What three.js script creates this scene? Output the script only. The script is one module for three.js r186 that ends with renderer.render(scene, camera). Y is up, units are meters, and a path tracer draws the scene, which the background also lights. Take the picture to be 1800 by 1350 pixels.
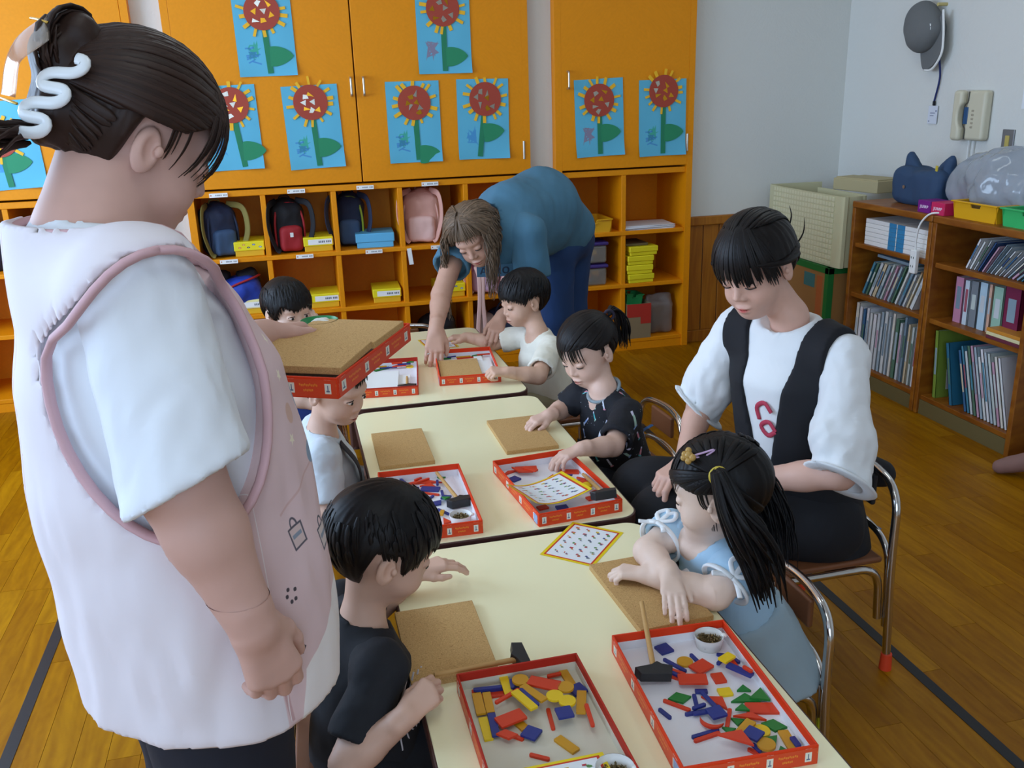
import * as THREE from 'three';
import { mergeGeometries } from 'three/addons/utils/BufferGeometryUtils.js';
import { RoundedBoxGeometry } from 'three/addons/geometries/RoundedBoxGeometry.js';
import { RectAreaLightUniformsLib } from 'three/addons/lights/RectAreaLightUniformsLib.js';
import { ImprovedNoise } from 'three/addons/math/ImprovedNoise.js';

// ---------- camera, sky, daylight, exposure ----------
const scene = new THREE.Scene();
const camera = new THREE.PerspectiveCamera(45.67, 4 / 3, 0.05, 60);
camera.rotation.order = 'YXZ';
camera.position.set(0, 1.45, 0);
camera.rotation.set(-17.999 * Math.PI / 180, -13.449 * Math.PI / 180, -1.806 * Math.PI / 180);
const renderer = new THREE.WebGLRenderer({ antialias: true });
renderer.toneMapping = THREE.LinearToneMapping;
renderer.toneMappingExposure = 1.22;
renderer.shadowMap.enabled = true;
scene.background = new THREE.Color().setRGB(0.55, 0.75, 1.05);
RectAreaLightUniformsLib.init();
function areaLight(name, w, h, pos, at, rgb, power) {
  const l = new THREE.RectAreaLight(new THREE.Color().setRGB(...rgb), power, w, h);
  l.name = name; l.position.set(...pos); l.lookAt(...at); scene.add(l); return l;
}
// daylight entering by the windows of the left wall (two) and of the wall behind the camera
areaLight('daylight_left_front', 1.9, 1.35, [-2.42, 1.6, -3.2], [0, 1.2, -3.2], [0.62, 0.84, 1.16], 8.0);
areaLight('daylight_left_rear', 1.9, 1.35, [-2.42, 1.6, -0.6], [0, 1.2, -0.6], [0.62, 0.84, 1.16], 2.8);
areaLight('daylight_behind', 2.6, 1.35, [-0.7, 1.6, 2.22], [-0.7, 1.2, 0], [0.66, 0.85, 1.1], 2.5);

// ---------- helpers ----------
let seed = 7;
const rnd = () => { seed = (seed * 1664525 + 1013904223) >>> 0; return seed / 4294967296; };
const rr = (a, b) => a + (b - a) * rnd();
const perlin = new ImprovedNoise();
const nz = (x, y, z) => perlin.noise(x, y, z);
const taken = new Map();
function numbered(n) { const c = taken.get(n) || 0; taken.set(n, c + 1); return c ? `${n}_${String(c).padStart(3, '0')}` : n; }
function flat(g) {
  const h = g.index ? g.toNonIndexed() : g;
  for (const k of Object.keys(h.attributes)) if (!['position', 'normal', 'uv', 'color'].includes(k)) h.deleteAttribute(k);
  if (!h.attributes.uv) h.setAttribute('uv', new THREE.BufferAttribute(new Float32Array(h.attributes.position.count * 2), 2));
  return h;
}
function join(list) { return list.length === 1 ? list[0] : mergeGeometries(list.map(flat)); }
function boxUV(g, ox = 0, oy = 0, turn = false) {            // uv in metres, by the way each face points
  const h = g.index ? g.toNonIndexed() : g, p = h.attributes.position, n = h.attributes.normal, uv = new Float32Array(p.count * 2);
  for (let i = 0; i < p.count; i++) {
    const ax = Math.abs(n.getX(i)), ay = Math.abs(n.getY(i)), az = Math.abs(n.getZ(i));
    let u, v;
    if (ay >= ax && ay >= az) { u = p.getX(i); v = p.getZ(i); } else if (ax >= az) { u = p.getZ(i); v = p.getY(i); } else { u = p.getX(i); v = p.getY(i); }
    if (turn) [u, v] = [v, u];
    uv[2 * i] = u + ox; uv[2 * i + 1] = v + oy;
  }
  h.setAttribute('uv', new THREE.BufferAttribute(uv, 2)); return h;
}
function obj(name, geo, mat, parent) {
  let g = Array.isArray(geo) ? join(geo) : geo;
  if (mat.userData.metres) g = boxUV(g, rr(0, 3), rr(0, 3), mat.userData.turn);
  const m = new THREE.Mesh(g, mat); m.name = parent ? name : numbered(name); (parent || scene).add(m); return m;
}
function tag(o, label, category, group) { o.userData.label = label; o.userData.category = category; if (group) o.userData.group = group; return o; }
function thing(name, label, category, pos = [0, 0, 0], turn = 0, group) {
  const o = new THREE.Group(); o.name = numbered(name); o.position.set(...pos); o.rotation.y = turn; scene.add(o);
  return tag(o, label, category, group);
}
function struct(name, geo, mat) { const m = obj(name, geo, mat); m.userData.kind = 'structure'; return m; }
const bx = (w, h, d, x = 0, y = 0, z = 0) => new THREE.BoxGeometry(w, h, d).translate(x, y, z);
const b2 = (x0, x1, y0, y1, z0, z1) => bx(x1 - x0, y1 - y0, z1 - z0, (x0 + x1) / 2, (y0 + y1) / 2, (z0 + z1) / 2);
const rb = (w, h, d, r, x = 0, y = 0, z = 0, s = 2) => new RoundedBoxGeometry(w, h, d, s, Math.min(r, w / 2.01, h / 2.01, d / 2.01)).translate(x, y, z);
const cyl = (r0, r1, h, x = 0, y = 0, z = 0, s = 24) => new THREE.CylinderGeometry(r0, r1, h, s).translate(x, y, z);
function tube(pts, r, seg = 32, sides = 10, closed = false, ten = 0.5) {
  return new THREE.TubeGeometry(new THREE.CatmullRomCurve3(pts.map(p => new THREE.Vector3(...p)), closed, 'catmullrom', ten), seg, r, sides, closed);
}
// polyline with rounded corners -> tube (bent pipe)
function pipe(pts, r, bend = 0.05, sides = 10) {
  const P = pts.map(p => new THREE.Vector3(...p)), path = new THREE.CurvePath(); let prev = P[0];
  for (let i = 1; i < P.length - 1; i++) {
    const a = P[i].clone().sub(P[i - 1]), b = P[i + 1].clone().sub(P[i]), k = Math.min(bend, a.length() * 0.49, b.length() * 0.49);
    const s = P[i].clone().addScaledVector(a.normalize(), -k), e = P[i].clone().addScaledVector(b.normalize(), k);
    path.add(new THREE.LineCurve3(prev, s)); path.add(new THREE.QuadraticBezierCurve3(s, P[i], e)); prev = e;
  }
  path.add(new THREE.LineCurve3(prev, P[P.length - 1]));
  return new THREE.TubeGeometry(path, Math.max(16, pts.length * 14), r, sides, false);
}
function extrude(pts, depth, bevel = 0, holes) {
  const s = pts instanceof THREE.Shape ? pts : new THREE.Shape(pts.map(p => new THREE.Vector2(...p)));
  return new THREE.ExtrudeGeometry(s, { depth, bevelEnabled: bevel > 0, bevelThickness: bevel, bevelSize: bevel, bevelOffset: -bevel, bevelSegments: 2, curveSegments: 16 });
}
function roundRect(w, h, r) {
  const s = new THREE.Shape(), x = w / 2, y = h / 2;
  s.moveTo(-x + r, -y); s.lineTo(x - r, -y); s.absarc(x - r, -y + r, r, -Math.PI / 2, 0); s.lineTo(x, y - r); s.absarc(x - r, y - r, r, 0, Math.PI / 2);
  s.lineTo(-x + r, y); s.absarc(-x + r, y - r, r, Math.PI / 2, Math.PI); s.lineTo(-x, -y + r); s.absarc(-x + r, -y + r, r, Math.PI, Math.PI * 1.5);
  return s;
}
const lie = g => g.rotateX(-Math.PI / 2);              // shape drawn in x/y laid on the ground (its y points to -z)
function mat(hex, rough = 0.7, o = {}) { return new THREE.MeshPhysicalMaterial({ color: hex, roughness: rough, side: THREE.DoubleSide, ...o }); }
function dataTex(n, f, srgb = true, rep = 1) {
  const d = new Uint8Array(n * n * 4);
  for (let y = 0; y < n; y++) for (let x = 0; x < n; x++) { const c = f(x / n, y / n, x, y), i = 4 * (y * n + x); d[i] = c[0]; d[i + 1] = c[1]; d[i + 2] = c[2]; d[i + 3] = 255; }
  const t = new THREE.DataTexture(d, n, n); t.wrapS = t.wrapT = THREE.RepeatWrapping; t.magFilter = THREE.LinearFilter; t.minFilter = THREE.LinearMipmapLinearFilter; t.generateMipmaps = true;
  if (srgb) t.colorSpace = THREE.SRGBColorSpace; t.repeat.set(rep, rep); t.needsUpdate = true; return t;
}
// tileable fractal noise on the unit square
function tn(u, v, fx, fy, o = 0) {
  const a = u * 2 * Math.PI, b = v * 2 * Math.PI, rx = fx / 6.283, ry = fy / 6.283;
  return nz(Math.cos(a) * rx + 10 + o, Math.sin(a) * rx + Math.cos(b) * ry + 20, Math.sin(b) * ry + 30 + o * 1.7);
}
const cl = v => Math.max(0, Math.min(255, v));
function woodTex(n, base, dark, fx, fy, amt, rep, o = 0) {
  return dataTex(n, (u, v) => {
    const g = tn(u, v, fx, fy, o) * 0.6 + tn(u, v, fx * 3, fy * 2, o + 5) * 0.35 + tn(u, v, fx * 8, fy * 2, o + 9) * 0.25 + (rnd() - 0.5) * 0.12;
    const k = Math.max(0, Math.min(1, 0.5 + g * amt)); return base.map((c, i) => cl(dark[i] + (c - dark[i]) * k));
  }, true, rep);
}
function canvasTex(w, h, draw) {
  const c = document.createElement('canvas'); c.width = w; c.height = h; const g = c.getContext('2d'); draw(g, w, h);
  const t = new THREE.CanvasTexture(c); t.colorSpace = THREE.SRGBColorSpace; t.anisotropy = 4; return t;
}
const metres = (m, turn = false) => { m.userData.metres = true; m.userData.turn = turn; return m; };
const chrome = mat('#d6d4d2', 0.14, { metalness: 1 });
const M = {};
// ---------- distance fields: joined with a smooth minimum and meshed on grids ----------
const sub3 = (a, b) => [a[0] - b[0], a[1] - b[1], a[2] - b[2]], add3 = (a, b) => [a[0] + b[0], a[1] + b[1], a[2] + b[2]], mul3 = (a, k) => [a[0] * k, a[1] * k, a[2] * k];
const dot3 = (a, b) => a[0] * b[0] + a[1] * b[1] + a[2] * b[2], len3 = a => Math.hypot(a[0], a[1], a[2]), nrm3 = a => mul3(a, 1 / (len3(a) || 1));
const crs3 = (a, b) => [a[1] * b[2] - a[2] * b[1], a[2] * b[0] - a[0] * b[2], a[0] * b[1] - a[1] * b[0]], mix3 = (a, b, t) => [a[0] + (b[0] - a[0]) * t, a[1] + (b[1] - a[1]) * t, a[2] + (b[2] - a[2]) * t];
function frame(p, f, u, s = 1) {                       // L = left, U = up, F = forward of a head, chest or hand
  const F = nrm3(f), L = nrm3(crs3(u, F)), U = crs3(F, L);
  return { p, L, U, F, s, at: q => [p[0] + s * (L[0] * q[0] + U[0] * q[1] + F[0] * q[2]), p[1] + s * (L[1] * q[0] + U[1] * q[1] + F[1] * q[2]), p[2] + s * (L[2] * q[0] + U[2] * q[1] + F[2] * q[2])],
    dir: q => [L[0] * q[0] + U[0] * q[1] + F[0] * q[2], L[1] * q[0] + U[1] * q[1] + F[1] * q[2], L[2] * q[0] + U[2] * q[1] + F[2] * q[2]],
    inv: q => { const d = sub3(q, p); return [dot3(d, L) / s, dot3(d, U) / s, dot3(d, F) / s]; } };
}
const WORLD = frame([0, 0, 0], [0, 0, 1], [0, 1, 0]);
function cap(a, b, ra, rb = ra, k = 0.01, op = 1) {
  const bx_ = b[0] - a[0], by = b[1] - a[1], bz = b[2] - a[2], bb = bx_ * bx_ + by * by + bz * bz || 1e-9;
  return { k, op, c: mix3(a, b, 0.5), R: Math.sqrt(bb) / 2 + Math.max(ra, rb), f: (x, y, z) => {
    const px = x - a[0], py = y - a[1], pz = z - a[2]; let t = (px * bx_ + py * by + pz * bz) / bb; t = t < 0 ? 0 : t > 1 ? 1 : t;
    const dx = px - t * bx_, dy = py - t * by, dz = pz - t * bz; return Math.sqrt(dx * dx + dy * dy + dz * dz) - (ra + (rb - ra) * t);
  } };
}
function ell(fr, c, r, k = 0.01, op = 1) {             // ellipsoid in a frame
  const P = fr.at(c), s = fr.s, L = fr.L, U = fr.U, F = fr.F, a = r[0] * s, b = r[1] * s, d = r[2] * s;
  return { k, op, c: P, R: Math.max(a, b, d), f: (x, y, z) => {
    const px = x - P[0], py = y - P[1], pz = z - P[2], u = (px * L[0] + py * L[1] + pz * L[2]) / a, v = (px * U[0] + py * U[1] + pz * U[2]) / b, w = (px * F[0] + py * F[1] + pz * F[2]) / d;
    const k0 = Math.sqrt(u * u + v * v + w * w), k1 = Math.sqrt(u * u / (a * a) + v * v / (b * b) + w * w / (d * d)); return k1 < 1e-6 ? -Math.min(a, b, d) : k0 * (k0 - 1) / k1;
  } };
}
function rbox(fr, c, h, r, k = 0.01, op = 1) {         // rounded box in a frame, h = half sizes with the rounding
  const P = fr.at(c), s = fr.s, L = fr.L, U = fr.U, F = fr.F, a = (h[0] - r) * s, b = (h[1] - r) * s, d = (h[2] - r) * s, q = r * s;
  return { k, op, c: P, R: Math.hypot(h[0], h[1], h[2]) * s, f: (x, y, z) => {
    const px = x - P[0], py = y - P[1], pz = z - P[2], u = Math.abs(px * L[0] + py * L[1] + pz * L[2]) - a, v = Math.abs(px * U[0] + py * U[1] + pz * U[2]) - b, w = Math.abs(px * F[0] + py * F[1] + pz * F[2]) - d;
    return Math.hypot(Math.max(u, 0), Math.max(v, 0), Math.max(w, 0)) + Math.min(Math.max(u, v, w), 0) - q;
  } };
}
const fcap = (fr, a, b, ra, rb, k, op) => cap(fr.at(a), fr.at(b), ra * fr.s, (rb ?? ra) * fr.s, (k ?? 0.01) * fr.s, op);
const smin = (a, b, k) => { const h = k - Math.abs(a - b); return h <= 0 ? Math.min(a, b) : Math.min(a, b) - h * h / (4 * k); };
const smax = (a, b, k) => -smin(-a, -b, k);
function field(prims) {
  return (x, y, z) => { let d = 1e3; for (let i = 0; i < prims.length; i++) { const q = prims[i], e = q.f(x, y, z); d = q.op > 0 ? smin(d, e, q.k) : smax(d, -e, q.k); } return d; };
}
function near(prims, lo, hi, m = 0.06) {               // only what can matter inside a box
  return prims.filter(q => { let s = 0; for (let i = 0; i < 3; i++) { const v = Math.max(lo[i] - q.c[i], q.c[i] - hi[i], 0); s += v * v; } return Math.sqrt(s) < q.R + m + q.k; });
}
const half = (n, p) => { const N = nrm3(n), d = dot3(N, p); return (x, y, z) => N[0] * x + N[1] * y + N[2] * z - d; };   // < 0 on the side away from n
function bounds(prims, pad = 0.02) {
  const lo = [1e9, 1e9, 1e9], hi = [-1e9, -1e9, -1e9];
  for (const q of prims) if (q.op > 0) for (let i = 0; i < 3; i++) { lo[i] = Math.min(lo[i], q.c[i] - q.R - pad); hi[i] = Math.max(hi[i], q.c[i] + q.R + pad); }
  return [lo, hi];
}
// surface nets on a grid; blocks that the surface cannot reach are skipped; skip(x,y,z) leaves cells out
function meshField(fn, lo, hi, cell, { skip, slack = 1.35, pad = 0.004, grad = false } = {}) {
  const n = [0, 1, 2].map(i => Math.max(3, Math.ceil((hi[i] - lo[i]) / cell) + 2)), [nx, ny, nzz] = n, val = new Float32Array(nx * ny * nzz), B = 6, half_ = (B * 0.5 + 1) * 1.7321 * cell * slack + pad;
  const X = i => lo[0] + (i - 0.5) * cell, Y = i => lo[1] + (i - 0.5) * cell, Z = i => lo[2] + (i - 0.5) * cell, ID = (i, j, k) => i + nx * (j + ny * k);
  for (let bk = 0; bk < nzz; bk += B) for (let bj = 0; bj < ny; bj += B) for (let bi = 0; bi < nx; bi += B) {
    const c = fn(X(bi + B / 2 - 0.5), Y(bj + B / 2 - 0.5), Z(bk + B / 2 - 0.5)), far = Math.abs(c) > half_;
    for (let k = bk; k < Math.min(bk + B, nzz); k++) for (let j = bj; j < Math.min(bj + B, ny); j++) for (let i = bi; i < Math.min(bi + B, nx); i++) val[ID(i, j, k)] = far ? c : fn(X(i), Y(j), Z(k));
  }
  const vid = new Int32Array(nx * ny * nzz).fill(-1), pos = [], idx = [];
  for (let k = 0; k < nzz - 1; k++) for (let j = 0; j < ny - 1; j++) for (let i = 0; i < nx - 1; i++) {
    let m = 0; const v = [];
    for (let c = 0; c < 8; c++) { const q = val[ID(i + (c & 1), j + ((c >> 1) & 1), k + (c >> 2))]; v.push(q); if (q < 0) m |= 1 << c; }
    if (m === 0 || m === 255) continue;
    if (skip && skip(X(i) + cell / 2, Y(j) + cell / 2, Z(k) + cell / 2)) continue;
    let sx = 0, sy = 0, sz = 0, cnt = 0;
    for (let c = 0; c < 8; c++) for (let a = 0; a < 3; a++) {
      const e = c | (1 << a); if (e === c) continue; if ((v[c] < 0) === (v[e] < 0)) continue;
      const t = v[c] / (v[c] - v[e]); sx += (c & 1) + (a === 0 ? t : 0); sy += ((c >> 1) & 1) + (a === 1 ? t : 0); sz += (c >> 2) + (a === 2 ? t : 0); cnt++;
    }
    vid[ID(i, j, k)] = pos.length / 3; pos.push(X(i) + sx / cnt * cell, Y(j) + sy / cnt * cell, Z(k) + sz / cnt * cell);
  }
  const quad = (a, b, c, d, flip) => { if (a < 0 || b < 0 || c < 0 || d < 0) return; flip ? idx.push(a, c, b, a, d, c) : idx.push(a, b, c, a, c, d); };
  for (let k = 1; k < nzz - 1; k++) for (let j = 1; j < ny - 1; j++) for (let i = 1; i < nx - 1; i++) {
    const s = val[ID(i, j, k)] < 0;
    if (s !== val[ID(i + 1, j, k)] < 0) quad(vid[ID(i, j - 1, k - 1)], vid[ID(i, j, k - 1)], vid[ID(i, j, k)], vid[ID(i, j - 1, k)], !s);
    if (s !== val[ID(i, j + 1, k)] < 0) quad(vid[ID(i - 1, j, k - 1)], vid[ID(i - 1, j, k)], vid[ID(i, j, k)], vid[ID(i, j, k - 1)], !s);
    if (s !== val[ID(i, j, k + 1)] < 0) quad(vid[ID(i - 1, j - 1, k)], vid[ID(i, j - 1, k)], vid[ID(i, j, k)], vid[ID(i - 1, j, k)], !s);
  }
  const g = new THREE.BufferGeometry(); g.setAttribute('position', new THREE.Float32BufferAttribute(pos, 3)); g.setIndex(idx);
  if (grad) { const e = cell * 0.6, N = new Float32Array(pos.length); for (let i = 0; i < pos.length; i += 3) { const x = pos[i], y = pos[i + 1], z = pos[i + 2], n = nrm3([fn(x + e, y, z) - fn(x - e, y, z), fn(x, y + e, z) - fn(x, y - e, z), fn(x, y, z + e) - fn(x, y, z - e)]); N[i] = n[0]; N[i + 1] = n[1]; N[i + 2] = n[2]; } g.setAttribute('normal', new THREE.BufferAttribute(N, 3)); } else g.computeVertexNormals();
  return g;
}
function paint(g, fn) { const p = g.attributes.position, c = new Float32Array(p.count * 3); for (let i = 0; i < p.count; i++) { const q = fn(p.getX(i), p.getY(i), p.getZ(i)); c[3 * i] = q[0]; c[3 * i + 1] = q[1]; c[3 * i + 2] = q[2]; } g.setAttribute('color', new THREE.BufferAttribute(c, 3)); return g; }
function uvBy(g, fn) { const p = g.attributes.position, c = new Float32Array(p.count * 2); for (let i = 0; i < p.count; i++) { const q = fn([p.getX(i), p.getY(i), p.getZ(i)]); c[2 * i] = q[0]; c[2 * i + 1] = q[1]; } g.setAttribute('uv', new THREE.BufferAttribute(c, 2)); return g; }
// a tapering, flattened sweep along points (hair locks, straps, cords); rad(t) -> [half width, half thickness], up = which way the flat side faces
function sweep(pts, rad, sides = 6, up = null, capped = true) {
  const n = pts.length, pos = [], idx = []; let ref = up;
  for (let i = 0; i < n; i++) {
    const d = nrm3(sub3(pts[Math.min(n - 1, i + 1)], pts[Math.max(0, i - 1)]));
    let u = typeof up === 'function' ? up(pts[i], i / (n - 1)) : ref || (Math.abs(d[1]) < 0.9 ? [0, 1, 0] : [1, 0, 0]);
    u = nrm3(sub3(u, mul3(d, dot3(u, d)))); const w = crs3(d, u); if (typeof up !== 'function') ref = u;
    const [a, b] = rad(i / (n - 1));
    for (let s = 0; s < sides; s++) { const t = s / sides * 2 * Math.PI, ca = Math.cos(t) * a, sb = Math.sin(t) * b; pos.push(pts[i][0] + w[0] * ca + u[0] * sb, pts[i][1] + w[1] * ca + u[1] * sb, pts[i][2] + w[2] * ca + u[2] * sb); }
  }
  for (let i = 0; i < n - 1; i++) for (let s = 0; s < sides; s++) { const a = i * sides + s, b = i * sides + (s + 1) % sides; idx.push(a, b, a + sides, b, b + sides, a + sides); }
  if (capped) for (let s = 1; s < sides - 1; s++) { idx.push(0, s + 1, s); const e = (n - 1) * sides; idx.push(e, e + s, e + s + 1); }
  const g = new THREE.BufferGeometry(); g.setAttribute('position', new THREE.Float32BufferAttribute(pos, 3)); g.setIndex(idx); g.computeVertexNormals(); return g;
}
function curve(pts, n) { const c = new THREE.CatmullRomCurve3(pts.map(p => new THREE.Vector3(...p)), false, 'catmullrom', 0.5); return c.getPoints(n).map(v => [v.x, v.y, v.z]); }
const toLocal = (g, base) => g.translate(-base[0], -base[1], -base[2]);
// soft things (bags, sacks): one mesh from a few shapes, with folds
function blob(prims, cell = 0.01, folds = 0.004, freq = 14, cut = null) {
  const f0 = field(prims), [lo, hi] = bounds(prims);
  return meshField((x, y, z) => { let d = f0(x, y, z); if (folds && Math.abs(d) < 0.05) d += folds * (nz(x * freq, y * freq * 0.6, z * freq) + 0.5 * nz(x * freq * 2.3, y * freq * 1.7 + 7, z * freq * 2.3)); if (cut) d = Math.max(d, cut(x, y, z)); return d; }, lo, hi, cell, { pad: 0.01 + folds });
}
// ---------- room ----------
const XL = -2.5, XR = 3.12, ZB = -4.78, ZF = 2.3, CEIL = 2.62, CABZ = -4.72, TAB = 0.47;
const wallBump = dataTex(256, (u, v) => { const k = cl(128 + 90 * tn(u, v, 60, 60) + 60 * tn(u, v, 120, 110, 3)); return [k, k, k]; }, false, 1.6);
M.wall = metres(mat('#dcdcd6', 0.9, { bumpMap: wallBump, bumpScale: 0.0012 }));
M.ceiling = mat('#e8e7e2', 0.95);
const T = 0.14;
struct('ceiling', b2(XL - T, XR + T, CEIL, CEIL + T, ZB - 0.6, ZF + T), M.ceiling);
struct('wall_right', b2(XR, XR + T, 0, CEIL, ZB - 0.6, ZF + T), M.wall);
// back wall: the fronts between and beside the built-in cupboards, the recess behind them
struct('wall_back', [b2(2.18, XR, 0, CEIL, ZB - T, ZB), b2(1.266, 1.404, 0, CEIL, ZB - T, ZB), b2(-0.6, -0.463, 0, CEIL, ZB - T, ZB), b2(XL - T, XR, 0, CEIL, ZB - 0.6, ZB - 0.46),
  b2(XL, -2.3, 0, CEIL, ZB - T, ZB), b2(-2.3, 2.18, 2.3, CEIL, ZB - T, ZB)], M.wall);
// left wall with two windows, wall behind the camera with one
function holedWall(name, along, at, lo, hi, holes) {
  const parts = []; let p = lo; const put = (a, b, y0, y1) => { if (b - a > 1e-3) parts.push(along === 'z' ? b2(at - T, at, y0, y1, a, b) : b2(a, b, y0, y1, at, at + T)); };
  for (const [a, b, y0, y1] of holes) { put(p, a, 0, CEIL); put(a, b, 0, y0); put(a, b, y1, CEIL); p = b; }
  put(p, hi, 0, CEIL); return struct(name, parts, M.wall);
}
holedWall('wall_left', 'z', XL, ZB - 0.6, ZF + T, [[-4.2, -2.2, 0.9, 2.3], [-1.6, 0.4, 0.9, 2.3]]);
holedWall('wall_front', 'x', ZF, XL, XR, [[-2.05, 0.65, 0.9, 2.3]]);
M.alu = mat('#b9bcbc', 0.35, { metalness: 0.8 });
M.pane = mat('#ffffff', 0.02, { transmission: 1, thickness: 0, ior: 1.45 });
let winNo = 0;
function windowIn(along, at, a, b, y0, y1) {
  const g = new THREE.Group(); g.name = `window_${++winNo}`; g.userData.kind = 'structure'; scene.add(g);
  const w = b - a, c = (a + b) / 2; g.position.set(along === 'z' ? at : c, y0, along === 'z' ? c : at); if (along === 'z') g.rotation.y = Math.PI / 2;
  const h = y1 - y0, f = 0.045;
  obj('window_frame', [b2(-w / 2, w / 2, 0, f, -0.03, 0.03), b2(-w / 2, w / 2, h - f, h, -0.03, 0.03), b2(-w / 2, -w / 2 + f, 0, h, -0.03, 0.03), b2(w / 2 - f, w / 2, 0, h, -0.03, 0.03), b2(-f / 2, f / 2, 0, h, -0.03, 0.03)], M.alu, g);
  for (const s of [-1, 1]) obj('pane', bx(w / 2 - f * 1.5, h - 2 * f, 0.005, s * (w / 4 + f * -0.25), h / 2, 0), M.pane, g);
}
windowIn('z', XL - 0.07, -4.2, -2.2, 0.9, 2.3); windowIn('z', XL - 0.07, -1.6, 0.4, 0.9, 2.3); windowIn('x', ZF + 0.07, -2.05, 0.65, 0.9, 2.3);
// ceiling fluorescent fittings (outside the frame, switched on)
M.lampBody = mat('#f2f2ee', 0.5);
M.lampTube = mat('#ffffff', 0.4, { emissive: new THREE.Color().setRGB(1, 0.96, 0.88), emissiveIntensity: 1.5 });
for (const [x, z, where] of [[0.2, -3.1, 'over the middle of the room'], [1.9, -3.1, 'nearer the right wall'], [0.2, -0.6, 'above the photographer']]) {
  const t = thing('ceiling_light', `white double tube ceiling light ${where}`, 'ceiling light', [x, CEIL, z], 0, 'ceiling lights');
  obj('housing', rb(0.24, 0.05, 1.24, 0.012, 0, -0.025, 0), M.lampBody, t);
  for (const s of [-1, 1]) obj('tube', cyl(0.014, 0.014, 1.18, 0, 0, 0, 12).rotateX(Math.PI / 2).translate(s * 0.06, -0.066, 0), M.lampTube, t);
  areaLight('ceiling_light_glow', 0.2, 1.2, [x, CEIL - 0.085, z], [x, 0, z], [0.82, 0.96, 1.02], 4.2);
}
// ---------- parquet floor ----------
const floorCols = ['#b07a06', '#a97302', '#b68008', '#ad7604', '#a46e00', '#b37b06'];
const plankTex = [0, 3].map(o => woodTex(256, [255, 252, 246], [206, 190, 160], 3, 34, 0.8, 1.5, o));
M.planks = floorCols.map((c, i) => mat(c, 0.4, { map: plankTex[i % 2], specularIntensity: 0.35 }));
const floorObj = struct('floor', b2(XL - T, XR + T, -0.12, -0.0125, ZB - 0.6, ZF + T), mat('#5a3c18', 0.8));
{
  const PW = 0.0757, PL = 0.606, geos = [];
  for (let k = 0; k < 6; k++) { const g = new THREE.BoxGeometry(PW - 0.0011, 0.012, PL - 0.0011).translate(0, -0.006, 0); const h = boxUV(g, k * 0.37, k * 0.53, true); geos.push(h); }
  const all = [];
  for (let i = 0; XL + i * PW < XR + 0.02; i++) {
    const x = XL + (i + 0.5) * PW, off = ((i % 4) * 0.25 + (i % 3) * 0.11) * PL;
    for (let z = ZB - PL; z < ZF + 0.02; z += PL) { const zz = z + off + PL / 2; all.push([x, zz]); }
  }
  // the planks that show largest lie between the camera and the shelves
  const inv = new THREE.Matrix4(); camera.updateMatrixWorld(); camera.updateProjectionMatrix();
  inv.copy(camera.matrixWorld).invert();
  const v = new THREE.Vector3();
  const score = all.map(([x, z]) => { v.set(x, 0, z).applyMatrix4(inv); const d = -v.z, X = v.x / d * 1603, Y = v.y / d * 1603; return (d > 0.2 && Math.abs(X) < 960 && Math.abs(Y) < 735) ? 1 / d / d * ((x > 0.1 && x < 0.75 && z < -0.9 && z > -3.8) ? 0.05 : 1) : 0; });
  const order = all.map((_, i) => i).sort((a, b) => score[b] - score[a]);
  const rest = [];
  order.forEach((i, k) => {
    const [x, z] = all[i], z0 = Math.max(z - PL / 2, ZB - 0.06), z1 = Math.min(z + PL / 2, ZF), c = Math.floor(rnd() * 6);
    if (z1 - z0 < 0.02) return;
    if (k < 300 && score[i] > 0) {
      const m = new THREE.Mesh(geos[Math.floor(rnd() * 6)], M.planks[c]); m.name = 'plank'; m.position.set(x, 0, (z0 + z1) / 2); m.scale.z = (z1 - z0) / PL; floorObj.add(m);
    } else { const g = geos[Math.floor(rnd() * 6)].clone(); g.scale(1, 1, (z1 - z0) / PL); g.translate(x, 0, (z0 + z1) / 2); (rest[c] = rest[c] || []).push(g); }
  });
  rest.forEach((list, c) => { const m = new THREE.Mesh(mergeGeometries(list), M.planks[c]); m.name = 'planks_beyond'; m.userData.kind = 'stuff'; floorObj.add(m); });
}
// tape on the floor
M.blackTape = mat('#1d1d20', 0.55); M.blueTape = mat('#3f6fae', 0.6);
const strip = (w, l) => rb(w, 0.0016, l, 0.0005, 0, 0.0008, 0, 1);
let o = obj('floor_tape', strip(0.03, 4.0), M.blackTape); o.position.set(1.44, 0, -2.0); tag(o, 'black tape line on the floor under the seated woman\'s chair', 'tape');
o = obj('floor_tape', strip(0.03, 3.6), M.blackTape); o.position.set(-0.76, 0, -2.2); tag(o, 'black tape line on the floor left of the pink apron', 'tape');
o = obj('floor_tape', strip(0.018, 0.14), M.blueTape); o.position.set(1.436, 0, -3.517); o.rotation.y = -0.9; tag(o, 'short blue tape mark behind the girl in black', 'tape');
o = obj('floor_tape', strip(0.024, 0.16), M.blueTape); o.position.set(1.82, 0, -2.475); o.rotation.y = 0.05; tag(o, 'short blue tape mark behind the seated woman\'s chair', 'tape');
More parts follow.
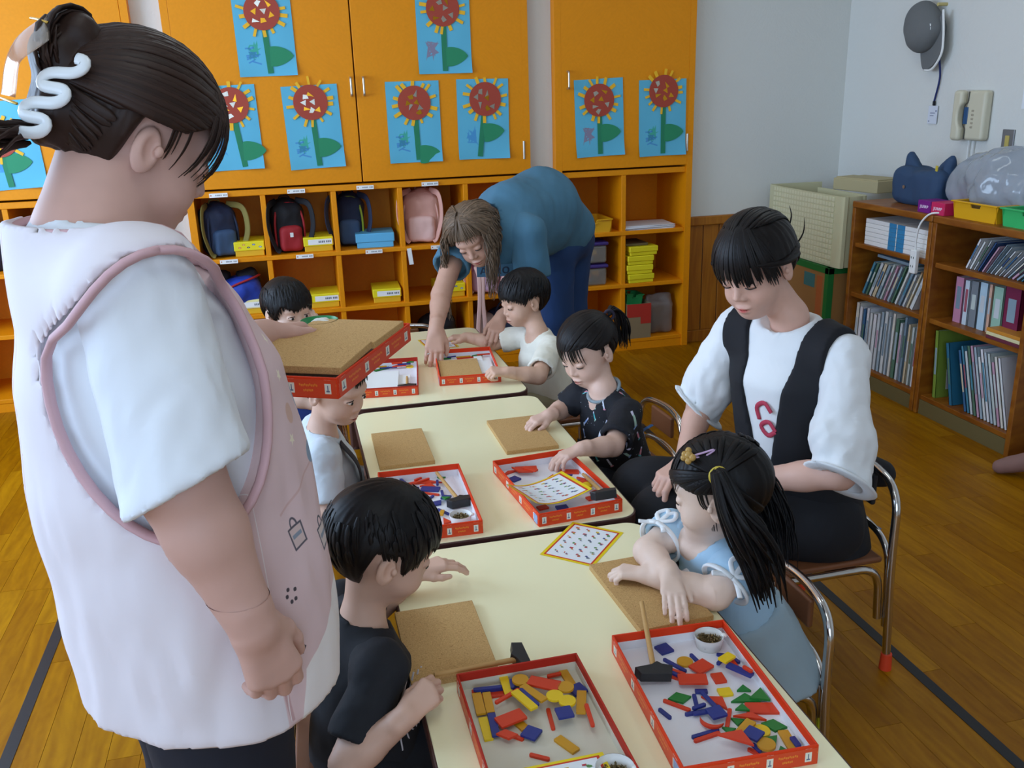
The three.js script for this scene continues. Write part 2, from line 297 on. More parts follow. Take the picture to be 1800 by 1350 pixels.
// wooden wainscot beside the cupboards
M.wains = metres(mat('#b87a22', 0.5, { map: woodTex(256, [255, 248, 236], [200, 176, 140], 20, 3, 0.9, 1.2, 2) }));
{
  const tr = new THREE.Group(); tr.name = 'trim_1'; tr.userData.kind = 'structure'; scene.add(tr);
  obj('cap_rail', rb(XR - 2.182, 0.05, 0.03, 0.006, (2.182 + XR) / 2, 0.705, ZB + 0.015), M.wains, tr);
  obj('foot_rail', rb(XR - 2.182, 0.07, 0.022, 0.004, (2.182 + XR) / 2, 0.035, ZB + 0.011), M.wains, tr);
  for (let x = 2.185; x < XR - 0.02; x += 0.098) obj('panel_board', rb(Math.min(0.094, XR - x), 0.61, 0.014, 0.004, x + 0.047, 0.375, ZB + 0.007, 1), M.wains, tr);
}
// ---------- built-in orange cupboards ----------
const orangeTex = dataTex(256, (u, v) => { const k = cl(249 + 5 * tn(u, v, 80, 80) + 2 * tn(u, v, 9, 9, 4)); return [k, k, k]; }, true, 1.2);
M.orange = metres(mat('#ee9402', 0.5, { map: orangeTex, specularIntensity: 0.6 }));
M.orangeIn = M.orange;
M.nickel = mat('#c9c4b8', 0.3, { metalness: 0.9 });
const labelTex = canvasTex(128, 24, (g, w, h) => { g.fillStyle = '#f4f4f0'; g.fillRect(0, 0, w, h); g.fillStyle = '#c0603a'; g.beginPath(); g.arc(12, 12, 4, 0, 7); g.fill(); g.fillStyle = '#7c8088'; for (let i = 0; i < 8; i++) g.fillRect(44 + i * 9 + (i > 4 ? 8 : 0), 8, 6, 8); });
M.label = mat('#ffffff', 0.6, { map: labelTex });
M.white = mat('#f1f1ee', 0.6);
const faceTexGeo = (w, h, d = 0.0012) => { const g = bx(w, h, d); return g; };
const colsX = [-0.43, -0.104, 0.241, 0.575, 0.917, 1.235], SH = [0.68, 0.385, 0.065];   // tops of the shelves
function cupboard(label, x0, x1, divs, door, rows, labels) {
  const c = (x0 + x1) / 2, t = thing('cupboard', label, 'cupboard', [c, 0, CABZ]), D = 0.42, top = 2.28, X = v => v - c, W = x1 - x0, e = 0.022;
  for (const s of [-1, 1]) obj('side_panel', bx(0.034, top, D, s * (W / 2 - 0.017), top / 2, -D / 2), M.orange, t);
  obj('back_panel', bx(W - 0.068, top - 0.02, 0.012, 0, top / 2, -D + 0.006), M.orangeIn, t);
  obj('top_panel', bx(W - 0.068, 0.03, D - 0.02, 0, top - 0.015, -D / 2 - 0.01), M.orange, t);
  obj('rail', rb(W - 0.068, 0.03, D - 0.015, 0.003, 0, 0.997, -D / 2 - 0.004), M.orange, t);
  obj('kick_board', bx(W - 0.068, 0.042, 0.02, 0, 0.021, -0.02), M.orange, t);
  for (const y of rows) obj('shelf', rb(W - 0.068, e, D - 0.015, 0.003, 0, y - e / 2, -D / 2 - 0.003), M.orange, t);
  for (const d of divs) obj('divider', rb(0.026, 0.94, D - 0.02, 0.003, X(d), 0.513, -D / 2 - 0.005), M.orange, t);
  for (const [a, b, handleX, hingeX] of door) {
    const dr = obj('door', rb(b - a - 0.006, top - 1.045, 0.02, 0.003, X((a + b) / 2), (top + 1.015) / 2 - 0.008, -0.0105), M.orange, t);
    const h = obj('handle', [pipe([[0, -0.042, 0], [0, -0.042, 0.028], [0, 0.042, 0.028], [0, 0.042, 0]], 0.0055, 0.012, 8)], M.nickel, dr); h.position.set(X(handleX), 1.478, -0.001);
    for (const y of [1.14, 2.1]) { const k = obj('hinge', cyl(0.006, 0.006, 0.09, 0, 0, 0, 10), M.nickel, dr); k.position.set(X(hingeX), y, 0.002); }
  }
  for (const [x, y] of labels || []) { const m = obj('name_label', faceTexGeo(0.086, 0.02), M.label, t); m.position.set(X(x), y, 0.0008); }
  return t;
}
cupboard('wide orange cupboard with two doors above five columns of cubby holes', -0.463, 1.266, colsX.slice(1, 5), [[-0.432, 0.391, 0.369, -0.428], [0.391, 1.237, 0.43, 1.232]], SH,
  [[-0.31, 0.994], [0.06, 0.994], [0.4, 0.994], [0.73, 0.994], [-0.3, 0.668], [0.07, 0.668], [0.42, 0.668], [0.76, 0.668]]);
cupboard('narrow orange cupboard with one door above six cubby holes, beside the wainscot', 1.404, 2.18, [1.79], [[1.434, 2.15, 1.472, 2.145]], SH);
cupboard('orange cupboard at the far left behind the teacher\'s head', -2.3, -0.6, [-1.95, -1.61, -1.27, -0.94], [[-2.27, -1.46, -1.5, -2.26], [-1.46, -0.632, -1.42, -0.637]], SH);
// ---------- children's sunflower pictures ----------
const sheetTex = [0, 1, 2].map(k => canvasTex(128, 192, (g, w, h) => {
  g.fillStyle = '#5fb6d3'; g.fillRect(0, 0, w, h); g.globalAlpha = 0.5; g.lineWidth = 3; g.strokeStyle = ['#1f9a52', '#2f72c0', '#b04a5a'][k]; g.beginPath();
  for (let i = 0; i < 26; i++) g.lineTo(22 + rnd() * 26, 118 + rnd() * 34); g.stroke(); if (k === 0) { g.strokeStyle = '#2b60b8'; g.beginPath(); for (let i = 0; i < 9; i++) { g.moveTo(14 + rnd() * 20, 130 + i * 4); g.lineTo(36 + rnd() * 16, 120 + i * 4 + rnd() * 20); } g.stroke(); }
}));
M.sheets = sheetTex.map(t => mat('#ffffff', 0.75, { map: t }));
M.discRed = mat('#a8402c', 0.6); M.petal = mat('#f2b81c', 0.6); M.stem = mat('#1e7f58', 0.65); M.leaf = mat('#248a5e', 0.65);
M.foilS = mat('#c4beb0', 0.25, { metalness: 0.95 }); M.foilG = mat('#d89a28', 0.22, { metalness: 0.9 });
const petalG = bx(0.0155, 0.036, 0.001), discG = cyl(0.082, 0.082, 0.0016, 0, 0, 0, 36).rotateX(Math.PI / 2), stemG = bx(0.026, 1, 0.001);
const leafG = (() => { const s = new THREE.Shape(); s.moveTo(0, -0.045); s.bezierCurveTo(0.03, -0.055, 0.09, -0.03, 0.108, 0.0); s.bezierCurveTo(0.09, 0.035, 0.03, 0.05, 0, 0.04); return extrude(s, 0.001); })();
const foilGs = [[[0, 0], [0.034, 0.006], [0.01, 0.036]], [[0, 0], [0.042, 0.014], [0.03, 0.034]], [[0, 0], [0.026, -0.01], [0.03, 0.026], [0.008, 0.022]]].map(p => extrude(p, 0.0008).translate(-0.017, -0.014, 0));
function sunflower(label, x, y0, tilt, fx, fy, lean, leafY, tex, np = 14) {
  const w = 0.266, h = 0.39, t = thing('sunflower_picture', label, 'picture', [x, y0, CABZ + 0.003], 0, 'sunflower pictures on the cupboards'); t.rotation.z = tilt;
  const sg = new THREE.BoxGeometry(w, h, 0.0012, 8, 10, 1).translate(0, h / 2, 0), p = sg.attributes.position;
  for (let i = 0; i < p.count; i++) { const b = Math.max(0, 1 - p.getY(i) / 0.1), c = Math.abs(p.getX(i)) / w * 2; p.setZ(i, p.getZ(i) + 0.014 * b * b * c * c + 0.002 * Math.sin(p.getX(i) * 20)); } sg.computeVertexNormals();
  obj('sheet', sg, M.sheets[tex], t);
  const cx = fx - x, cy = fy - y0;
  const st = obj('stem', stemG, M.stem, t); const sl = cy - 0.012; st.scale.y = sl; st.position.set(cx + lean * sl / 2, cy - sl / 2, 0.0042); st.rotation.z = Math.atan(lean);
  const lf = obj('leaf', leafG, M.leaf, t); lf.position.set(cx + lean * (cy - leafY) + 0.008, leafY, 0.0046); lf.rotation.z = -lean * 0.6;
  for (let i = 0; i < np; i++) { const a = i / np * 6.283 + rr(-0.12, 0.12), r = rr(0.088, 0.099), m = obj('petal', petalG, M.petal, t); m.position.set(cx + Math.sin(a) * r, cy + Math.cos(a) * r, 0.0044 + 0.0011 * (i % 2)); m.rotation.z = -a + rr(-0.15, 0.15); m.scale.set(rr(0.7, 1.2), rr(0.8, 1.3), 1); }
  const d = obj('flower_disc', discG, M.discRed, t); d.position.set(cx, cy, 0.0072);
  for (let i = 0; i < 7; i++) { const a = i * 0.9 + rr(0, 0.6), r = i ? rr(0.03, 0.055) : 0.01, m = obj('foil_piece', foilGs[i % 3], rnd() < 0.5 ? M.foilS : M.foilG, d); m.position.set(Math.cos(a) * r, Math.sin(a) * r, 0.001); m.rotation.z = rr(0, 6); m.rotation.x = rr(-0.03, 0.03); m.scale.set(0.8, 0.8, 1); }
}
sunflower('sunflower picture high on the left door of the wide cupboard, cut by the frame', -0.01, 1.536, 0.01, -0.011, 1.821, 0.04, 0.09, 0);
sunflower('sunflower picture high on the right door of the wide cupboard, cut by the frame', 0.84, 1.526, 0.0, 0.839, 1.825, 0.0, 0.08, 2);
sunflower('sunflower picture half hidden behind the teacher\'s fringe', -0.21, 1.11, 0.02, -0.195, 1.41, 0.1, 0.09, 1);
sunflower('sunflower picture on the lower left door near the handles', 0.18, 1.1, 0.03, 0.179, 1.411, 0.03, 0.1, 0);
sunflower('sunflower picture right of the two handles, with a green scribble at the stem foot', 0.668, 1.105, 0.0, 0.673, 1.392, 0.03, 0.04, 0);
sunflower('sunflower picture with a slanting stem, above the bending woman', 1.02, 1.106, -0.01, 1.031, 1.399, -0.12, 0.13, 1);
sunflower('sunflower picture on the narrow cupboard beside its handle', 1.65, 1.09, 0.03, 1.649, 1.374, 0.0, 0.12, 2);
sunflower('sunflower picture at the right edge of the narrow cupboard door', 2.0, 1.077, 0.01, 2.003, 1.408, 0.0, 0.12, 0);
sunflower('sunflower picture left of the teacher\'s nape, cut by the frame', -1.19, 1.072, 0.04, -1.223, 1.3, 0.05, 0.12, 1);
sunflower('sunflower picture mostly hidden behind the teacher\'s hair clip', -0.83, 1.075, 0.02, -0.83, 1.36, 0.05, 0.12, 0);
// ---------- what stands in the cubby holes ----------
M.yellow = mat('#eddc1c', 0.45); M.yellowDeep = mat('#e0b018', 0.5); M.skyBox = mat('#5fb2dc', 0.5);
const boxPrint = canvasTex(128, 64, (g, w, h) => { g.fillStyle = '#eddc1c'; g.fillRect(0, 0, w, h); const P = [['#d8722e', 22, 40], ['#333a44', 60, 40], ['#3d62b0', 84, 18], ['#5a86c8', 112, 40], ['#d8902e', 40, 16]]; for (const [c, x, y] of P) { g.fillStyle = c; g.beginPath(); g.arc(x, y, 7, 0, 7); g.fill(); g.fillStyle = '#f7f3d8'; g.fillRect(x - 3, y - 1, 6, 3); } });
M.boxPrint = mat('#ffffff', 0.5, { map: boxPrint });
const toolPrint = canvasTex(128, 32, (g, w, h) => { g.fillStyle = '#eff0ee'; g.fillRect(0, 0, w, h); g.fillStyle = '#5b6470'; for (let i = 0; i < 7; i++) g.fillRect(56 + i * 9 + (i > 3 ? 5 : 0), 10, 6, 12); });
M.boxLabel = mat('#ffffff', 0.55, { map: toolPrint });
function toolBox(label, x, y, z, kind = 'label', m1 = M.yellow, m2 = M.yellowDeep, w = 0.15, h = 0.075, d = 0.2) {
  const t = thing('tool_box', label, 'box', [x, y, z], rr(-0.06, 0.06), 'lidded boxes in the cubby holes');
  obj('base', rb(w * 0.94, h * 0.55, d * 0.96, 0.004, 0, h * 0.275, 0), m2, t);
  const l = obj('lid', rb(w, h * 0.62, d, 0.005, 0, h * 0.69, 0), m1, t);
  if (kind === 'label') { const k = obj('paper_label', bx(w * 0.8, h * 0.36, 0.0012), M.boxLabel, l); k.position.set(0.008, h * 0.67, d / 2 + 0.0008); }
  if (kind === 'print') { const k = obj('print', bx(w * 0.94, h * 0.5, 0.0012), M.boxPrint, l); k.position.set(0, h * 0.68, d / 2 + 0.0008); }
  return t;
}
const FZ = CABZ - 0.14;
toolBox('yellow box with printed pictures beside the blue and olive backpack', -0.195, SH[0], FZ, 'print');
toolBox('yellow box with a white label beside the black and red backpack', 0.145, SH[0], FZ);
toolBox('light blue box under the lime trimmed backpack', 0.44, SH[0], FZ, '', M.skyBox, M.skyBox, 0.2, 0.075);
toolBox('yellow box with a white label behind the farthest boy\'s head', 0.155, SH[1], FZ);
toolBox('yellow box with a white label alone in its cubby hole', 0.48, SH[1], FZ);
toolBox('yellow box with printed pictures beside the bending woman\'s arm', 0.82, SH[1], FZ, 'print');
toolBox('pale yellow box under the blue bag', -0.2, SH[1], FZ + 0.01, 'label', mat('#efe5a0', 0.5));
// backpacks
M.navy = mat('#232f4c', 0.75); M.navyLt = mat('#3a5578', 0.7); M.blackCloth = mat('#16171c', 0.8); M.redCloth = mat('#a31f26', 0.7); M.lime = mat('#a7c23a', 0.6); M.olive = mat('#82763a', 0.8);
M.pinkBag = mat('#d7a191', 0.75); M.pinkLt = mat('#e3b7ac', 0.7); M.royal = mat('#1f3fa8', 0.6); M.mauve = mat('#b9789a', 0.75);
function backpack(label, x, y, z, turn, o) {
  const t = thing('backpack', label, 'backpack', [x, y, z], turn), w = o.w || 0.2, h = o.h || 0.28, d = o.d || 0.17, fr = frame([0, 0, 0], [0, 0, 1], [0, 1, 0]);
  obj('body', blob([rbox(fr, [0, h * 0.45, 0], [w / 2, h * 0.45, d / 2], 0.05, 0.03), ell(fr, [0, h * 0.78, -0.01], [w * 0.42, h * 0.22, d * 0.42], 0.05)], 0.0095, 0.008, 16, (X, Y) => -Y), o.m, t);
  const pk = obj('pocket', blob([rbox(fr, [0, h * 0.28, d / 2], [w * 0.36, h * 0.24, 0.03], 0.024, 0.02)], 0.009, 0.005, 18, (X, Y) => -Y - 0.002), o.pocket || o.m, t);
  if (o.badge) obj('tag', bx(0.016, 0.022, 0.003, 0.0, h * 0.36, d / 2 + 0.034), M.white, pk);
  obj('piping', sweep(curve([[-w * 0.45, h * 0.1, d * 0.42], [-w * 0.44, h * 0.62, d * 0.44], [-w * 0.25, h * 0.9, d * 0.3], [w * 0.25, h * 0.9, d * 0.3], [w * 0.44, h * 0.62, d * 0.44], [w * 0.45, h * 0.1, d * 0.42]], 40), () => [0.006, 0.006]), o.trim || o.m, t);
  for (const s of [-1, 1]) obj('strap', sweep(curve([[s * 0.05, h * 0.97, d * 0.1], [s * 0.1, h * 0.9, d * 0.62], [s * 0.11, h * 0.5, d * 0.72], [s * 0.08, h * 0.12, d * 0.6], [s * 0.06, 0.012, d * 0.62]], 24), () => [0.016, 0.004], 8, [0, 0, 1]), o.strap || o.m, t);
  obj('handle', sweep(curve([[-0.03, h * 0.95, -0.02], [-0.02, h * 1.04, -0.02], [0.02, h * 1.04, -0.02], [0.03, h * 0.95, -0.02]], 12), () => [0.007, 0.004]), o.strap || o.m, t);
  return t;
}
backpack('dark blue backpack with an olive strap in the top left cubby hole', -0.34, SH[0], -4.87, 0.35, { m: M.navy, pocket: M.navyLt, strap: M.olive, w: 0.16, h: 0.265 });
backpack('black backpack with a red pocket and red band', 0.0, SH[0], -4.87, 0.15, { m: M.blackCloth, pocket: M.redCloth, trim: M.redCloth, badge: 1, w: 0.16, h: 0.265 });
backpack('navy backpack with lime trim standing over the light blue box', 0.325, SH[0], -4.95, -0.1, { m: M.navy, pocket: M.navyLt, trim: M.lime, w: 0.15, h: 0.27 });
backpack('salmon pink backpack with a hanging white strap', 0.7, SH[0], -4.88, -0.2, { m: M.pinkBag, pocket: M.pinkLt, w: 0.2, h: 0.28 });
o = obj('luggage_tag', bx(0.022, 0.085, 0.003), M.white); o.position.set(0.605, 0.63, CABZ + 0.006); o.rotation.z = 0.1; tag(o, 'long white strap tag hanging from the pink backpack\'s cubby hole', 'tag');
{
  const t = thing('sports_bag', 'bright blue bag with red piping leaning in the second row', 'bag', [-0.27, SH[1], -4.87], 0.1), fr = frame([0, 0, 0], [0.1, 0, 1], [-0.28, 1, 0]);
  obj('body', blob([rbox(fr, [0, 0.09, 0.02], [0.12, 0.085, 0.1], 0.045, 0.03), ell(fr, [0.02, 0.11, 0.04], [0.09, 0.06, 0.09], 0.04)], 0.009, 0.007, 15, (X, Y) => -Y), M.royal, t);
  obj('piping', sweep(curve([[-0.15, 0.09, 0.11], [-0.05, 0.15, 0.125], [0.06, 0.185, 0.115], [0.1, 0.19, 0.06]], 24), () => [0.006, 0.006]), M.redCloth, t);
  obj('side_flap', blob([rbox(fr, [0.09, 0.15, 0.0], [0.05, 0.04, 0.06], 0.02), ell(fr, [-0.03, 0.2, -0.02], [0.05, 0.03, 0.05])], 0.009, 0.006, 20), M.blackCloth, t);
}
backpack('pink and mauve child\'s bag with long pale straps', 1.03, SH[1], -4.87, -0.25, { m: M.mauve, pocket: mat('#cfa8bd', 0.7), strap: M.pinkLt, w: 0.21, h: 0.25 });
for (const [s, l] of [[0, 'left'], [1, 'right']]) { o = obj('bag_strap', sweep(curve([[0, 0.14, -0.04], [0.006, 0.09, 0.01], [0.004 - s * 0.004, -0.03, 0.022], [-0.008 + s * 0.016, -0.16, 0.02], [-0.012 + s * 0.02, -0.25, 0.018]], 18), () => [0.0115, 0.002], 8, [0, 0, 1]), M.pinkLt); o.position.set(0.955 + s * 0.02, SH[1] + 0.02, CABZ + 0.01); tag(o, `pale pink strap hanging down over the shelf edge, ${l} of the pair`, 'strap'); }
{
  const t = thing('drawstring_bag', 'greyish pink bag on the bottom shelf below the hanging straps', 'bag', [1.0, SH[2], -4.84]); obj('body', blob([ell(WORLD, [0, 0.09, 0], [0.1, 0.12, 0.08], 0.03)], 0.01, 0.01, 14, (X, Y) => -Y), mat('#a98f86', 0.8), t); obj('neck', blob([ell(WORLD, [0, 0.2, 0], [0.03, 0.03, 0.03])], 0.008, 0.006, 30), mat('#b89c92', 0.8), t);
}
M.plum = mat('#3b1a2a', 0.7);
for (const [x, c, l] of [[-0.3, M.plum, 'dark plum bag heap on the bottom shelf under the blue bag'], [0.74, M.blackCloth, 'black bag on the bottom shelf behind the far table'], [1.12, M.navy, 'dark bag beside the greyish pink bag']]) {
  const t = thing('cloth_bag', l, 'bag', [x, SH[2], -4.88]); obj('body', blob([ell(WORLD, [0, 0.08, 0], [0.12, 0.14, 0.1], 0.03), ell(WORLD, [0.05, 0.16, 0.02], [0.06, 0.06, 0.05], 0.03)], 0.011, 0.014, 13, (X, Y) => -Y), c, t); obj('handle', sweep(curve([[-0.05, 0.18, 0.03], [-0.02, 0.25, 0.05], [0.03, 0.25, 0.05], [0.05, 0.18, 0.04]], 14), () => [0.008, 0.005]), c, t);
}
for (const [x, y, c, l] of [[-1.1, SH[0], M.blackCloth, 'black bag in the cubby hole behind the teacher\'s nape'], [-1.44, SH[0], M.navy, 'dark bag at the far left in the top row'], [-1.1, SH[1], M.plum, 'plum bag in the second row left of the teacher\'s back']]) {
  const t = thing('cloth_bag', l, 'bag', [x, y, -4.88]); obj('body', blob([ell(WORLD, [0, 0.1, 0], [0.13, 0.15, 0.1], 0.03)], 0.012, 0.012, 13, (X, Y) => -Y), c, t);
}
// narrow cupboard: tray, papers, tubs, boxes
M.tray = mat('#e3a915', 0.4); M.trayG = mat('#35b968', 0.4);
function tray(name, label, pos, turn, m, w, d, h) {
  const t = thing(name, label, 'tray', pos, turn), th = 0.004, tp = 0.012;
  const side = (len, x, z, ry, notch) => { const s = new THREE.Shape(), L = len / 2; s.moveTo(-L + tp, 0); s.lineTo(L - tp, 0); s.lineTo(L, h); if (notch) { s.lineTo(notch, h); s.lineTo(notch - 0.008, h - 0.02); s.lineTo(-notch + 0.008, h - 0.02); s.lineTo(-notch, h); } s.lineTo(-L, h); return extrude(s, th).rotateY(ry).translate(x, 0, z); };
  obj('body', [bx(w - 2 * tp, th, d - 2 * tp, 0, th / 2, 0), side(w, 0, d / 2 - th - tp * 0.5, 0, w * 0.13), side(w, 0, -d / 2 + tp * 0.5, 0, w * 0.13), side(d, w / 2 - tp * 0.5, 0, Math.PI / 2), side(d, -w / 2 + tp * 0.5, 0, Math.PI / 2)], m, t);
  obj('rim', [rb(w + 0.012, 0.006, 0.014, 0.002, 0, h, -d / 2), rb(0.014, 0.006, d, 0.002, w / 2, h, 0), rb(0.014, 0.006, d, 0.002, -w / 2, h, 0), rb(w * 0.37, 0.006, 0.014, 0.002, -w * 0.315, h, d / 2), rb(w * 0.37, 0.006, 0.014, 0.002, w * 0.315, h, d / 2), rb(w * 0.26, 0.006, 0.012, 0.002, 0, h - 0.02, d / 2)], m, t);
  return t;
}
tray('tray', 'yellow plastic tray in the narrow cupboard\'s top cubby hole', [1.61, SH[0], -4.86], 0, M.tray, 0.23, 0.24, 0.07);
M.paper = mat('#e6e6ea', 0.7);
for (let i = 0; i < 7; i++) { o = obj('paper_sheet', rb(0.3, 0.003, 0.21, 0.001, 0, 0.0015, 0, 1), M.paper); o.position.set(1.95 + rr(-0.012, 0.012), SH[0] + i * 0.0031, -4.855 + rr(-0.01, 0.012)); o.rotation.y = rr(-0.07, 0.07); tag(o, `white paper sheet, ${['lowest', 'second lowest', 'third lowest', 'middle', 'third highest', 'second highest', 'topmost'][i]} of the pile in the narrow cupboard`, 'paper', 'papers in the narrow cupboard'); }
M.clear = mat('#d9d4c8', 0.15, { transmission: 0.75, thickness: 0, ior: 1.4 }); M.violet = mat('#3c2a72', 0.5);
[[0, 'lower'], [0.125, 'upper']].forEach(([dy, w]) => {
  const t = thing('storage_tub', `clear tub with a purple lid, ${w} of the two behind the jeans`, 'tub', [1.6, SH[1] + dy, -4.85]);
  obj('tub', rb(0.2, 0.1, 0.2, 0.015, 0, 0.05, 0), M.clear, t); obj('lid', rb(0.215, 0.02, 0.215, 0.008, 0, 0.108, 0), M.violet, t);
  for (let i = 0; i < 9; i++) obj('toy', rb(0.04, 0.03, 0.04, 0.008, rr(-0.06, 0.06), rr(0.025, 0.07), rr(-0.02, 0.08)), mat(['#d8a63a', '#5c9a5a', '#c9694f', '#5f7fb0'][i % 4], 0.6), t);
});
for (let i = 0; i < 4; i++) toolBox(['bottom', 'second from bottom', 'third from bottom', 'topmost'][i] + ' yellow box of the stack in the narrow cupboard', 1.895 + (i === 3 ? 0.012 : 0), SH[1] + i * 0.0515, -4.84, '', M.yellow, M.yellow, i === 3 ? 0.17 : 0.155, 0.05, 0.22);
o = obj('activity_book', rb(0.13, 0.012, 0.18, 0.002, 0, 0.006, 0), mat('#6a5a38', 0.7)); o.position.set(1.88, SH[1] + 0.2065, -4.85); tag(o, 'dark flat book lying on the yellow box stack', 'book');
{
  const t = thing('storage_carton', 'cardboard carton with a red upper half on the bottom shelf', 'carton', [1.885, SH[2], -4.83]), w = 0.145, h = 0.2, d = 0.2, th = 0.004; M.card = mat('#8d7a5a', 0.85);
  const c = [0, 1].map(() => null); obj('front', b2(-w / 2, w / 2, 0, h, d / 2 - th, d / 2), M.card, t); obj('back', b2(-w / 2, w / 2, 0, h, -d / 2, -d / 2 + th), M.card, t); obj('bottom', b2(-w / 2, w / 2, 0, th, -d / 2 + th, d / 2 - th), M.card, t);
  for (const s of [-1, 1]) obj('side', b2(s * w / 2 - (s > 0 ? th : 0), s * w / 2 + (s > 0 ? 0 : th), 0, h, -d / 2 + th, d / 2 - th), M.card, t);
  obj('red_print', [b2(-w / 2, w / 2, h * 0.62, h, d / 2, d / 2 + 0.0012), b2(0.01, w / 2, h * 0.42, h * 0.62, d / 2, d / 2 + 0.0012)], mat('#b52d1e', 0.7), t);
  const g = tray('tray', 'green tray standing upright inside the red carton', [1.88, SH[2] + 0.1, -4.86], 0, M.trayG, 0.1, 0.11, 0.09); g.rotation.z = -0.12; g.position.y += 0.05;
}
{
  const t = thing('zip_bag', 'clear zip bag with dark toys on the bottom shelf', 'plastic bag', [2.045, SH[2], -4.83]);
  obj('bag', blob([rbox(WORLD, [0, 0.095, 0], [0.075, 0.095, 0.05], 0.03), rbox(WORLD, [0, 0.18, 0], [0.078, 0.05, 0.012], 0.01, 0.03)], 0.01, 0.008, 16, (X, Y) => 0.001 - Y), mat('#cfc6c0', 0.2, { transmission: 0.7, thickness: 0, ior: 1.35 }), t);
  for (let i = 0; i < 8; i++) obj('toy', rb(0.045, 0.035, 0.04, 0.012, rr(-0.04, 0.04), rr(0.025, 0.1), rr(-0.015, 0.015)), mat(['#3a3f3a', '#57413a', '#2e4a3c', '#6a4a44'][i % 4], 0.6), t);
}
// ---------- tables ----------
M.tableTop = mat('#fdf6c8', 0.28, { clearcoat: 0.35, clearcoatRoughness: 0.2 }); M.edge = mat('#4a2a24', 0.5); M.legBrown = mat('#5b3a33', 0.5);
const tableData = [['cream topped low table nearest the camera', 0.435, -1.353, 0.602, 0.945], ['cream topped low table in the middle of the row', 0.445, -2.322, 0.608, 0.952], ['cream topped low table farthest away, below the bending woman', 0.44, -3.3, 0.604, 0.93]];
for (const [label, x, z, w, d] of tableData) {
  const t = thing('low_table', label, 'table', [x, 0, z], 0, 'low tables in a row');
  obj('tabletop', lie(extrude(roundRect(w - 0.008, d - 0.008, 0.045), 0.006, 0.0015)).translate(0, TAB - 0.006, 0), M.tableTop, t);
  obj('edge_band', lie(extrude(roundRect(w, d, 0.048), 0.024, 0.002)).translate(0, TAB - 0.0265, 0), M.edge, t);
  obj('under_frame', [b2(-w / 2 + 0.05, w / 2 - 0.05, TAB - 0.075, TAB - 0.0265, -d / 2 + 0.05, -d / 2 + 0.07), b2(-w / 2 + 0.05, w / 2 - 0.05, TAB - 0.075, TAB - 0.0265, d / 2 - 0.07, d / 2 - 0.05), b2(-w / 2 + 0.05, -w / 2 + 0.07, TAB - 0.075, TAB - 0.0265, -d / 2 + 0.07, d / 2 - 0.07), b2(w / 2 - 0.07, w / 2 - 0.05, TAB - 0.075, TAB - 0.0265, -d / 2 + 0.07, d / 2 - 0.07)], M.legBrown, t);
  for (const sx of [-1, 1]) for (const sz of [-1, 1]) { const l = obj('leg', rb(0.05, TAB - 0.0265, 0.05, 0.012, 0, (TAB - 0.0265) / 2, 0), M.legBrown, t); l.position.set(sx * (w / 2 - 0.055), 0, sz * (d / 2 - 0.055)); obj('foot_cap', cyl(0.027, 0.029, 0.012, 0, 0.006, 0, 16), M.edge, l); }
}
// ---------- small pipe chairs (facing +x before turning) ----------
M.seatWood = metres(mat('#7a4a2c', 0.45)); M.footRubber = mat('#e0431c', 0.6); M.footDark = mat('#2a2a2c', 0.7); M.yellowTape = mat('#d6cf22', 0.5);
function chair(label, x, z, turn, s = 1, foot = M.footDark, tape = true, blueBack = false) {
  const t = thing('pipe_chair', label, 'chair', [x, 0, z], turn, 'chrome pipe chairs'), r = 0.0105, h = 0.42 * s, sh = 0.26 * s, w = 0.165 * s, bk = -0.15 * s, fr = 0.15 * s;
  obj('back_frame', pipe([[bk - 0.02 * s, 0.02, -w - 0.01], [bk - 0.012 * s, sh, -w], [bk - 0.02 * s, h, -w + 0.01], [bk - 0.045 * s, h + 0.01, 0], [bk - 0.02 * s, h, w - 0.01], [bk - 0.012 * s, sh, w], [bk - 0.02 * s, 0.02, w + 0.01]], r, 0.07 * s), chrome, t);
  obj('seat_frame', pipe([[bk, 0.12 * s, -w + 0.012], [bk + 0.01, sh - 0.02, -w + 0.012], [fr, sh - 0.02, -w + 0.012], [fr, sh - 0.02, w - 0.012], [bk + 0.01, sh - 0.02, w - 0.012], [bk, 0.12 * s, w - 0.012]], r, 0.05 * s), chrome, t);
  obj('front_frame', pipe([[fr + 0.03, 0.02, -w], [fr + 0.01, sh - 0.035, -w + 0.012], [fr + 0.01, sh - 0.035, w - 0.012], [fr + 0.03, 0.02, w]], r, 0.04 * s), chrome, t);
  obj('rear_rail', pipe([[bk - 0.016 * s, 0.1 * s, -w + 0.004], [bk - 0.02 * s, sh + 0.03 * s, -w + 0.025], [bk - 0.03 * s, sh + 0.045 * s, 0], [bk - 0.02 * s, sh + 0.03 * s, w - 0.025], [bk - 0.016 * s, 0.1 * s, w - 0.004]], r * 0.85, 0.06 * s), chrome, t);
  obj('seat', rb(0.3 * s, 0.016, 0.31 * s, 0.007, 0, sh - 0.002, 0), M.seatWood, t);
  obj('backrest', rb(0.014, 0.07 * s, 0.15 * s, 0.006, bk - 0.024 * s, h - 0.04 * s, 0), blueBack ? mat('#17181d', 0.7) : M.seatWood, t);
  if (tape) for (const k of [-1, 1]) obj('tape_band', cyl(0.0118, 0.0118, 0.022, bk - 0.018 * s, sh * 0.62, k * (w - 0.004), 12), M.yellowTape, t);
  for (const [px, pz] of [[bk - 0.02 * s, -w - 0.01], [bk - 0.02 * s, w + 0.01], [fr + 0.03, -w], [fr + 0.03, w]]) obj('foot_cap', cyl(0.0135, 0.0155, 0.045, px, 0.0225, pz, 14), foot, t);
  return t;
}
chair('small chrome chair under the girl in the light blue blouse', 0.825, -1.565, Math.PI, 0.97);
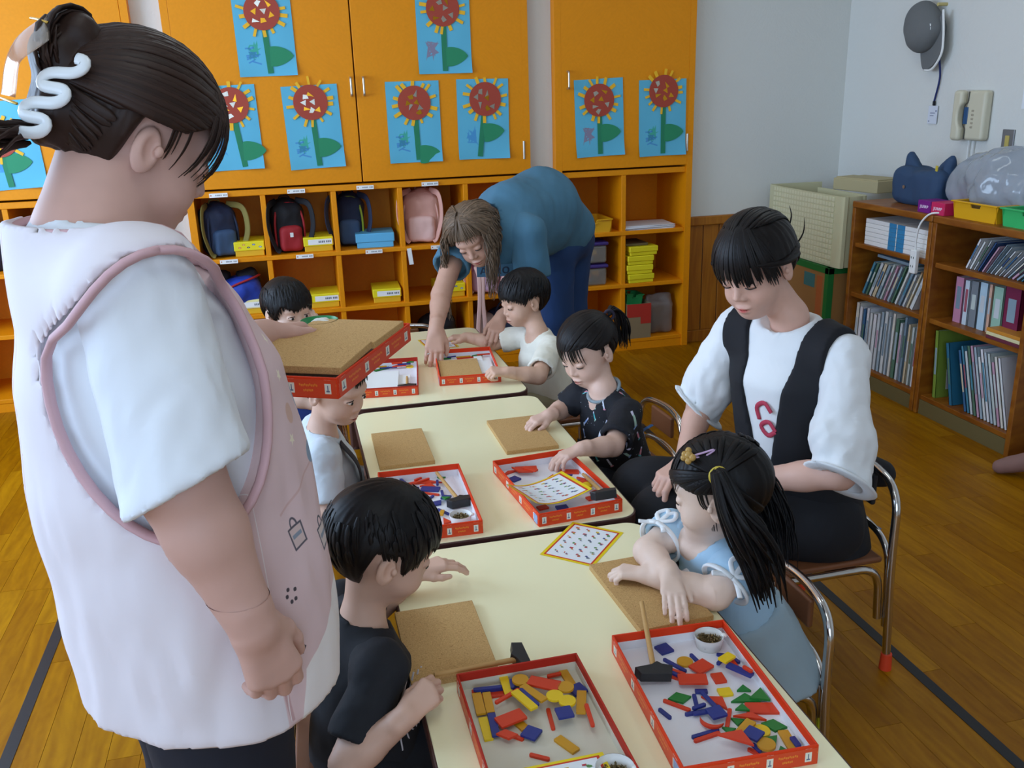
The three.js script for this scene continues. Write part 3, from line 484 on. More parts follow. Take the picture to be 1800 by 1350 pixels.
chair('small chrome chair under the girl in the black patterned shirt', 0.97, -2.64, Math.PI + 0.05, 1);
chair('chrome chair with orange feet under the seated young woman', 1.175, -1.93, Math.PI, 1.18, M.footRubber, false, true);
chair('small chrome chair under the boy in the white T-shirt beside the apron', 0.1, -2.46, 0.2, 1);
chair('small chrome chair under the boy in black nearest the camera', 0.06, -1.47, -0.05, 1);
chair('small chrome chair under the boy in the cream shirt', 0.93, -3.22, Math.PI, 1);
chair('small chrome chair under the boy with his hand at his eye', -0.03, -3.3, 0, 1);
chair('empty small chrome chair at the far end of the tables', 0.46, -3.87, -Math.PI / 2, 1);
// ---------- bookcases along the right wall ----------
M.oak = metres(mat('#a46a1e', 0.45, { map: woodTex(256, [255, 246, 230], [190, 160, 120], 4, 26, 0.9, 1.0, 6) })); M.plinth = mat('#6d6038', 0.7); M.greyBack = mat('#4c5866', 0.7);
function bookcase(label, z0, z1) {
  const t = thing('bookcase', label, 'bookcase', [2.66, 0, (z0 + z1) / 2]), L = z1 - z0, D = 0.42, s = 0.024, H = 0.882;
  for (const k of [-1, 1]) obj('side_panel', rb(D, H - 0.03, s, 0.004, D / 2, (H - 0.03) / 2, k * (L / 2 - s / 2)), M.oak, t);
  obj('top_panel', rb(D + 0.006, 0.03, L, 0.006, D / 2, H - 0.015, 0), M.oak, t);
  for (const y of [0.684, 0.44, 0.088]) obj('shelf', rb(D - 0.02, 0.022, L - 2 * s, 0.003, D / 2 + 0.004, y - 0.011, 0), M.oak, t);
  obj('plinth_board', bx(0.016, 0.066, L - 2 * s, 0.02, 0.033, 0), M.plinth, t);
  obj('back_panel', bx(0.01, H - 0.1, L - 2 * s, D - 0.005, H / 2, 0), M.greyBack, t);
}
bookcase('oak bookcase nearer the corner, behind the young woman', -3.93, -3.352);
bookcase('oak bookcase nearer the camera, at the right edge', -3.348, -2.77);
const bookCols = ['#cfd6da', '#b9c7d0', '#3f6f9a', '#4f8fa8', '#dfe3e2', '#8ea6b4', '#c9a0b4', '#e4e0d4', '#5a7f6a', '#a8bcc8', '#d9c9a8', '#3a5a88', '#e8e8ec', '#7f97a8', '#c8d4d0', '#a85a6a'];
const bookMats = bookCols.map(c => mat(c, 0.4)), pageMat = mat('#d8d6cc', 0.8);
// spine looks to -x; tilt leans the top towards +z or -z
function book(label, z, y, th, h, d, tilt, m, group, back = 0.02) {
  const t = thing('picture_book', label, 'book', [2.68 + back, y, z], 0, group); t.rotation.x = tilt;
  obj('cover', [bx(d, h, 0.0022, d / 2, h / 2, -th / 2 + 0.0011), bx(d, h, 0.0022, d / 2, h / 2, th / 2 - 0.0011), bx(0.0025, h, th, 0.00125, h / 2, 0)], m, t);
  obj('pages', bx(d - 0.006, h - 0.006, Math.max(0.002, th - 0.0046), d / 2, h / 2, 0), pageMat, t);
  obj('spine_print', rb(0.001, h * rr(0.3, 0.55), th * 0.5, 0.0003, -0.0004, h * 0.55, 0, 1), bookMats[Math.floor(rnd() * 16)], t);
  return t;
}
const ord = n => ['first', 'second', 'third', 'fourth', 'fifth', 'sixth', 'seventh', 'eighth', 'ninth', 'tenth', 'eleventh', 'twelfth', 'thirteenth', 'fourteenth', 'fifteenth', 'sixteenth', 'seventeenth', 'eighteenth', 'nineteenth', 'twentieth', 'twenty-first', 'twenty-second', 'twenty-third', 'twenty-fourth'][n];
const colName = i => ['pale grey', 'grey blue', 'mid blue', 'teal blue', 'off white', 'slate', 'pink', 'cream', 'dull green', 'light blue', 'sand', 'dark blue', 'white', 'steel blue', 'mint grey', 'rose'][i];
function bookRow(n, zA, zB, y, hs, ths, tilt, where, group, pick, rising = 0) {
  const step = (zB - zA) / n;
  for (let i = 0; i < n; i++) { const ci = pick[i % pick.length], tl = typeof tilt === 'function' ? tilt(i / n) : tilt, h = rr(...hs); book(`${colName(ci)} book, ${ord(i)} ${where}`, zA + (i + 0.5) * step, y + Math.abs(Math.sin(tl)) * 0.004 + 0.001, Math.min(step * 0.9 * Math.cos(tl), rr(...ths)), h, rr(0.2, 0.26), tl, bookMats[ci], group); }
}
// corner bookcase: bottom row upright, middle row leaning towards the camera side
bookRow(18, -3.895, -3.385, 0.088, [0.27, 0.315], [0.016, 0.027], 0.03, 'from left, corner bookcase bottom shelf', 'books on the corner bookcase, bottom shelf', [7, 12, 2, 12, 4, 12, 0, 9, 4, 1, 7, 8, 0, 13, 10, 14, 12, 3]);
bookRow(14, -3.86, -3.47, 0.44, [0.17, 0.2], [0.014, 0.024], 0.42, 'from left, corner bookcase middle shelf', 'books on the corner bookcase, middle shelf', [3, 8, 0, 10, 5, 14, 6, 9, 8, 4, 13, 0, 10, 4]);
o = obj('picture_book', rb(0.26, 0.014, 0.24, 0.003, 0.13, 0.007, 0), bookMats[13]); o.position.set(2.7, 0.442, -3.64); o.position.y = 0.632; o.rotation.x = 0.02; tag(o, 'grey book lying flat on top of the corner bookcase\'s leaning books', 'book');
// stacks of white workbooks with blue spines, top shelf
for (let i = 0; i < 12; i++) { const c = i < 6; const t = thing('workbook', `white workbook, ${ord(c ? i : i - 6)} from the bottom of the ${c ? 'left' : 'right'} pile, corner bookcase top shelf`, 'book', [2.69, 0.684 + (c ? i : i - 6) * 0.0205, c ? -3.74 : -3.5], 0, 'white workbooks on the top shelf'); obj('pages', rb(0.24, 0.0195, 0.235, 0.002, 0.12, 0.0098, 0, 1), M.white, t); obj('blue_spine', bx(0.002, 0.0195, 0.05, -0.0012, 0.0098, c ? 0.09 : -0.09), mat('#2f86b8', 0.5), t); }
// camera side bookcase
bookRow(13, -3.08, -2.83, 0.088, [0.26, 0.3], [0.013, 0.022], -0.3, 'of the leaning row, right bookcase bottom shelf', 'books on the right bookcase, bottom shelf', [2, 3, 0, 8, 6, 9, 4, 12, 1, 14, 6, 7, 12]);
{ const t = book('large picture book with a green cover, turned face out on the right bookcase', -3.27, 0.088, 0.022, 0.3, 0.3, -0.08, mat('#7f9a3c', 0.45)); obj('cover_print', rb(0.2, 0.09, 0.001, 0.0004, 0.15, 0.08, 0.0115, 1), mat('#c9c4cc', 0.5), t); }
{ const t = book('broad blue picture book leaning on the green one', -3.16, 0.088, 0.02, 0.27, 0.3, -0.24, mat('#2b6f8e', 0.45)); }
const mid = [['pink', '#c98aa6', 0.05], ['white', '#cfdde8', 0.03], ['grey', '#7f8890', 0.045], ['light blue', '#b9d6e6', 0.045], ['apricot', '#d8b09a', 0.02], ['mint green', '#9cc4b0', 0.055], ['wine red', '#7a2348', 0.085]];
{ let z = -3.25; mid.forEach(([n, c, th], i) => { book(`${n} thick book on the right bookcase's middle shelf`, z + th / 2, 0.44, th * 0.97, 0.19 + (i === 6 ? 0.02 : rr(-0.01, 0.01)), 0.24, -0.02, mat(c, 0.5), 'thick books on the right bookcase, middle shelf', 0.05); z += th + 0.006; }); }
for (const [i, c] of [[0, '#6a2a3c'], [1, '#e3d9a8'], [2, '#d08a2e']]) { o = obj('picture_book', rb(0.24, 0.014, 0.19, 0.002, 0.12, 0.007, 0), mat(c, 0.5)); o.position.set(2.67, 0.44 + i * 0.0145, -2.885); tag(o, `${['dark red', 'cream', 'orange'][i]} book lying flat at the end of the right bookcase's middle shelf`, 'book'); }
bookRow(16, -3.18, -2.81, 0.684, [0.13, 0.155], [0.007, 0.013], t => 0.45 + t * 0.55, 'of the fanned row, right bookcase top shelf', 'thin books fanned on the right bookcase, top shelf', [12, 4, 0, 11, 6, 9, 1, 4, 0, 12, 9, 6, 5, 3, 2, 9]);
// ---------- on top of the bookcases ----------
const BT = 0.882;
{
  const t = thing('handbag', 'navy cloth bag with a curved top on the corner bookcase', 'bag', [2.86, BT, -3.66], 0), fr = frame([0, 0, 0], [-1, 0, 0], [0, 1, 0]);
  obj('body', blob([rbox(fr, [0, 0.08, 0], [0.165, 0.085, 0.09], 0.045, 0.03), ell(fr, [0, 0.215, 0], [0.085, 0.06, 0.2], 0.03, -1)], 0.009, 0.008, 12, (X, Y) => -Y), mat('#2c4666', 0.75), t);
  for (const s of [-1, 1]) obj('top_corner', blob([fcap(fr, [s * 0.115, 0.12, 0], [s * 0.14, 0.215, 0], 0.045, 0.014, 0.02), fcap(fr, [s * 0.06, 0.13, 0], [s * 0.13, 0.2, 0], 0.03, 0.014, 0.03)], 0.008, 0.006, 16), mat('#2a4463', 0.75), t);
  obj('snap', cyl(0.008, 0.008, 0.004, 0, 0, 0, 12).rotateZ(Math.PI / 2).translate(-0.092, 0.08, -0.05), M.nickel, t); obj('yellow_tab', rb(0.006, 0.05, 0.014, 0.002, -0.06, 0.16, 0.12), mat('#c9b23a', 0.6), t);
}
{
  const t = thing('plastic_sack', 'large crumpled clear plastic sack on the right bookcase', 'plastic bag', [2.9, BT, -3.2]);
  obj('sack', blob([ell(WORLD, [0, 0.12, 0], [0.16, 0.16, 0.24], 0.05), ell(WORLD, [0.02, 0.1, 0.22], [0.14, 0.13, 0.15], 0.05), ell(WORLD, [0, 0.1, -0.2], [0.12, 0.12, 0.12], 0.05)], 0.009, 0.022, 11, (X, Y, Z) => Math.max(-Y, X - 0.21)), mat('#ccd2da', 0.12, { transmission: 0.55, thickness: 0, ior: 1.3, clearcoat: 0.6, clearcoatRoughness: 0.08 }), t);
  obj('contents', blob([ell(WORLD, [0.02, 0.09, 0], [0.11, 0.1, 0.18], 0.05), ell(WORLD, [0.02, 0.08, 0.2], [0.1, 0.08, 0.1], 0.05)], 0.012, 0.02, 16, (X, Y) => 0.004 - Y), mat('#b9bec4', 0.7), t);
}
const wordTex = (bg, s) => canvasTex(128, 96, (g, w, h) => { g.fillStyle = bg; g.fillRect(0, 0, w, h); g.fillStyle = '#f2e6f2'; g.font = 'bold 34px sans-serif'; g.textAlign = 'center'; g.fillText(s, w / 2, 60); });
for (const [c, n, z] of [['#7a1a80', 'purple', -3.437], ['#d1265e', 'crimson', -3.35]]) { const t = thing('small_carton', `${n} small carton with white lettering beside the power strip`, 'box', [2.71, BT, z]); obj('carton', rb(0.09, 0.052, 0.082, 0.002, 0.012, 0.026, 0), mat(c, 0.45), t); const f = obj('front_print', bx(0.08, 0.05, 0.001), mat('#ffffff', 0.45, { map: wordTex(c, 'JUMP') }), t); f.rotation.y = -Math.PI / 2; f.position.set(-0.0338, 0.026, 0); }
{ const t = tray('tray', 'yellow plastic tray on the right bookcase', [2.79, BT, -3.155], Math.PI / 2, M.tray, 0.25, 0.2, 0.068); }
{ const t = tray('tray', 'bright green plastic tray at the right edge', [2.79, BT, -2.88], Math.PI / 2, M.trayG, 0.25, 0.2, 0.068); o = obj('paper_sheet', rb(0.15, 0.002, 0.18, 0.0006, 0, 0.001, 0, 1), M.paper); o.position.set(2.79, BT + 0.03, -2.87); o.rotation.y = 0.1; tag(o, 'white paper lying in the green tray', 'paper'); }
{
  const t = thing('power_strip', 'white power strip hanging by its cord between the bookcases', 'power strip', [2.65, 0.62, -3.43]);
  const b = obj('strip_body', rb(0.022, 0.105, 0.04, 0.006, 0, 0.052, 0), M.white, t); for (const y of [0.032, 0.07]) for (const z of [-0.007, 0.007]) obj('slot', bx(0.001, 0.009, 0.004, -0.0112, y, z), mat('#3a4a4a', 0.6), b);
  obj('cord', sweep(curve([[0, 0.1, 0], [-0.004, 0.16, 0.004], [-0.008, 0.22, 0.025], [0.0, 0.262, 0.06], [0.02, 0.272, 0.085], [0.06, 0.268, 0.1]], 30), () => [0.0042, 0.0042], 8), M.white, t);
}
// carton with green edges and the folded bath mat standing on it
{
  const t = thing('moving_carton', 'brown carton with green edges in the corner behind the young woman', 'carton', [2.83, 0, -4.27]), W = 0.44, H = 0.54, D = 0.52; M.cardB = mat('#9c6f3a', 0.85); M.greenEdge = mat('#17702f', 0.6);
  obj('carton', rb(W, H, D, 0.006, 0, H / 2, 0), M.cardB, t);
  obj('edge_tape', [b2(-W / 2 - 0.002, -W / 2 + 0.03, 0, H, D / 2 - 0.03, D / 2 + 0.002), b2(-W / 2 - 0.002, -W / 2 + 0.03, H - 0.03, H + 0.002, -D / 2, D / 2), b2(-W / 2, W / 2, H - 0.03, H + 0.002, D / 2 - 0.03, D / 2 + 0.002)], M.greenEdge, t);
  obj('orange_print', b2(-W / 2 - 0.0015, -W / 2, 0.06, H - 0.05, D / 2 - 0.1, D / 2 - 0.05), mat('#b0602c', 0.8), t); obj('teal_print', b2(-W / 2 - 0.0015, -W / 2, H - 0.12, H - 0.05, D / 2 - 0.22, D / 2 - 0.12), mat('#3d7474', 0.8), t);
}
{
  const t = thing('foam_mat', 'folded cream foam mat with raised squares standing on the carton', 'mat', [2.64, 0.545, -4.32]), H = 0.35, L = 0.33; M.foam = mat('#cbc69f', 0.85); M.foamSq = mat('#d8d4b0', 0.85);
  const path = [[0.3, 0, -L + 0.0], [0.05, 0, -L - 0.02], [-0.0, 0, -L + 0.04], [0, 0, L - 0.04], [0.03, 0, L], [0.1, 0, L], [0.13, 0, L - 0.05], [0.13, 0, -0.1]];
  const P = curve(path, 60), pos = [], idx = []; P.forEach(p => { pos.push(p[0], 0, p[2], p[0], H, p[2]); });
  const sh = new THREE.Shape(); const off = 0.012, nrmAt = i => { const a = P[Math.max(0, i - 1)], b = P[Math.min(P.length - 1, i + 1)], d = nrm3(sub3(b, a)); return [d[2], 0, -d[0]]; };
  P.forEach((p, i) => { i ? sh.lineTo(p[0], -p[2]) : sh.moveTo(p[0], -p[2]); }); for (let i = P.length - 1; i >= 0; i--) { const n = nrmAt(i); sh.lineTo(P[i][0] - n[0] * off, -(P[i][2] - n[2] * off)); }
  obj('sheet', lie(new THREE.ExtrudeGeometry(sh, { depth: H, bevelEnabled: false })), M.foam, t);
  const sq = []; for (let i = 0; i < 22; i++) for (let j = 0; j < 13; j++) sq.push(rb(0.006, 0.02, 0.021, 0.002, -0.0145, 0.018 + j * 0.0263, -L + 0.045 + i * 0.0268, 1)); const m = obj('raised_squares', sq, M.foamSq, t); m.userData.kind = 'stuff';
}
o = obj('moving_carton', [rb(0.22, 0.06, 0.3, 0.004, 0, 0.03, 0), b2(-0.1, 0.02, 0.06, 0.066, -0.14, 0.14)], mat('#b9ac84', 0.8)); o.position.set(2.95, 0.905, -4.22); o.rotation.y = 0.2; o.position.y = 0.89; tag(o, 'open cream carton flaps behind the foam mat in the corner', 'carton');
// ---------- on the right wall ----------
{
  const t = thing('wall_telephone', 'cream wall telephone with a handset above the plastic sack', 'telephone', [XR, 1.155, -3.71], -Math.PI / 2), c = mat('#d2cbb2', 0.45);
  obj('base', rb(0.12, 0.22, 0.045, 0.016, 0.03, 0.11, 0.0225), c, t); const hs = obj('handset', blob([rbox(WORLD, [-0.062, 0.11, 0.05], [0.03, 0.112, 0.02], 0.016, 0.01), ell(WORLD, [-0.03, 0.11, 0.052], [0.022, 0.05, 0.05], 0.012, -1)], 0.005, 0), c, t);
  obj('window', rb(0.026, 0.075, 0.004, 0.002, -0.022, 0.11, 0.046), mat('#24507c', 0.3), t); obj('groove', [sweep(curve([[-0.012, 0.215, 0.047], [-0.015, 0.17, 0.047], [-0.034, 0.15, 0.047], [-0.036, 0.075, 0.047], [-0.018, 0.05, 0.047], [-0.018, 0.006, 0.047]], 24), () => [0.003, 0.002])], mat('#4a4a44', 0.6), t);
  for (let i = 0; i < 5; i++) obj('button', rb(0.014, 0.009, 0.004, 0.002, 0.02, 0.06 + i * 0.018, 0.046), mat('#a99f8a', 0.6), t);
  for (const x of [-0.02, 0.01]) obj('cord', sweep(curve([[x, 0.01, 0.014], [x - 0.002, -0.06, 0.012], [x + 0.002, -0.18, 0.01], [x, -0.28, 0.01]], 16), () => [0.003, 0.003], 6), M.white, t);
}
{
  const t = thing('wall_switch', 'grey metal switch plate with a yellowed rocker right of the telephone', 'switch', [XR, 1.092, -3.5], -Math.PI / 2);
  obj('plate', rb(0.07, 0.118, 0.008, 0.003, 0, 0.059, 0.004), mat('#8d8f92', 0.4, { metalness: 0.6 }), t); obj('rocker', rb(0.024, 0.066, 0.006, 0.002, 0, 0.059, 0.009), mat('#c2ae5e', 0.5), t);
}
{
  const tx = canvasTex(256, 512, (g, w, h) => { g.fillStyle = '#e9ecf0'; g.fillRect(0, 0, w, h); g.fillStyle = '#3c4048'; for (let r = 0; r < 9; r++) { g.fillRect(30, 30 + r * 44, 22, 18); g.fillRect(64, 36 + r * 44, 130, 6); } g.strokeStyle = '#6a7078'; g.lineWidth = 3; g.strokeRect(24, 440, 60, 40); });
  const t = thing('wall_poster', 'white notice sheet with dark lettering cut by the right edge', 'poster', [XR, 1.297, -3.3], -Math.PI / 2); obj('sheet', bx(0.3, 0.6, 0.002, 0, 0.3, 0.002), mat('#ffffff', 0.7, { map: tx }), t);
}
{
  const t = thing('baseball_cap', 'grey cap with a white edged brim hanging on the wall', 'cap', [XR, 1.5, -4.03], -Math.PI / 2), g = mat('#6b6d6d', 0.85), fr = frame([-0.04, 0.155, 0.06], [0.05, 0.0, 1], [-0.45, 0.9, 0.0]);
  obj('crown', blob([ell(fr, [0, 0.02, 0], [0.105, 0.115, 0.07], 0.02), ell(fr, [0.01, -0.03, 0.0], [0.1, 0.07, 0.072], 0.03)], 0.007, 0.003, 14, (x, y, z) => -z + 0.004), g, t);
  const br = []; const brim = new THREE.Shape(); brim.moveTo(-0.06, 0.075); brim.bezierCurveTo(-0.045, 0.03, -0.04, -0.02, -0.015, -0.03); brim.bezierCurveTo(0.045, -0.03, 0.105, 0.03, 0.102, 0.1); brim.bezierCurveTo(0.1, 0.15, 0.085, 0.19, 0.078, 0.235); brim.bezierCurveTo(0.04, 0.16, 0.0, 0.08, -0.06, 0.075);
  obj('brim', extrude(brim, 0.006, 0.002).translate(0, 0, 0.05), g, t);
  obj('brim_edge', sweep(curve([[-0.015, -0.03, 0.054], [0.045, -0.025, 0.056], [0.098, 0.04, 0.056], [0.1, 0.12, 0.056], [0.08, 0.235, 0.056]], 30), () => [0.0055, 0.005], 8), M.white, t); obj('logo', [bx(0.012, 0.012, 0.002, 0.055, 0.17, 0.1), bx(0.008, 0.012, 0.002, 0.058, 0.155, 0.1)], M.white, t);
  obj('button', ell && new THREE.SphereGeometry(0.01, 10, 8).translate(-0.08, 0.27, 0.06), g, t); obj('hook', cyl(0.008, 0.008, 0.05, 0, 0, 0, 10).rotateX(Math.PI / 2).translate(0.03, 0.262, 0.025), mat('#c8b878', 0.5), t);
}
{
  const t = thing('lanyard', 'navy lanyard with a white name card hanging below the cap', 'lanyard', [XR, 1.25, -4.0], -Math.PI / 2);
  obj('band', sweep(curve([[0.025, 0.27, 0.03], [0.02, 0.2, 0.012], [0.014, 0.15, 0.01], [0.002, 0.1, 0.01], [-0.004, 0.075, 0.01]], 20), () => [0.006, 0.003], 8), mat('#1f2c66', 0.7), t); obj('clip', rb(0.014, 0.022, 0.01, 0.004, -0.004, 0.066, 0.01), M.blackCloth, t);
  obj('card', rb(0.066, 0.085, 0.003, 0.001, -0.008, 0.012, 0.008), mat('#d8dce6', 0.4), t); obj('card_print', [bx(0.034, 0.004, 0.0006, -0.008, 0.02, 0.0098), bx(0.026, 0.004, 0.0006, -0.012, 0.008, 0.0098), bx(0.008, 0.008, 0.0006, 0.016, 0.03, 0.0098), bx(0.008, 0.006, 0.0006, -0.03, -0.018, 0.0098)], mat('#7d86a0', 0.6), t);
}
// mauve padded bolster at the right edge
{
  const t = thing('padded_bolster', 'mauve padded tube leaning on the floor at the right edge', 'cushion', [2.5, 0, -2.66]), m = mat('#8d6a62', 0.85);
  obj('cover', blob([cap([0.03, 0.028, 0.0], [0.32, 0.2, 0.28], 0.028, 0.06, 0.02), cap([0.18, 0.12, 0.1], [0.4, 0.34, 0.36], 0.05, 0.08, 0.03)], 0.009, 0.004, 12), m, t); obj('lower_panel', blob([rbox(WORLD, [0.3, 0.05, 0.2], [0.14, 0.05, 0.12], 0.03)], 0.012, 0.004, 12), mat('#735a58', 0.85), t);
}
const PA = [['b','bar',0.582,-1.27,-1.09,0.051],['b','bar',0.624,-1.277,-1.44,0.031],['r','bar',0.52,-1.265,0.48,0.036],['r','bar',0.563,-1.243,-0.8,0.032],['b','bar',0.57,-1.241,-0.99,0.024],['r','bar',0.578,-1.252,-0.86,0.033],['b','bar',0.677,-1.273,-0.48,0.025],['b','bar',0.69,-1.254,-1.23,0.032],['r','bar',0.686,-1.243,-1.19,0.05],['r','bar',0.701,-1.232,-1.6,0.052],['b','bar',0.662,-1.254,0.67,0.026],['b','rect',0.675,-1.209,-0.98,0.048,0.014],['r','bar',0.695,-1.202,-1.16,0.02],['r','bar',0.541,-1.168,-0.85,0.049],['b','bar',0.514,-1.154,-1.25,0.029],['b','bar',0.575,-1.17,-1.85,0.033],['b','rect',0.595,-1.19,-0.28,0.021,0.01],['b','bar',0.595,-1.162,-1.44,0.049],['b','bar',0.568,-1.142,-0.03,0.048],['b','bar',0.568,-1.135,-0.05,0.026],['b','bar',0.572,-1.15,0.19,0.026],['r','bar',0.607,-1.115,-2.14,0.048],['b','bar',0.556,-1.092,0.11,0.049],['r','bar',0.555,-1.084,0.15,0.048],['r','bar',0.608,-1.034,-1.03,0.02],['b','bar',0.614,-1.036,-1.36,0.02],['y','disc',0.603,-1.274,0],['Y','disc',0.642,-1.073,0],['y','disc',0.629,-1.034,0],['Y','rect',0.667,-1.242,0.43,0.028,0.018],['Y','rect',0.632,-1.177,-0.1,0.023,0.02],['y','rect',0.616,-1.08,0.61,0.05,0.017],['y','rect',0.678,-1.043,-1.7,0.042,0.017],['b','rect',0.689,-1.031,-1.61,0.022,0.009],['b','sq',0.584,-1.334,0.2],['b','sq',0.59,-1.124,0.1],['b','sq',0.619,-1.057,0.6],['r','rect',0.59,-1.214,-0.29,0.049,0.026],['r','rect',0.622,-1.248,0.39,0.036,0.028],['r','rect',0.639,-1.215,-0.08,0.021,0.026],['r','rect',0.672,-1.122,-0.28,0.054,0.026],['g','tri',0.665,-1.176,-0.29,0.024,0.016],['g','tri',0.655,-1.151,-0.28,0.049,0.022],['g','tri',0.682,-1.148,-0.47,0.033,0.03],['g','tri',0.637,-1.127,-0.37,0.023,0.016],['g','tri',0.618,-1.104,-0.46,0.022,-0.016],['g','tri',0.595,-1.089,-0.45,0.022,-0.014],['g','tri',0.648,-1.05,-0.05,0.024,-0.02],['g','tri',0.651,-1.024,-0.1,0.019,0.014],['g','para',0.553,-1.184,-0.7,0.026,0.022],['g','para',0.668,-1.079,-1.09,0.026,0.022],['r','tri',0.608,-1.16,-0.99,0.05,0.022],['r','tri',0.639,-1.105,-0.47,0.052,0.014],['r','tri',0.589,-1.053,-0.73,0.057,0.026],['r','cres',0.577,-1.113,-0.7,0.033]];
const PB = [['r','rect',0.249,-1.305,-0.09,0.054,0.025],['b','bar',0.253,-1.326,-0.07,0.05],['b','bar',0.249,-1.288,-0.11,0.049],['Y','rect',0.281,-1.291,-1.6,0.055,0.015],['b','sq',0.304,-1.312,0.1],['b','bar',0.29,-1.282,-1.68,0.024],['y','disc',0.305,-1.283,0],['r','rect',0.348,-1.296,-0.58,0.055,0.024],['r','rect',0.341,-1.262,-0.63,0.055,0.024],['r','bar',0.369,-1.319,0.07,0.026],['y','rect',0.409,-1.293,-1.5,0.054,0.015],['b','sq',0.398,-1.248,0.3],['y','disc',0.373,-1.243,0],['Y','disc',0.349,-1.226,0],['Y','disc',0.365,-1.207,0],['y','rect',0.394,-1.209,-1.91,0.057,0.016],['r','bar',0.332,-1.193,-1.68,0.052],['b','sq',0.352,-1.181,0],['r','bar',0.396,-1.169,-1.69,0.055],['r','bar',0.275,-1.253,0.47,0.053],['Y','rect',0.298,-1.23,-1.2,0.057,0.015],['b','bar',0.308,-1.235,-1.23,0.052],['y','rect',0.317,-1.243,-1.09,0.054,0.015],['y','rect',0.227,-1.258,-1.63,0.055,0.016],['y','rect',0.243,-1.256,-1.65,0.053,0.014],['Y','rect',0.224,-1.199,-1.6,0.055,0.015],['b','rect',0.239,-1.2,-1.65,0.056,0.013],['y','rect',0.278,-1.202,-1.18,0.048,0.015],['r','rect',0.268,-1.202,0.27,0.047,0.027],['r','para',0.253,-1.166,-0.8,0.024,0.016],['r','bar',0.27,-1.165,-0.79,0.021],['b','sq',0.292,-1.164,0.8],['y','rect',0.339,-1.128,-1.1,0.043,0.016],['r','bar',0.291,-1.113,-0.62,0.033]];
const PC = [['r','tri',0.275,-2.223,-0.19,0.104,0.022],['b','bar',0.229,-2.207,-1.28,0.057],['g','tri',0.327,-2.236,-0.31,0.023,-0.014],['r','bar',0.271,-2.188,0.41,0.051],['r','tri',0.286,-2.164,-0.41,0.043,0.022],['b','rect',0.287,-2.14,-0.39,0.049,0.026],['r','bar',0.283,-2.112,-0.59,0.05],['b','bar',0.31,-2.165,-1.71,0.03],['b','bar',0.312,-2.1,-1.65,0.045],['b','bar',0.282,-2.091,0.84,0.021],['b','bar',0.269,-2.105,0.65,0.012],['b','bar',0.256,-2.137,-1.65,0.05],['b','para',0.288,-2.051,0.15,0.026,0.022],['b','rect',0.316,-2.07,-0.47,0.024,0.02],['g','tri',0.313,-2.057,-0.31,0.022,-0.014],['b','bar',0.297,-1.999,-1.03,0.044],['y','rect',0.291,-1.986,-0.31,0.01,0.026],['r','tri',0.294,-1.946,0.23,0.021,0.03],['y','rect',0.232,-2.166,-0.31,0.01,0.012],['r','bar',0.265,-2.204,0.49,0.024]];
const PD = [['r','tri',0.503,-2.207,0.45,0.056,0.014],['r','rect',0.552,-2.2,-0.18,0.058,0.024],['r','tri',0.535,-2.165,-0.78,0.066,-0.018],['r','rect',0.559,-2.157,-0.89,0.041,0.014],['b','sq',0.509,-2.135,0.5],['r','tri',0.606,-2.115,-0.31,0.028,0.026],['r','rect',0.66,-2.136,-0.31,0.051,0.024],['b','para',0.636,-2.105,-0.31,0.034,0.014],['r','bar',0.676,-2.084,-0.86,0.028],['r','rect',0.659,-2.075,-0.68,0.04,0.012],['b','rect',0.656,-2.063,-0.45,0.027,0.013],['r','rect',0.664,-2.04,0.39,0.033,0.026],['Y','disc',0.671,-2.016,0],['r','rect',0.692,-1.987,-1.02,0.031,0.024],['r','rect',0.665,-1.964,0.17,0.029,0.02],['b','rect',0.578,-1.936,0.02,0.029,0.02],['r','rect',0.533,-1.949,0.19,0.026,0.02],['Y','disc',0.605,-2.088,0]];
const PE = [['g','rect',0.297,-3.331,0.45,0.063,0.014],['b','bar',0.315,-3.293,-0.11,0.064],['y','bar',0.281,-3.282,-0.06,0.053],['Y','disc',0.4,-3.334,0],['r','tri',0.356,-3.294,-0.06,0.053,0.02],['b','rect',0.382,-3.349,-0.02,0.048,0.01],['r','rect',0.356,-3.35,0.05,0.039,0.012],['g','tri',0.399,-3.307,-0.07,0.028,0.01]];
const PF = [['g','rect',0.539,-3.375,0.01,0.045,0.014],['r','rect',0.619,-3.384,0.01,0.068,0.012],['g','tri',0.661,-3.36,-0.16,0.042,0.016],['y','bar',0.607,-3.35,-0.06,0.056],['r','bar',0.697,-3.403,-0.06,0.057],['b','bar',0.562,-3.35,0.12,0.035]];
// ---------- hammer game: trays, cork boards, wooden pieces, hammers, nail cups, cards ----------
M.red = mat('#e23a0c', 0.5, { specularIntensity: 0.6 }); M.trayWhite = mat('#e9e7ea', 0.6); M.trayDull = mat('#d9d2bd', 0.65); M.redWorn = mat('#b62a16', 0.6, { specularIntensity: 0.6 });
const sideTex = canvasTex(512, 48, (g, w, h) => {
  g.fillStyle = '#dd4316'; g.fillRect(0, 0, w, h);
  for (let i = 0; i < 4; i++) { const x = 14 + i * 150; g.fillStyle = '#e9e6d6'; g.fillRect(x, 10, 26, 28); g.fillStyle = '#5d6a86'; g.fillRect(x + 11, 15, 4, 18); g.fillRect(x + 6, 29, 14, 4); g.globalAlpha = 0.75; g.fillStyle = '#f0a02a'; for (let k = 0; k < 11; k++) g.fillRect(x + 46 + k * 7, 13 + (k % 3 === 0 ? -2 : 0), 5, 6); for (let k = 0; k < 6; k++) g.fillRect(x + 62 + k * 7, 27 + (k % 2 ? -1 : 0), 5, 6); g.globalAlpha = 1; }
});
M.sidePrint = mat('#ffffff', 0.45, { map: sideTex }); M.stickerBlue = mat('#8fa8cc', 0.5);
const BW = 0.215, BD = 0.348, BH = 0.035;
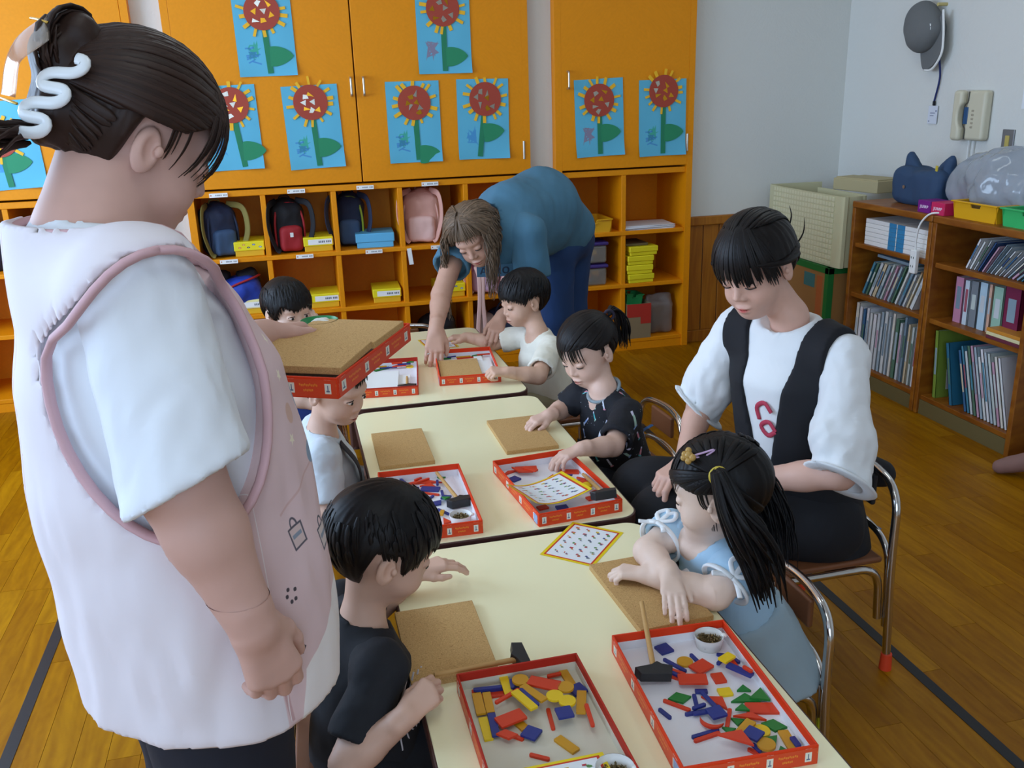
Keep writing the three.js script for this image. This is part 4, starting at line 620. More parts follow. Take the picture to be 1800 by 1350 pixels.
function gameTray(label, x, y, z, turn, floorM = M.trayWhite, wallM = M.red) {
  const t = thing('game_tray', label, 'tray', [x, y, z], turn, 'red trays of the hammer game'), th = 0.0035;
  obj('tray_floor', bx(BW - 2 * th, 0.0028, BD - 2 * th, 0, 0.0014, 0), floorM, t);
  const wall = (len, px, pz, ry) => { const w = obj('wall', rb(len, BH, th, 0.0012, 0, BH / 2, 0, 1), wallM, t); w.position.set(px, 0, pz); w.rotation.y = ry; const p = obj('side_print', bx(len - 0.004, BH - 0.006, 0.0008), M.sidePrint, w); p.position.set(0, BH / 2 - 0.001, th / 2 + 0.0003); const l = obj('lining', bx(len - 2 * th, BH * 0.5, 0.0008), floorM, w); l.position.set(0, BH * 0.25 + 0.002, -th / 2 - 0.0004); };
  wall(BW, 0, BD / 2 - th / 2, 0); wall(BW, 0, -BD / 2 + th / 2, Math.PI); wall(BD - 2 * th, BW / 2 - th / 2, 0, Math.PI / 2); wall(BD - 2 * th, -BW / 2 + th / 2, 0, -Math.PI / 2);
  obj('sticker', rb(0.001, 0.022, 0.024, 0.0003, -BW / 2 - 0.001, BH / 2 - 0.002, BD / 2 - 0.02, 1), M.stickerBlue, t);
  t.userData.box = { x, z, turn, y: y + 0.0028 }; return t;
}
const HB = [0.033, 0.995, -1.58, -0.469];
const trays = {
  A: gameTray('red game tray full of pieces in front of the girl in blue', 0.591, TAB, -1.168, -0.05),
  B: gameTray('worn red game tray with a greyed floor beside the boy in black', 0.308, TAB, -1.14, 0.0, M.trayDull, M.redWorn),
  C: gameTray('red game tray half hidden behind the nearest boy\'s head', 0.265, TAB, -2.045, -0.03),
  D: gameTray('red game tray under the hand of the girl in black', 0.59, TAB, -2.041, 0.09),
  E: gameTray('red game tray with a white card insert on the far table', 0.29, TAB, -3.105, -0.14, M.trayWhite, M.redWorn),
  F: gameTray('red game tray holding a cork board before the boy in cream', 0.583, TAB, -3.15, -0.11),
  H: gameTray('red game tray carried in the air by the teacher in the apron', HB[0], HB[1], HB[2], HB[3]),
};
const corkTex = dataTex(256, (u, v) => { const k = tn(u, v, 70, 70) * 0.5 + tn(u, v, 120, 120, 3) * 0.5 + (rnd() - 0.5) * 0.5, d = tn(u, v, 60, 60, 8) > 0.5 ? -34 : 0; return [cl(196 + 34 * k + d), cl(156 + 32 * k + d), cl(98 + 28 * k + d * 0.8)]; }, true, 7);
M.cork = metres(mat('#ffffff', 0.9, { map: corkTex }));
function cork(label, x, y, z, turn, w = 0.152, d = 0.262) { const m = obj('cork_board', rb(w, 0.013, d, 0.0015, 0, 0.0065, 0, 1), M.cork); m.position.set(x, y, z); m.rotation.y = turn; return tag(m, label, 'cork board', 'cork boards'); }
cork('cork board on the near table beside the boy in black', 0.203, TAB, -1.455, 0.0, 0.155, 0.235);
cork('cork board under the crossed arms of the girl in blue', 0.63, TAB, -1.512, 0.05);
cork('bare cork board at the left of the middle table', 0.253, TAB, -2.44, -0.01);
cork('cork board under the right hand of the girl in black', 0.607, TAB, -2.44, 0.0);
{ const b = trays.F.userData.box, c = Math.cos(b.turn), s = Math.sin(b.turn), lx = -0.028, lz = 0.055; cork('cork board lying inside the far right tray', b.x + lx * c + lz * s, b.y + 0.012, b.z - lx * s + lz * c, b.turn, 0.145, 0.215); }
// the two boards on the carried tray, the strip between them
{ const c = Math.cos(HB[3]), s = Math.sin(HB[3]), at = (lx, lz) => [HB[0] + lx * c + lz * s, HB[2] - lx * s + lz * c];
  let [x, z] = at(0.008, 0.078); let k = cork('cork board at the near end of the carried tray', x, HB[1] + 0.0335, z, HB[3], 0.19, 0.135); k.rotation.order = 'YXZ'; k.rotation.x = 0.05;
  [x, z] = at(0.018, -0.07); k = cork('cork board at the far end of the carried tray', x, HB[1] + 0.0335, z, HB[3], 0.175, 0.15);
  [x, z] = at(-0.06, -0.135); const t = thing('nail_bowl', 'green plastic bowl on the carried tray', 'bowl', [x, HB[1] + 0.022, z]);
  obj('bowl', new THREE.LatheGeometry([[0.0, 0], [0.024, 0], [0.034, 0.022], [0.036, 0.022], [0.026, -0.0025], [0, -0.0025]].map(p => new THREE.Vector2(p[0], p[1] + 0.0025)), 28), mat('#1f8a4c', 0.4), t); obj('white_chips', blob([ell(WORLD, [0.004, 0.018, 0], [0.022, 0.008, 0.022])], 0.005, 0.004, 90), mat('#d9dcd4', 0.6), t);
}
// pieces
const pieceMat = { r: mat('#d63a12', 0.5), b: mat('#23307e', 0.5), y: mat('#cf9514', 0.5), Y: mat('#edc812', 0.5), g: mat('#1d7a2c', 0.5) }, pieceCol = { r: 'red', b: 'blue', y: 'ochre', Y: 'yellow', g: 'green' };
const pieceName = { bar: 'stick', rect: 'oblong', sq: 'square', disc: 'disc', tri: 'triangle', para: 'parallelogram', cres: 'crescent' }, geoCache = new Map();
function pieceShape(sh, L, W) {
  const k = [sh, L, W].join(); if (geoCache.has(k)) return geoCache.get(k); let pts = [], s;
  if (sh === 'bar') s = roundRect(L, 0.0068, 0.003); else if (sh === 'rect') s = roundRect(L, W, 0.0015); else if (sh === 'sq') s = roundRect(0.0265, 0.0265, 0.0015);
  else if (sh === 'disc') { s = new THREE.Shape(); s.absarc(0, 0, 0.0142, 0, Math.PI * 2); } else if (sh === 'tri') s = new THREE.Shape([[-L / 2, -W / 3], [L / 2, -W / 3], [W < 0 ? 0 : L * 0.05, W * 0.67]].map(p => new THREE.Vector2(...p)));
  else if (sh === 'para') s = new THREE.Shape([[-L * 0.65, -W / 2], [L * 0.35, -W / 2], [L * 0.65, W / 2], [-L * 0.35, W / 2]].map(p => new THREE.Vector2(...p)));
  else { s = new THREE.Shape(); s.absarc(0, 0, 0.019, Math.PI, 0, false); s.absarc(0, 0.009, 0.021, -0.45, Math.PI + 0.45, true); }
  const g = lie(extrude(s, 0.0036, 0.0004)); geoCache.set(k, g); g.userData.pts = s.getPoints(6).map(p => [p.x, -p.y]); return g;
}
const inside = (P, x, z) => { let c = false; for (let i = 0, j = P.length - 1; i < P.length; j = i++) if ((P[i][1] > z) !== (P[j][1] > z) && x < (P[j][0] - P[i][0]) * (z - P[i][1]) / (P[j][1] - P[i][1]) + P[i][0]) c = !c; return c; };
function scatter(list, box, where, group) {
  const seen = {}, total = {}; for (const q of [...list].sort((a, b) => a[3] - b[3])) { const k = q[0] + q[1]; total[k] = (total[k] || 0) + 1; q.rank = total[k]; }
  const { x: X, z: Z, turn, y } = box, placed = [], C = Math.cos(turn), S = Math.sin(turn);
  for (const row of list) {
    const [col, sh, px, pz, ang, L = 0.02, Wd = 0.016] = row;
    const g = pieceShape(sh, L, Wd), r = sh === 'disc' ? 0.016 : sh === 'sq' ? 0.02 : Math.max(0.012, Math.min(L, 0.06) * 0.5);
    let lx = (px - X) * C - (pz - Z) * S, lz = (px - X) * S + (pz - Z) * C; const ex = BW / 2 - 0.006 - r * 0.7, ez = BD / 2 - 0.006 - r * 0.8; lx = Math.max(-ex, Math.min(ex, lx)); lz = Math.max(-ez, Math.min(ez, lz));
    const wx = X + lx * C + lz * S, wz = Z - lx * S + lz * C, a = sh === 'disc' || sh === 'sq' ? ang : ang, ca = Math.cos(a), sa = Math.sin(a);
    const poly = g.userData.pts.map(([u, v]) => [wx + u * ca + v * sa, wz - u * sa + v * ca]); let lev = 0;
    for (const q of placed) if (poly.some(p => inside(q.poly, ...p)) || q.poly.some(p => inside(poly, ...p)) || inside(q.poly, wx, wz)) lev = Math.max(lev, q.lev + 1);
    placed.push({ poly, lev: Math.min(lev, 4) });
    const m = obj('wooden_' + pieceName[sh], g, pieceMat[col]); m.position.set(wx, y + 0.0003 + Math.min(lev, 4) * 0.0043, wz); m.rotation.y = a;
    tag(m, total[col + sh] > 1 ? `${pieceCol[col]} wooden ${pieceName[sh]}, ${ord(row.rank - 1)} from the far end of the ${where}` : `only ${pieceCol[col]} wooden ${pieceName[sh]} in the ${where}`, 'wooden piece', `${pieceCol[col]} ${pieceName[sh]}s ${group}`);
  }
}
scatter(PA, trays.A.userData.box, 'near right tray', 'in the near right tray');
scatter(PB, trays.B.userData.box, 'worn near left tray', 'in the worn tray');
scatter(PC, trays.C.userData.box, 'middle left tray', 'in the middle left tray');
scatter(PD, trays.D.userData.box, 'middle right tray', 'in the middle right tray');
scatter(PE, trays.E.userData.box, 'far left tray', 'in the far left tray');
scatter(PF, trays.F.userData.box, 'far right tray', 'in the far right tray');
// card inserts of the far trays
function inTray(tr, lx, lz) { const b = trays[tr].userData.box, c = Math.cos(b.turn), s = Math.sin(b.turn); return [b.x + lx * c + lz * s, b.z - lx * s + lz * c]; }
{ const [x, z] = inTray('E', -0.03, 0.04); o = obj('card_insert', [rb(0.14, 0.018, 0.2, 0.002, 0, 0.009, 0, 1), rb(0.05, 0.01, 0.1, 0.001, 0.085, 0.005, -0.02, 1)], M.white); o.position.set(x, TAB + 0.0032, z); o.rotation.y = -0.14; tag(o, 'white folded card insert in the far left tray', 'card insert'); }
{ const [x, z] = inTray('F', 0.07, 0.02); o = obj('card_insert', [rb(0.05, 0.018, 0.19, 0.002, 0, 0.009, 0, 1), rb(0.03, 0.006, 0.05, 0.001, -0.02, 0.02, -0.08, 1)], M.white); o.position.set(x, TAB + 0.0032, z); o.rotation.y = -0.11; tag(o, 'white folded card insert in the far right tray', 'card insert'); }
// hammers: from head to handle end
M.handle = mat('#c69a5c', 0.55); M.headBlack = mat('#1f1e20', 0.45);
const headG = (() => { const s = new THREE.Shape(); s.moveTo(-0.033, 0.004); s.lineTo(-0.024, -0.011); s.lineTo(0.028, -0.011); s.lineTo(0.032, 0.008); s.lineTo(0.014, 0.012); s.lineTo(0.006, 0.018); s.lineTo(-0.004, 0.011); s.closePath(); return extrude(s, 0.018, 0.0015).translate(0, 0, -0.009); })();
function hammer(label, head, tip, roll = 0, headDir) {
  const t = thing('toy_hammer', label, 'hammer', head, 0, 'toy hammers'), d = nrm3(sub3(tip, head)), L = len3(sub3(tip, head));
  const h = obj('handle', cyl(0.0042, 0.0052, L, 0, L / 2, 0, 12), M.handle, t); h.quaternion.setFromUnitVectors(new THREE.Vector3(0, 1, 0), new THREE.Vector3(...d));
  const m = obj('head', headG, M.headBlack, t); const X = nrm3(sub3(headDir, mul3(d, dot3(headDir, d)))), Zv = crs3(X, d); m.quaternion.setFromRotationMatrix(new THREE.Matrix4().makeBasis(new THREE.Vector3(...X), new THREE.Vector3(...d), new THREE.Vector3(...Zv)));
}
hammer('toy hammer leaning over the rim of the tray before the girl in blue', [0.53, TAB + 0.022, -1.238], [0.571, TAB + 0.057, -1.40], 0, [1, 0, 0.1]);
hammer('toy hammer beside the worn tray, held by the boy in black', [0.322, TAB + 0.02, -1.345], [0.165, TAB + 0.03, -1.328], 0, [0.2, 0.2, -1]);
hammer('toy hammer lying in the tray behind the nearest boy\'s head', [0.342, TAB + 0.016, -2.02], [0.315, TAB + 0.022, -2.2], 0, [1, 0, -0.1]);
hammer('toy hammer resting on the rim of the tray of the girl in black', [0.672, TAB + 0.045, -1.895], [0.683, TAB + 0.014, -2.09], 0, [1, 0, -0.25]);
{ const [x, z] = inTray('E', 0.07, 0.13); hammer('toy hammer at the near corner of the far left tray', [x, TAB + 0.016, z], [x + 0.015, TAB + 0.016, z - 0.12], 0, [1, 0, 0]); }
{ const c = Math.cos(HB[3]), s = Math.sin(HB[3]), lx = -0.095, lz = -0.03; const x = HB[0] + lx * c + lz * s, z = HB[2] - lx * s + lz * c; hammer('toy hammer sticking out beside the boards of the carried tray', [x, HB[1] + 0.046, z], [x - 0.03, HB[1] + 0.05, z + 0.11], 0, [c, 0, -s]); }
// nail cups
M.cup = mat('#eceae4', 0.4); M.nails = mat('#7d6b45', 0.35, { metalness: 0.7 });
function cup(label, x, z, r = 0.027, h = 0.024) {
  const t = thing('nail_cup', label, 'cup', [x, TAB + 0.003, z], 0, 'cups of nails');
  obj('cup', new THREE.LatheGeometry([[0, 0], [r * 0.82, 0], [r, h], [r * 0.94, h], [r * 0.78, 0.002], [0, 0.002]].map(p => new THREE.Vector2(...p)), 30), M.cup, t); obj('spout', blob([ell(WORLD, [r * 0.98, h * 0.92, r * 0.2], [0.006, 0.0035, 0.006])], 0.002, 0), M.cup, t);
  const im = new THREE.InstancedMesh(mergeGeometries([new THREE.CylinderGeometry(0.0007, 0.0007, 0.011, 5), new THREE.CylinderGeometry(0.0021, 0.0021, 0.0007, 8).translate(0, 0.0055, 0)]), M.nails, 150), q = new THREE.Object3D();
  for (let i = 0; i < 150; i++) { const a = rr(0, 6.28), k = Math.sqrt(rnd()) * r * 0.68; q.position.set(Math.cos(a) * k, h * rr(0.35, 0.68), Math.sin(a) * k); q.rotation.set(rr(0, 6), rr(0, 6), rr(0, 6)); q.updateMatrix(); im.setMatrixAt(i, q.matrix); } im.name = 'nails'; im.userData.kind = 'stuff'; t.add(im);
  obj('nail_bed', cyl(r * 0.8, r * 0.78, 0.004, 0, h * 0.4, 0, 24), M.nails, t);
}
cup('white cup of nails in the tray before the girl in blue', 0.665, -1.308); cup('white cup of nails in the tray behind the nearest boy\'s head', 0.327, -1.93); cup('white cup of nails at the near corner of the worn tray', 0.383, -1.03, 0.03, 0.03);
// picture cards
const cardTex = canvasTex(384, 512, (g, w, h) => {
  g.fillStyle = '#efd20f'; g.fillRect(0, 0, w, h); g.fillStyle = '#cf3a1c'; g.fillRect(20, 20, w - 40, h - 40); g.fillStyle = '#eceff0'; g.fillRect(32, 32, w - 64, h - 64);
  const c = ['#d2411d', '#3d4a86', '#4b8a3c', '#e2b81a', '#5a6a72', '#c03848']; const sq = (x, y) => { g.fillStyle = c[Math.floor(rnd() * 6)]; g.fillRect(x, y, 8 + rnd() * 26, 8 + rnd() * 14); }, tri = (x, y) => { g.fillStyle = c[Math.floor(rnd() * 6)]; g.beginPath(); g.moveTo(x, y); g.lineTo(x + 10 + rnd() * 22, y + rnd() * 20); g.lineTo(x + rnd() * 14, y + 24); g.fill(); }, dot = (x, y) => { g.fillStyle = c[Math.floor(rnd() * 6)]; g.beginPath(); g.arc(x, y, 5 + rnd() * 6, 0, 7); g.fill(); };
  for (let r = 0; r < 6; r++) for (let k = 0; k < 4; k++) { const x = 52 + k * 76 + rnd() * 14, y = 54 + r * 68 + rnd() * 12; sq(x, y); tri(x + 14, y + 8); dot(x + 26, y + 26); g.strokeStyle = '#6d7a74'; g.lineWidth = 3; g.beginPath(); g.moveTo(x, y + 12); g.lineTo(x + 40, y + 34); g.stroke(); }
});
M.cardFace = mat('#ffffff', 0.35, { map: cardTex });
function card(label, x, y, z, turn, w, d, bend = 0, tilt = [0, 0]) {
  const g = new THREE.PlaneGeometry(w, d, 16, 16), p = g.attributes.position; for (let i = 0; i < p.count; i++) p.setZ(i, bend * (Math.max(0, -p.getX(i) / w) ** 2 * 3 + Math.max(0, p.getX(i) / w) ** 2)); g.computeVertexNormals(); lie(g);
  const b = g.clone().translate(0, -0.0008, 0), m = obj('picture_card', [g, b], M.cardFace); m.position.set(x, y, z); m.rotation.order = 'YXZ'; m.rotation.set(tilt[0], turn, tilt[1]); return tag(m, label, 'picture card', 'yellow edged picture cards');
}
card('yellow edged picture card lying across the gap between near and middle tables', 0.57, TAB + 0.002, -1.752, -0.74, 0.128, 0.175);
card('bent yellow edged picture card lying on the tray of the girl in black', 0.555, TAB + 0.037, -1.965, 0.35, 0.17, 0.125, 0.03, [0.03, 0.02]);
card('yellow edged picture card at the bottom edge in the worn tray', 0.305, TAB + 0.022, -1.012, 0.0, 0.15, 0.13, 0.0, [0.02, 0]);
card('yellow edged picture card under the bending woman\'s hand', 0.545, TAB + 0.002, -3.545, 0.12, 0.125, 0.175);
// ---------- people ----------
const skinMat = mat('#ffffff', 0.55, { vertexColors: true, sheen: 0.15, sheenRoughness: 0.6 });
const lin = hex => { const c = new THREE.Color(hex); return [c.r, c.g, c.b]; };
const hairMat = hex => mat(hex, 0.5, { vertexColors: true, specularIntensity: 0.55 });
M.eyeWhite = mat('#e9e4de', 0.3); M.eyeDark = mat('#1a1210', 0.15); M.brow = mat('#2a1c15', 0.8);
function headPrims(h, c) {                                // h = head frame, c = 1 for a child
  const P = [], e = (a, r, k = 0.01, op = 1) => P.push(ell(h, a, r, k * h.s, op)), two = (a, r, k, op) => { e(a, r, k, op); e([-a[0], a[1], a[2]], r, k, op); };
  e([0, 0.03, -0.012], [0.0735 + 0.0045 * c, 0.083, 0.094], 0.01);
  e([0, -0.034 + 0.006 * c, 0.024], [0.059 + 0.006 * c, 0.074 - 0.007 * c, 0.062], 0.03);
  e([0, -0.088 + 0.011 * c, 0.048], [0.028, 0.022, 0.03], 0.035); two([0.033, -0.047 + 0.004 * c, 0.046], [0.027 + 0.005 * c, 0.029, 0.032], 0.018);
  e([0, 0.022, 0.068], [0.05, 0.014, 0.02], 0.02); two([0.031, -0.002, 0.101], [0.02, 0.0115, 0.015], 0.012, -1);
  P.push(fcap(h, [0, 0.004, 0.08], [0, -0.032, 0.096 - 0.006 * c], 0.0055, 0.009, 0.012)); two([0.0105, -0.037, 0.087 - 0.004 * c], [0.008, 0.007, 0.009], 0.006);
  two([0.031, -0.004, 0.0735], [0.0165, 0.0105, 0.0125], 0.004);
  e([0, -0.0655 + 0.003 * c, 0.081], [0.02, 0.0055, 0.011], 0.006); e([0, -0.0755 + 0.003 * c, 0.079], [0.0165, 0.0068, 0.011], 0.005); e([0, -0.0705 + 0.003 * c, 0.094], [0.023, 0.0014, 0.013], 0.002, -1);
  two([0.0765 + 0.003 * c, -0.012, -0.012], [0.009, 0.03, 0.0175], 0.006); two([0.0865 + 0.003 * c, -0.007, -0.008], [0.0075, 0.019, 0.0105], 0.004, -1); two([0.084 + 0.003 * c, -0.008, 0.001], [0.005, 0.008, 0.006], 0.003);
  return P;
}
// fr: wrist frame, F = along the fingers, U = back of the hand; side 1 = right, -1 = left; curl per finger 0..1 (thumb last)
function handPrims(w, side, curl, spread = 1, fat = 1) {
  const P = [], X = side;                                 // the thumb is on +x of the frame for a right hand
  const base = [[0.027, 0.084], [0.0095, 0.088], [-0.0085, 0.084], [-0.025, 0.075]], L = [[0.04, 0.024, 0.019], [0.045, 0.028, 0.02], [0.041, 0.026, 0.02], [0.031, 0.019, 0.017]], R = [0.0092, 0.0094, 0.0089, 0.0079];
  P.push(fcap(w, [0, 0, -0.03], [0, 0, 0.012], 0.024 * fat, 0.022 * fat, 0.012));
  base.forEach(([x, z]) => P.push(fcap(w, [X * x * 0.55, 0, 0.012], [X * x, 0.001, z], 0.0145 * fat, 0.0115 * fat, 0.012)));
  P.push(ell(w, [X * 0.016, -0.007, 0.03], [0.02, 0.013, 0.03], 0.012 * w.s));
  base.forEach(([x, z], i) => {
    let p = [X * x, 0.001, z], a = 0; const sp = X * x * 2.6 * spread;
    L[i].forEach((len, j) => { a += [1.25, 1.5, 0.9][j] * (Array.isArray(curl) ? curl[i] : curl); const q = [p[0] + Math.sin(sp) * Math.cos(a) * len, p[1] - Math.sin(a) * len, p[2] + Math.cos(sp) * Math.cos(a) * len]; P.push(fcap(w, p, q, R[i] * fat * (1 - 0.07 * j), R[i] * fat * (0.95 - 0.09 * j), 0.0035)); p = q; });
  });
  const tc = Array.isArray(curl) ? curl[4] : curl * 0.5, t = [[0.018, -0.006, 0.014], [0.041 - 0.008 * tc, -0.012 - 0.008 * tc, 0.042], [0.054 - 0.024 * tc, -0.014 - 0.02 * tc, 0.068], [0.06 - 0.045 * tc, -0.015 - 0.026 * tc, 0.092 - 0.006 * tc]].map(p => [X * p[0], p[1], p[2]]);
  P.push(fcap(w, t[0], t[1], 0.015 * fat, 0.0125 * fat, 0.012), fcap(w, t[1], t[2], 0.0115 * fat, 0.01 * fat, 0.005), fcap(w, t[2], t[3], 0.0098 * fat, 0.0075 * fat, 0.004));
  return P;
}
// elliptic column with a varying section: rows of [height, offset to the left, offset forward, half width, half depth]
function column(fr, rows, k = 0.01) {
  const lo = rows[0][0], hi = rows[rows.length - 1][0], c = fr.at([0, (lo + hi) / 2, 0]), R = Math.hypot((hi - lo) / 2, Math.max(...rows.map(r => Math.max(r[3], r[4]) + Math.hypot(r[1], r[2])))), { L, U, F, p } = fr;
  return { k, op: 1, c, R, f: (x, y, z) => {
    const dx = x - p[0], dy = y - p[1], dz = z - p[2], u = dx * L[0] + dy * L[1] + dz * L[2], h = dx * U[0] + dy * U[1] + dz * U[2], w = dx * F[0] + dy * F[1] + dz * F[2];
    let i = 0; while (i < rows.length - 2 && h > rows[i + 1][0]) i++;
    const a = rows[i], b = rows[i + 1]; let t = (h - a[0]) / (b[0] - a[0]); t = t < 0 ? 0 : t > 1 ? 1 : t; const s = t * t * (3 - 2 * t), g = j => a[j] + (b[j] - a[j]) * (0.5 * t + 0.5 * s), A = g(3), B = g(4), m = Math.hypot((u - g(1)) / A, (w - g(2)) / B);
    const d = (m - 1) * Math.min(A, B) * (m > 1 ? 1 : 1), v = Math.max(lo - h, h - hi); return v > 0 ? (d > 0 ? Math.hypot(d, v) : v) : Math.max(d, v);
  } };
}
// cloth: a hollow shell round the given shapes, cut by half spaces, with folds
function cloth(prims, { cuts = [], th = 0.014, cell = 0.008, folds = 0.004, freq = 9, stretch = [1, 0.5, 1], solid = true, fade = null } = {}) {
  const f0 = field(prims), [lo, hi] = bounds(prims, 0.03);
  const fn = (x, y, z) => {
    let d = f0(x, y, z);
    if (folds && Math.abs(d) < 0.06) { const a = x * freq * stretch[0], b = y * freq * stretch[1], c = z * freq * stretch[2]; d += folds * (fade ? fade(x, y, z) : 1) * (nz(a, b, c) + 0.6 * (0.5 - Math.abs(nz(a * 1.9 + 5, b * 1.9, c * 1.9))) + 0.25 * nz(a * 4.1, b * 4.1 + 3, c * 4.1)); }
    const d0 = d;                                         // hollow only behind the openings
    for (let i = 0; i < cuts.length; i++) { const c = cuts[i](x, y, z); d = smax(d, c, 0.007); if (!solid) d = Math.max(d, -Math.max(d0 + th, -c - 0.03)); }
    return d;
  };
  return meshField(fn, lo, hi, cell, { pad: 0.012 + folds, slack: 1.6 });
}
function boxAt(c, r) { return [c.map(v => v - r), c.map(v => v + r)]; }
class Person {
  constructor(label, base, { child = 0, skin = '#dfae8c' } = {}) {
    this.base = base; this.child = child; this.t = thing('person', label, 'person', base); this.P = []; this.fine = []; this.skin = lin(skin);
  }
  add(...p) { this.P.push(...p); return this; }
  head(h, { lips = '#b8655a', neck, neckR = 0.05, eyes = 'down', brows = true } = {}) {
    this.h = h; this.lips = lin(lips); const s = h.s; this.P.push(cap(neck, h.at([0, -0.045, -0.022]), neckR * 1.08, neckR, 0.02)); this.P.push(...headPrims(h, this.child)); this.fine.push([...boxAt(h.at([0, 0, 0.005]), 0.142 * s), 0.0034 * Math.max(0.95, s)]);
    for (const k of [-1, 1]) {                            // eyes, lashes, brows
      const ex = 0.031 * k, g = [];
      if (eyes !== 'down') {
        const w = new THREE.SphereGeometry(1, 16, 10).scale(0.0125 * s, 0.0052 * s, 0.006 * s), i = new THREE.SphereGeometry(1, 14, 10).scale(0.0056 * s, 0.0052 * s, 0.003 * s), put = (q, a) => { q.applyMatrix4(new THREE.Matrix4().makeBasis(new THREE.Vector3(...h.L), new THREE.Vector3(...h.U), new THREE.Vector3(...h.F))); const c = sub3(h.at(a), this.base); return q.translate(...c); };
        const look = Array.isArray(eyes) ? eyes : [0, 0]; const e = obj('eye', put(w, [ex, -0.0055, 0.0805]), M.eyeWhite, this.t); obj('iris', put(i, [ex + look[0] * 0.005, -0.0058 + look[1] * 0.003, 0.0857]), M.eyeDark, e);
      }
      const y0 = eyes === 'down' ? -0.0095 : -0.0008, cv = eyes === 'down' ? -0.0025 : 0.0022, lash = [-1, -0.5, 0, 0.5, 1].map(u => h.at([ex + u * 0.0155, y0 + cv * (1 - u * u) - (u * k > 0 ? 0.0015 * Math.abs(u) : 0), 0.0858 - 0.0055 * u * u - 0.0035 * Math.max(0, u * k)]));
      obj('eyelash', toLocal(sweep(curve(lash, 12), t => [0.0018 * s * (1 - 0.5 * Math.abs(2 * t - 1)), 0.0015 * s], 6), this.base), M.eyeDark, this.t);
      if (brows) obj('eyebrow', toLocal(sweep(curve([-1, -0.4, 0.3, 1].map(u => h.at([ex + u * 0.0175, 0.0195 + 0.003 * (1 - u * u) - 0.001 * u * k, 0.0815 - 0.0045 * u * u - 0.006 * Math.max(0, u * k)])), 12), t => [0.0028 * s * Math.sin(Math.PI * (0.12 + 0.76 * t)), 0.0014 * s], 6, h.F), this.base), M.brow, this.t);
    }
    return this;
  }
  arm(sh, el, wr, r, hand) {                              // r = [shoulder, elbow, forearm, wrist]
    this.P.push(cap(sh, el, r[0], r[1], 0.02), cap(el, mix3(el, wr, 0.35), r[1] * 0.98, r[2], 0.015), cap(mix3(el, wr, 0.3), wr, r[2], r[3], 0.012));
    if (hand) { const w = frame(wr, hand.d, hand.n, hand.s); this.P.push(...handPrims(w, hand.side, hand.curl, hand.spread ?? 1, hand.fat ?? 1)); const c = w.at([hand.side * 0.008, -0.015, 0.066]), R = 0.104 * hand.s; this.fine.push([...boxAt(c, R), 0.0032 * Math.max(0.72, hand.s)]); }
    return this;
  }
  leg(hip, knee, ankle, toe, r) { this.P.push(cap(hip, knee, r[0], r[1], 0.03), cap(knee, ankle, r[1] * 0.95, r[2], 0.02), cap(ankle, toe, r[2] * 0.95, r[2] * 0.8, 0.015)); return this; }
  build(cell) {
    const parts = [], h = this.h, [lo, hi] = bounds(this.P, 0.015), fine = this.fine, m = cell * 1.6;
    const skip = (x, y, z) => fine.some(([a, b]) => x > a[0] + m && x < b[0] - m && y > a[1] + m && y < b[1] - m && z > a[2] + m && z < b[2] - m);
    parts.push(meshField(field(this.P), lo, hi, cell, { skip, grad: true }));
    for (const [a, b, c] of fine) parts.push(meshField(field(near(this.P, a, b)), a, b, c, { grad: true }));
    const [R, G, B] = this.skin, L = this.lips, g = mergeGeometries(parts.map(q => paint(q, (x, y, z) => {
      const p = h.inv([x, y, z]); let k = 0, c = 0; if (p[2] > 0.05 && Math.abs(p[0]) < 0.03) { const ly = p[1] + 0.0705 - 0.003 * this.child; k = Math.max(0, Math.min(1, 1.6 * (1 - Math.hypot(p[0] / 0.0205, ly / (0.0095 - 0.003 * Math.abs(p[0]) / 0.02))))); }
      c = p[2] > 0.02 ? 0.35 * Math.max(0, 1 - Math.hypot((Math.abs(p[0]) - 0.04) / 0.026, (p[1] + 0.036) / 0.022)) : 0;
      const n = 1 + 0.035 * nz(x * 60, y * 60, z * 60); return [(R + (L[0] - R) * k) * n, (G * (1 - 0.14 * c) + (L[1] - G) * k) * n, (B * (1 - 0.14 * c) + (L[2] - B) * k) * n];
    })));
    obj('body', toLocal(g, this.base), skinMat, this.t); return this;
  }
  part(name, geo, material, parent) { return obj(name, toLocal(geo, this.base), material, parent || this.t); }
}
// hair: locks laid over the skull, from one direction to another seen from its centre, and then on through free points
const HC = [0, 0.028, -0.012], HR = [0.08, 0.09, 0.1];
const dirOf = (az, el_) => [Math.sin(az) * Math.cos(el_), Math.sin(el_), Math.cos(az) * Math.cos(el_)];   // az 0 = face, + = to the left; el up
function onSkull(u, lift) { const n = nrm3(u), k = 1 / Math.hypot(n[0] / (HR[0] + lift), n[1] / (HR[1] + lift), n[2] / (HR[2] + lift)); return [HC[0] + n[0] * k, HC[1] + n[1] * k, HC[2] + n[2] * k]; }
function arcPath(a, b, n, l0, l1) { const A = nrm3(a), B = nrm3(b), w = Math.acos(Math.max(-1, Math.min(1, dot3(A, B)))) || 1e-4, out = []; for (let i = 0; i <= n; i++) { const t = i / n; out.push(onSkull(add3(mul3(A, Math.sin((1 - t) * w) / Math.sin(w)), mul3(B, Math.sin(t * w) / Math.sin(w))), l0 + (l1 - l0) * t)); } return out; }
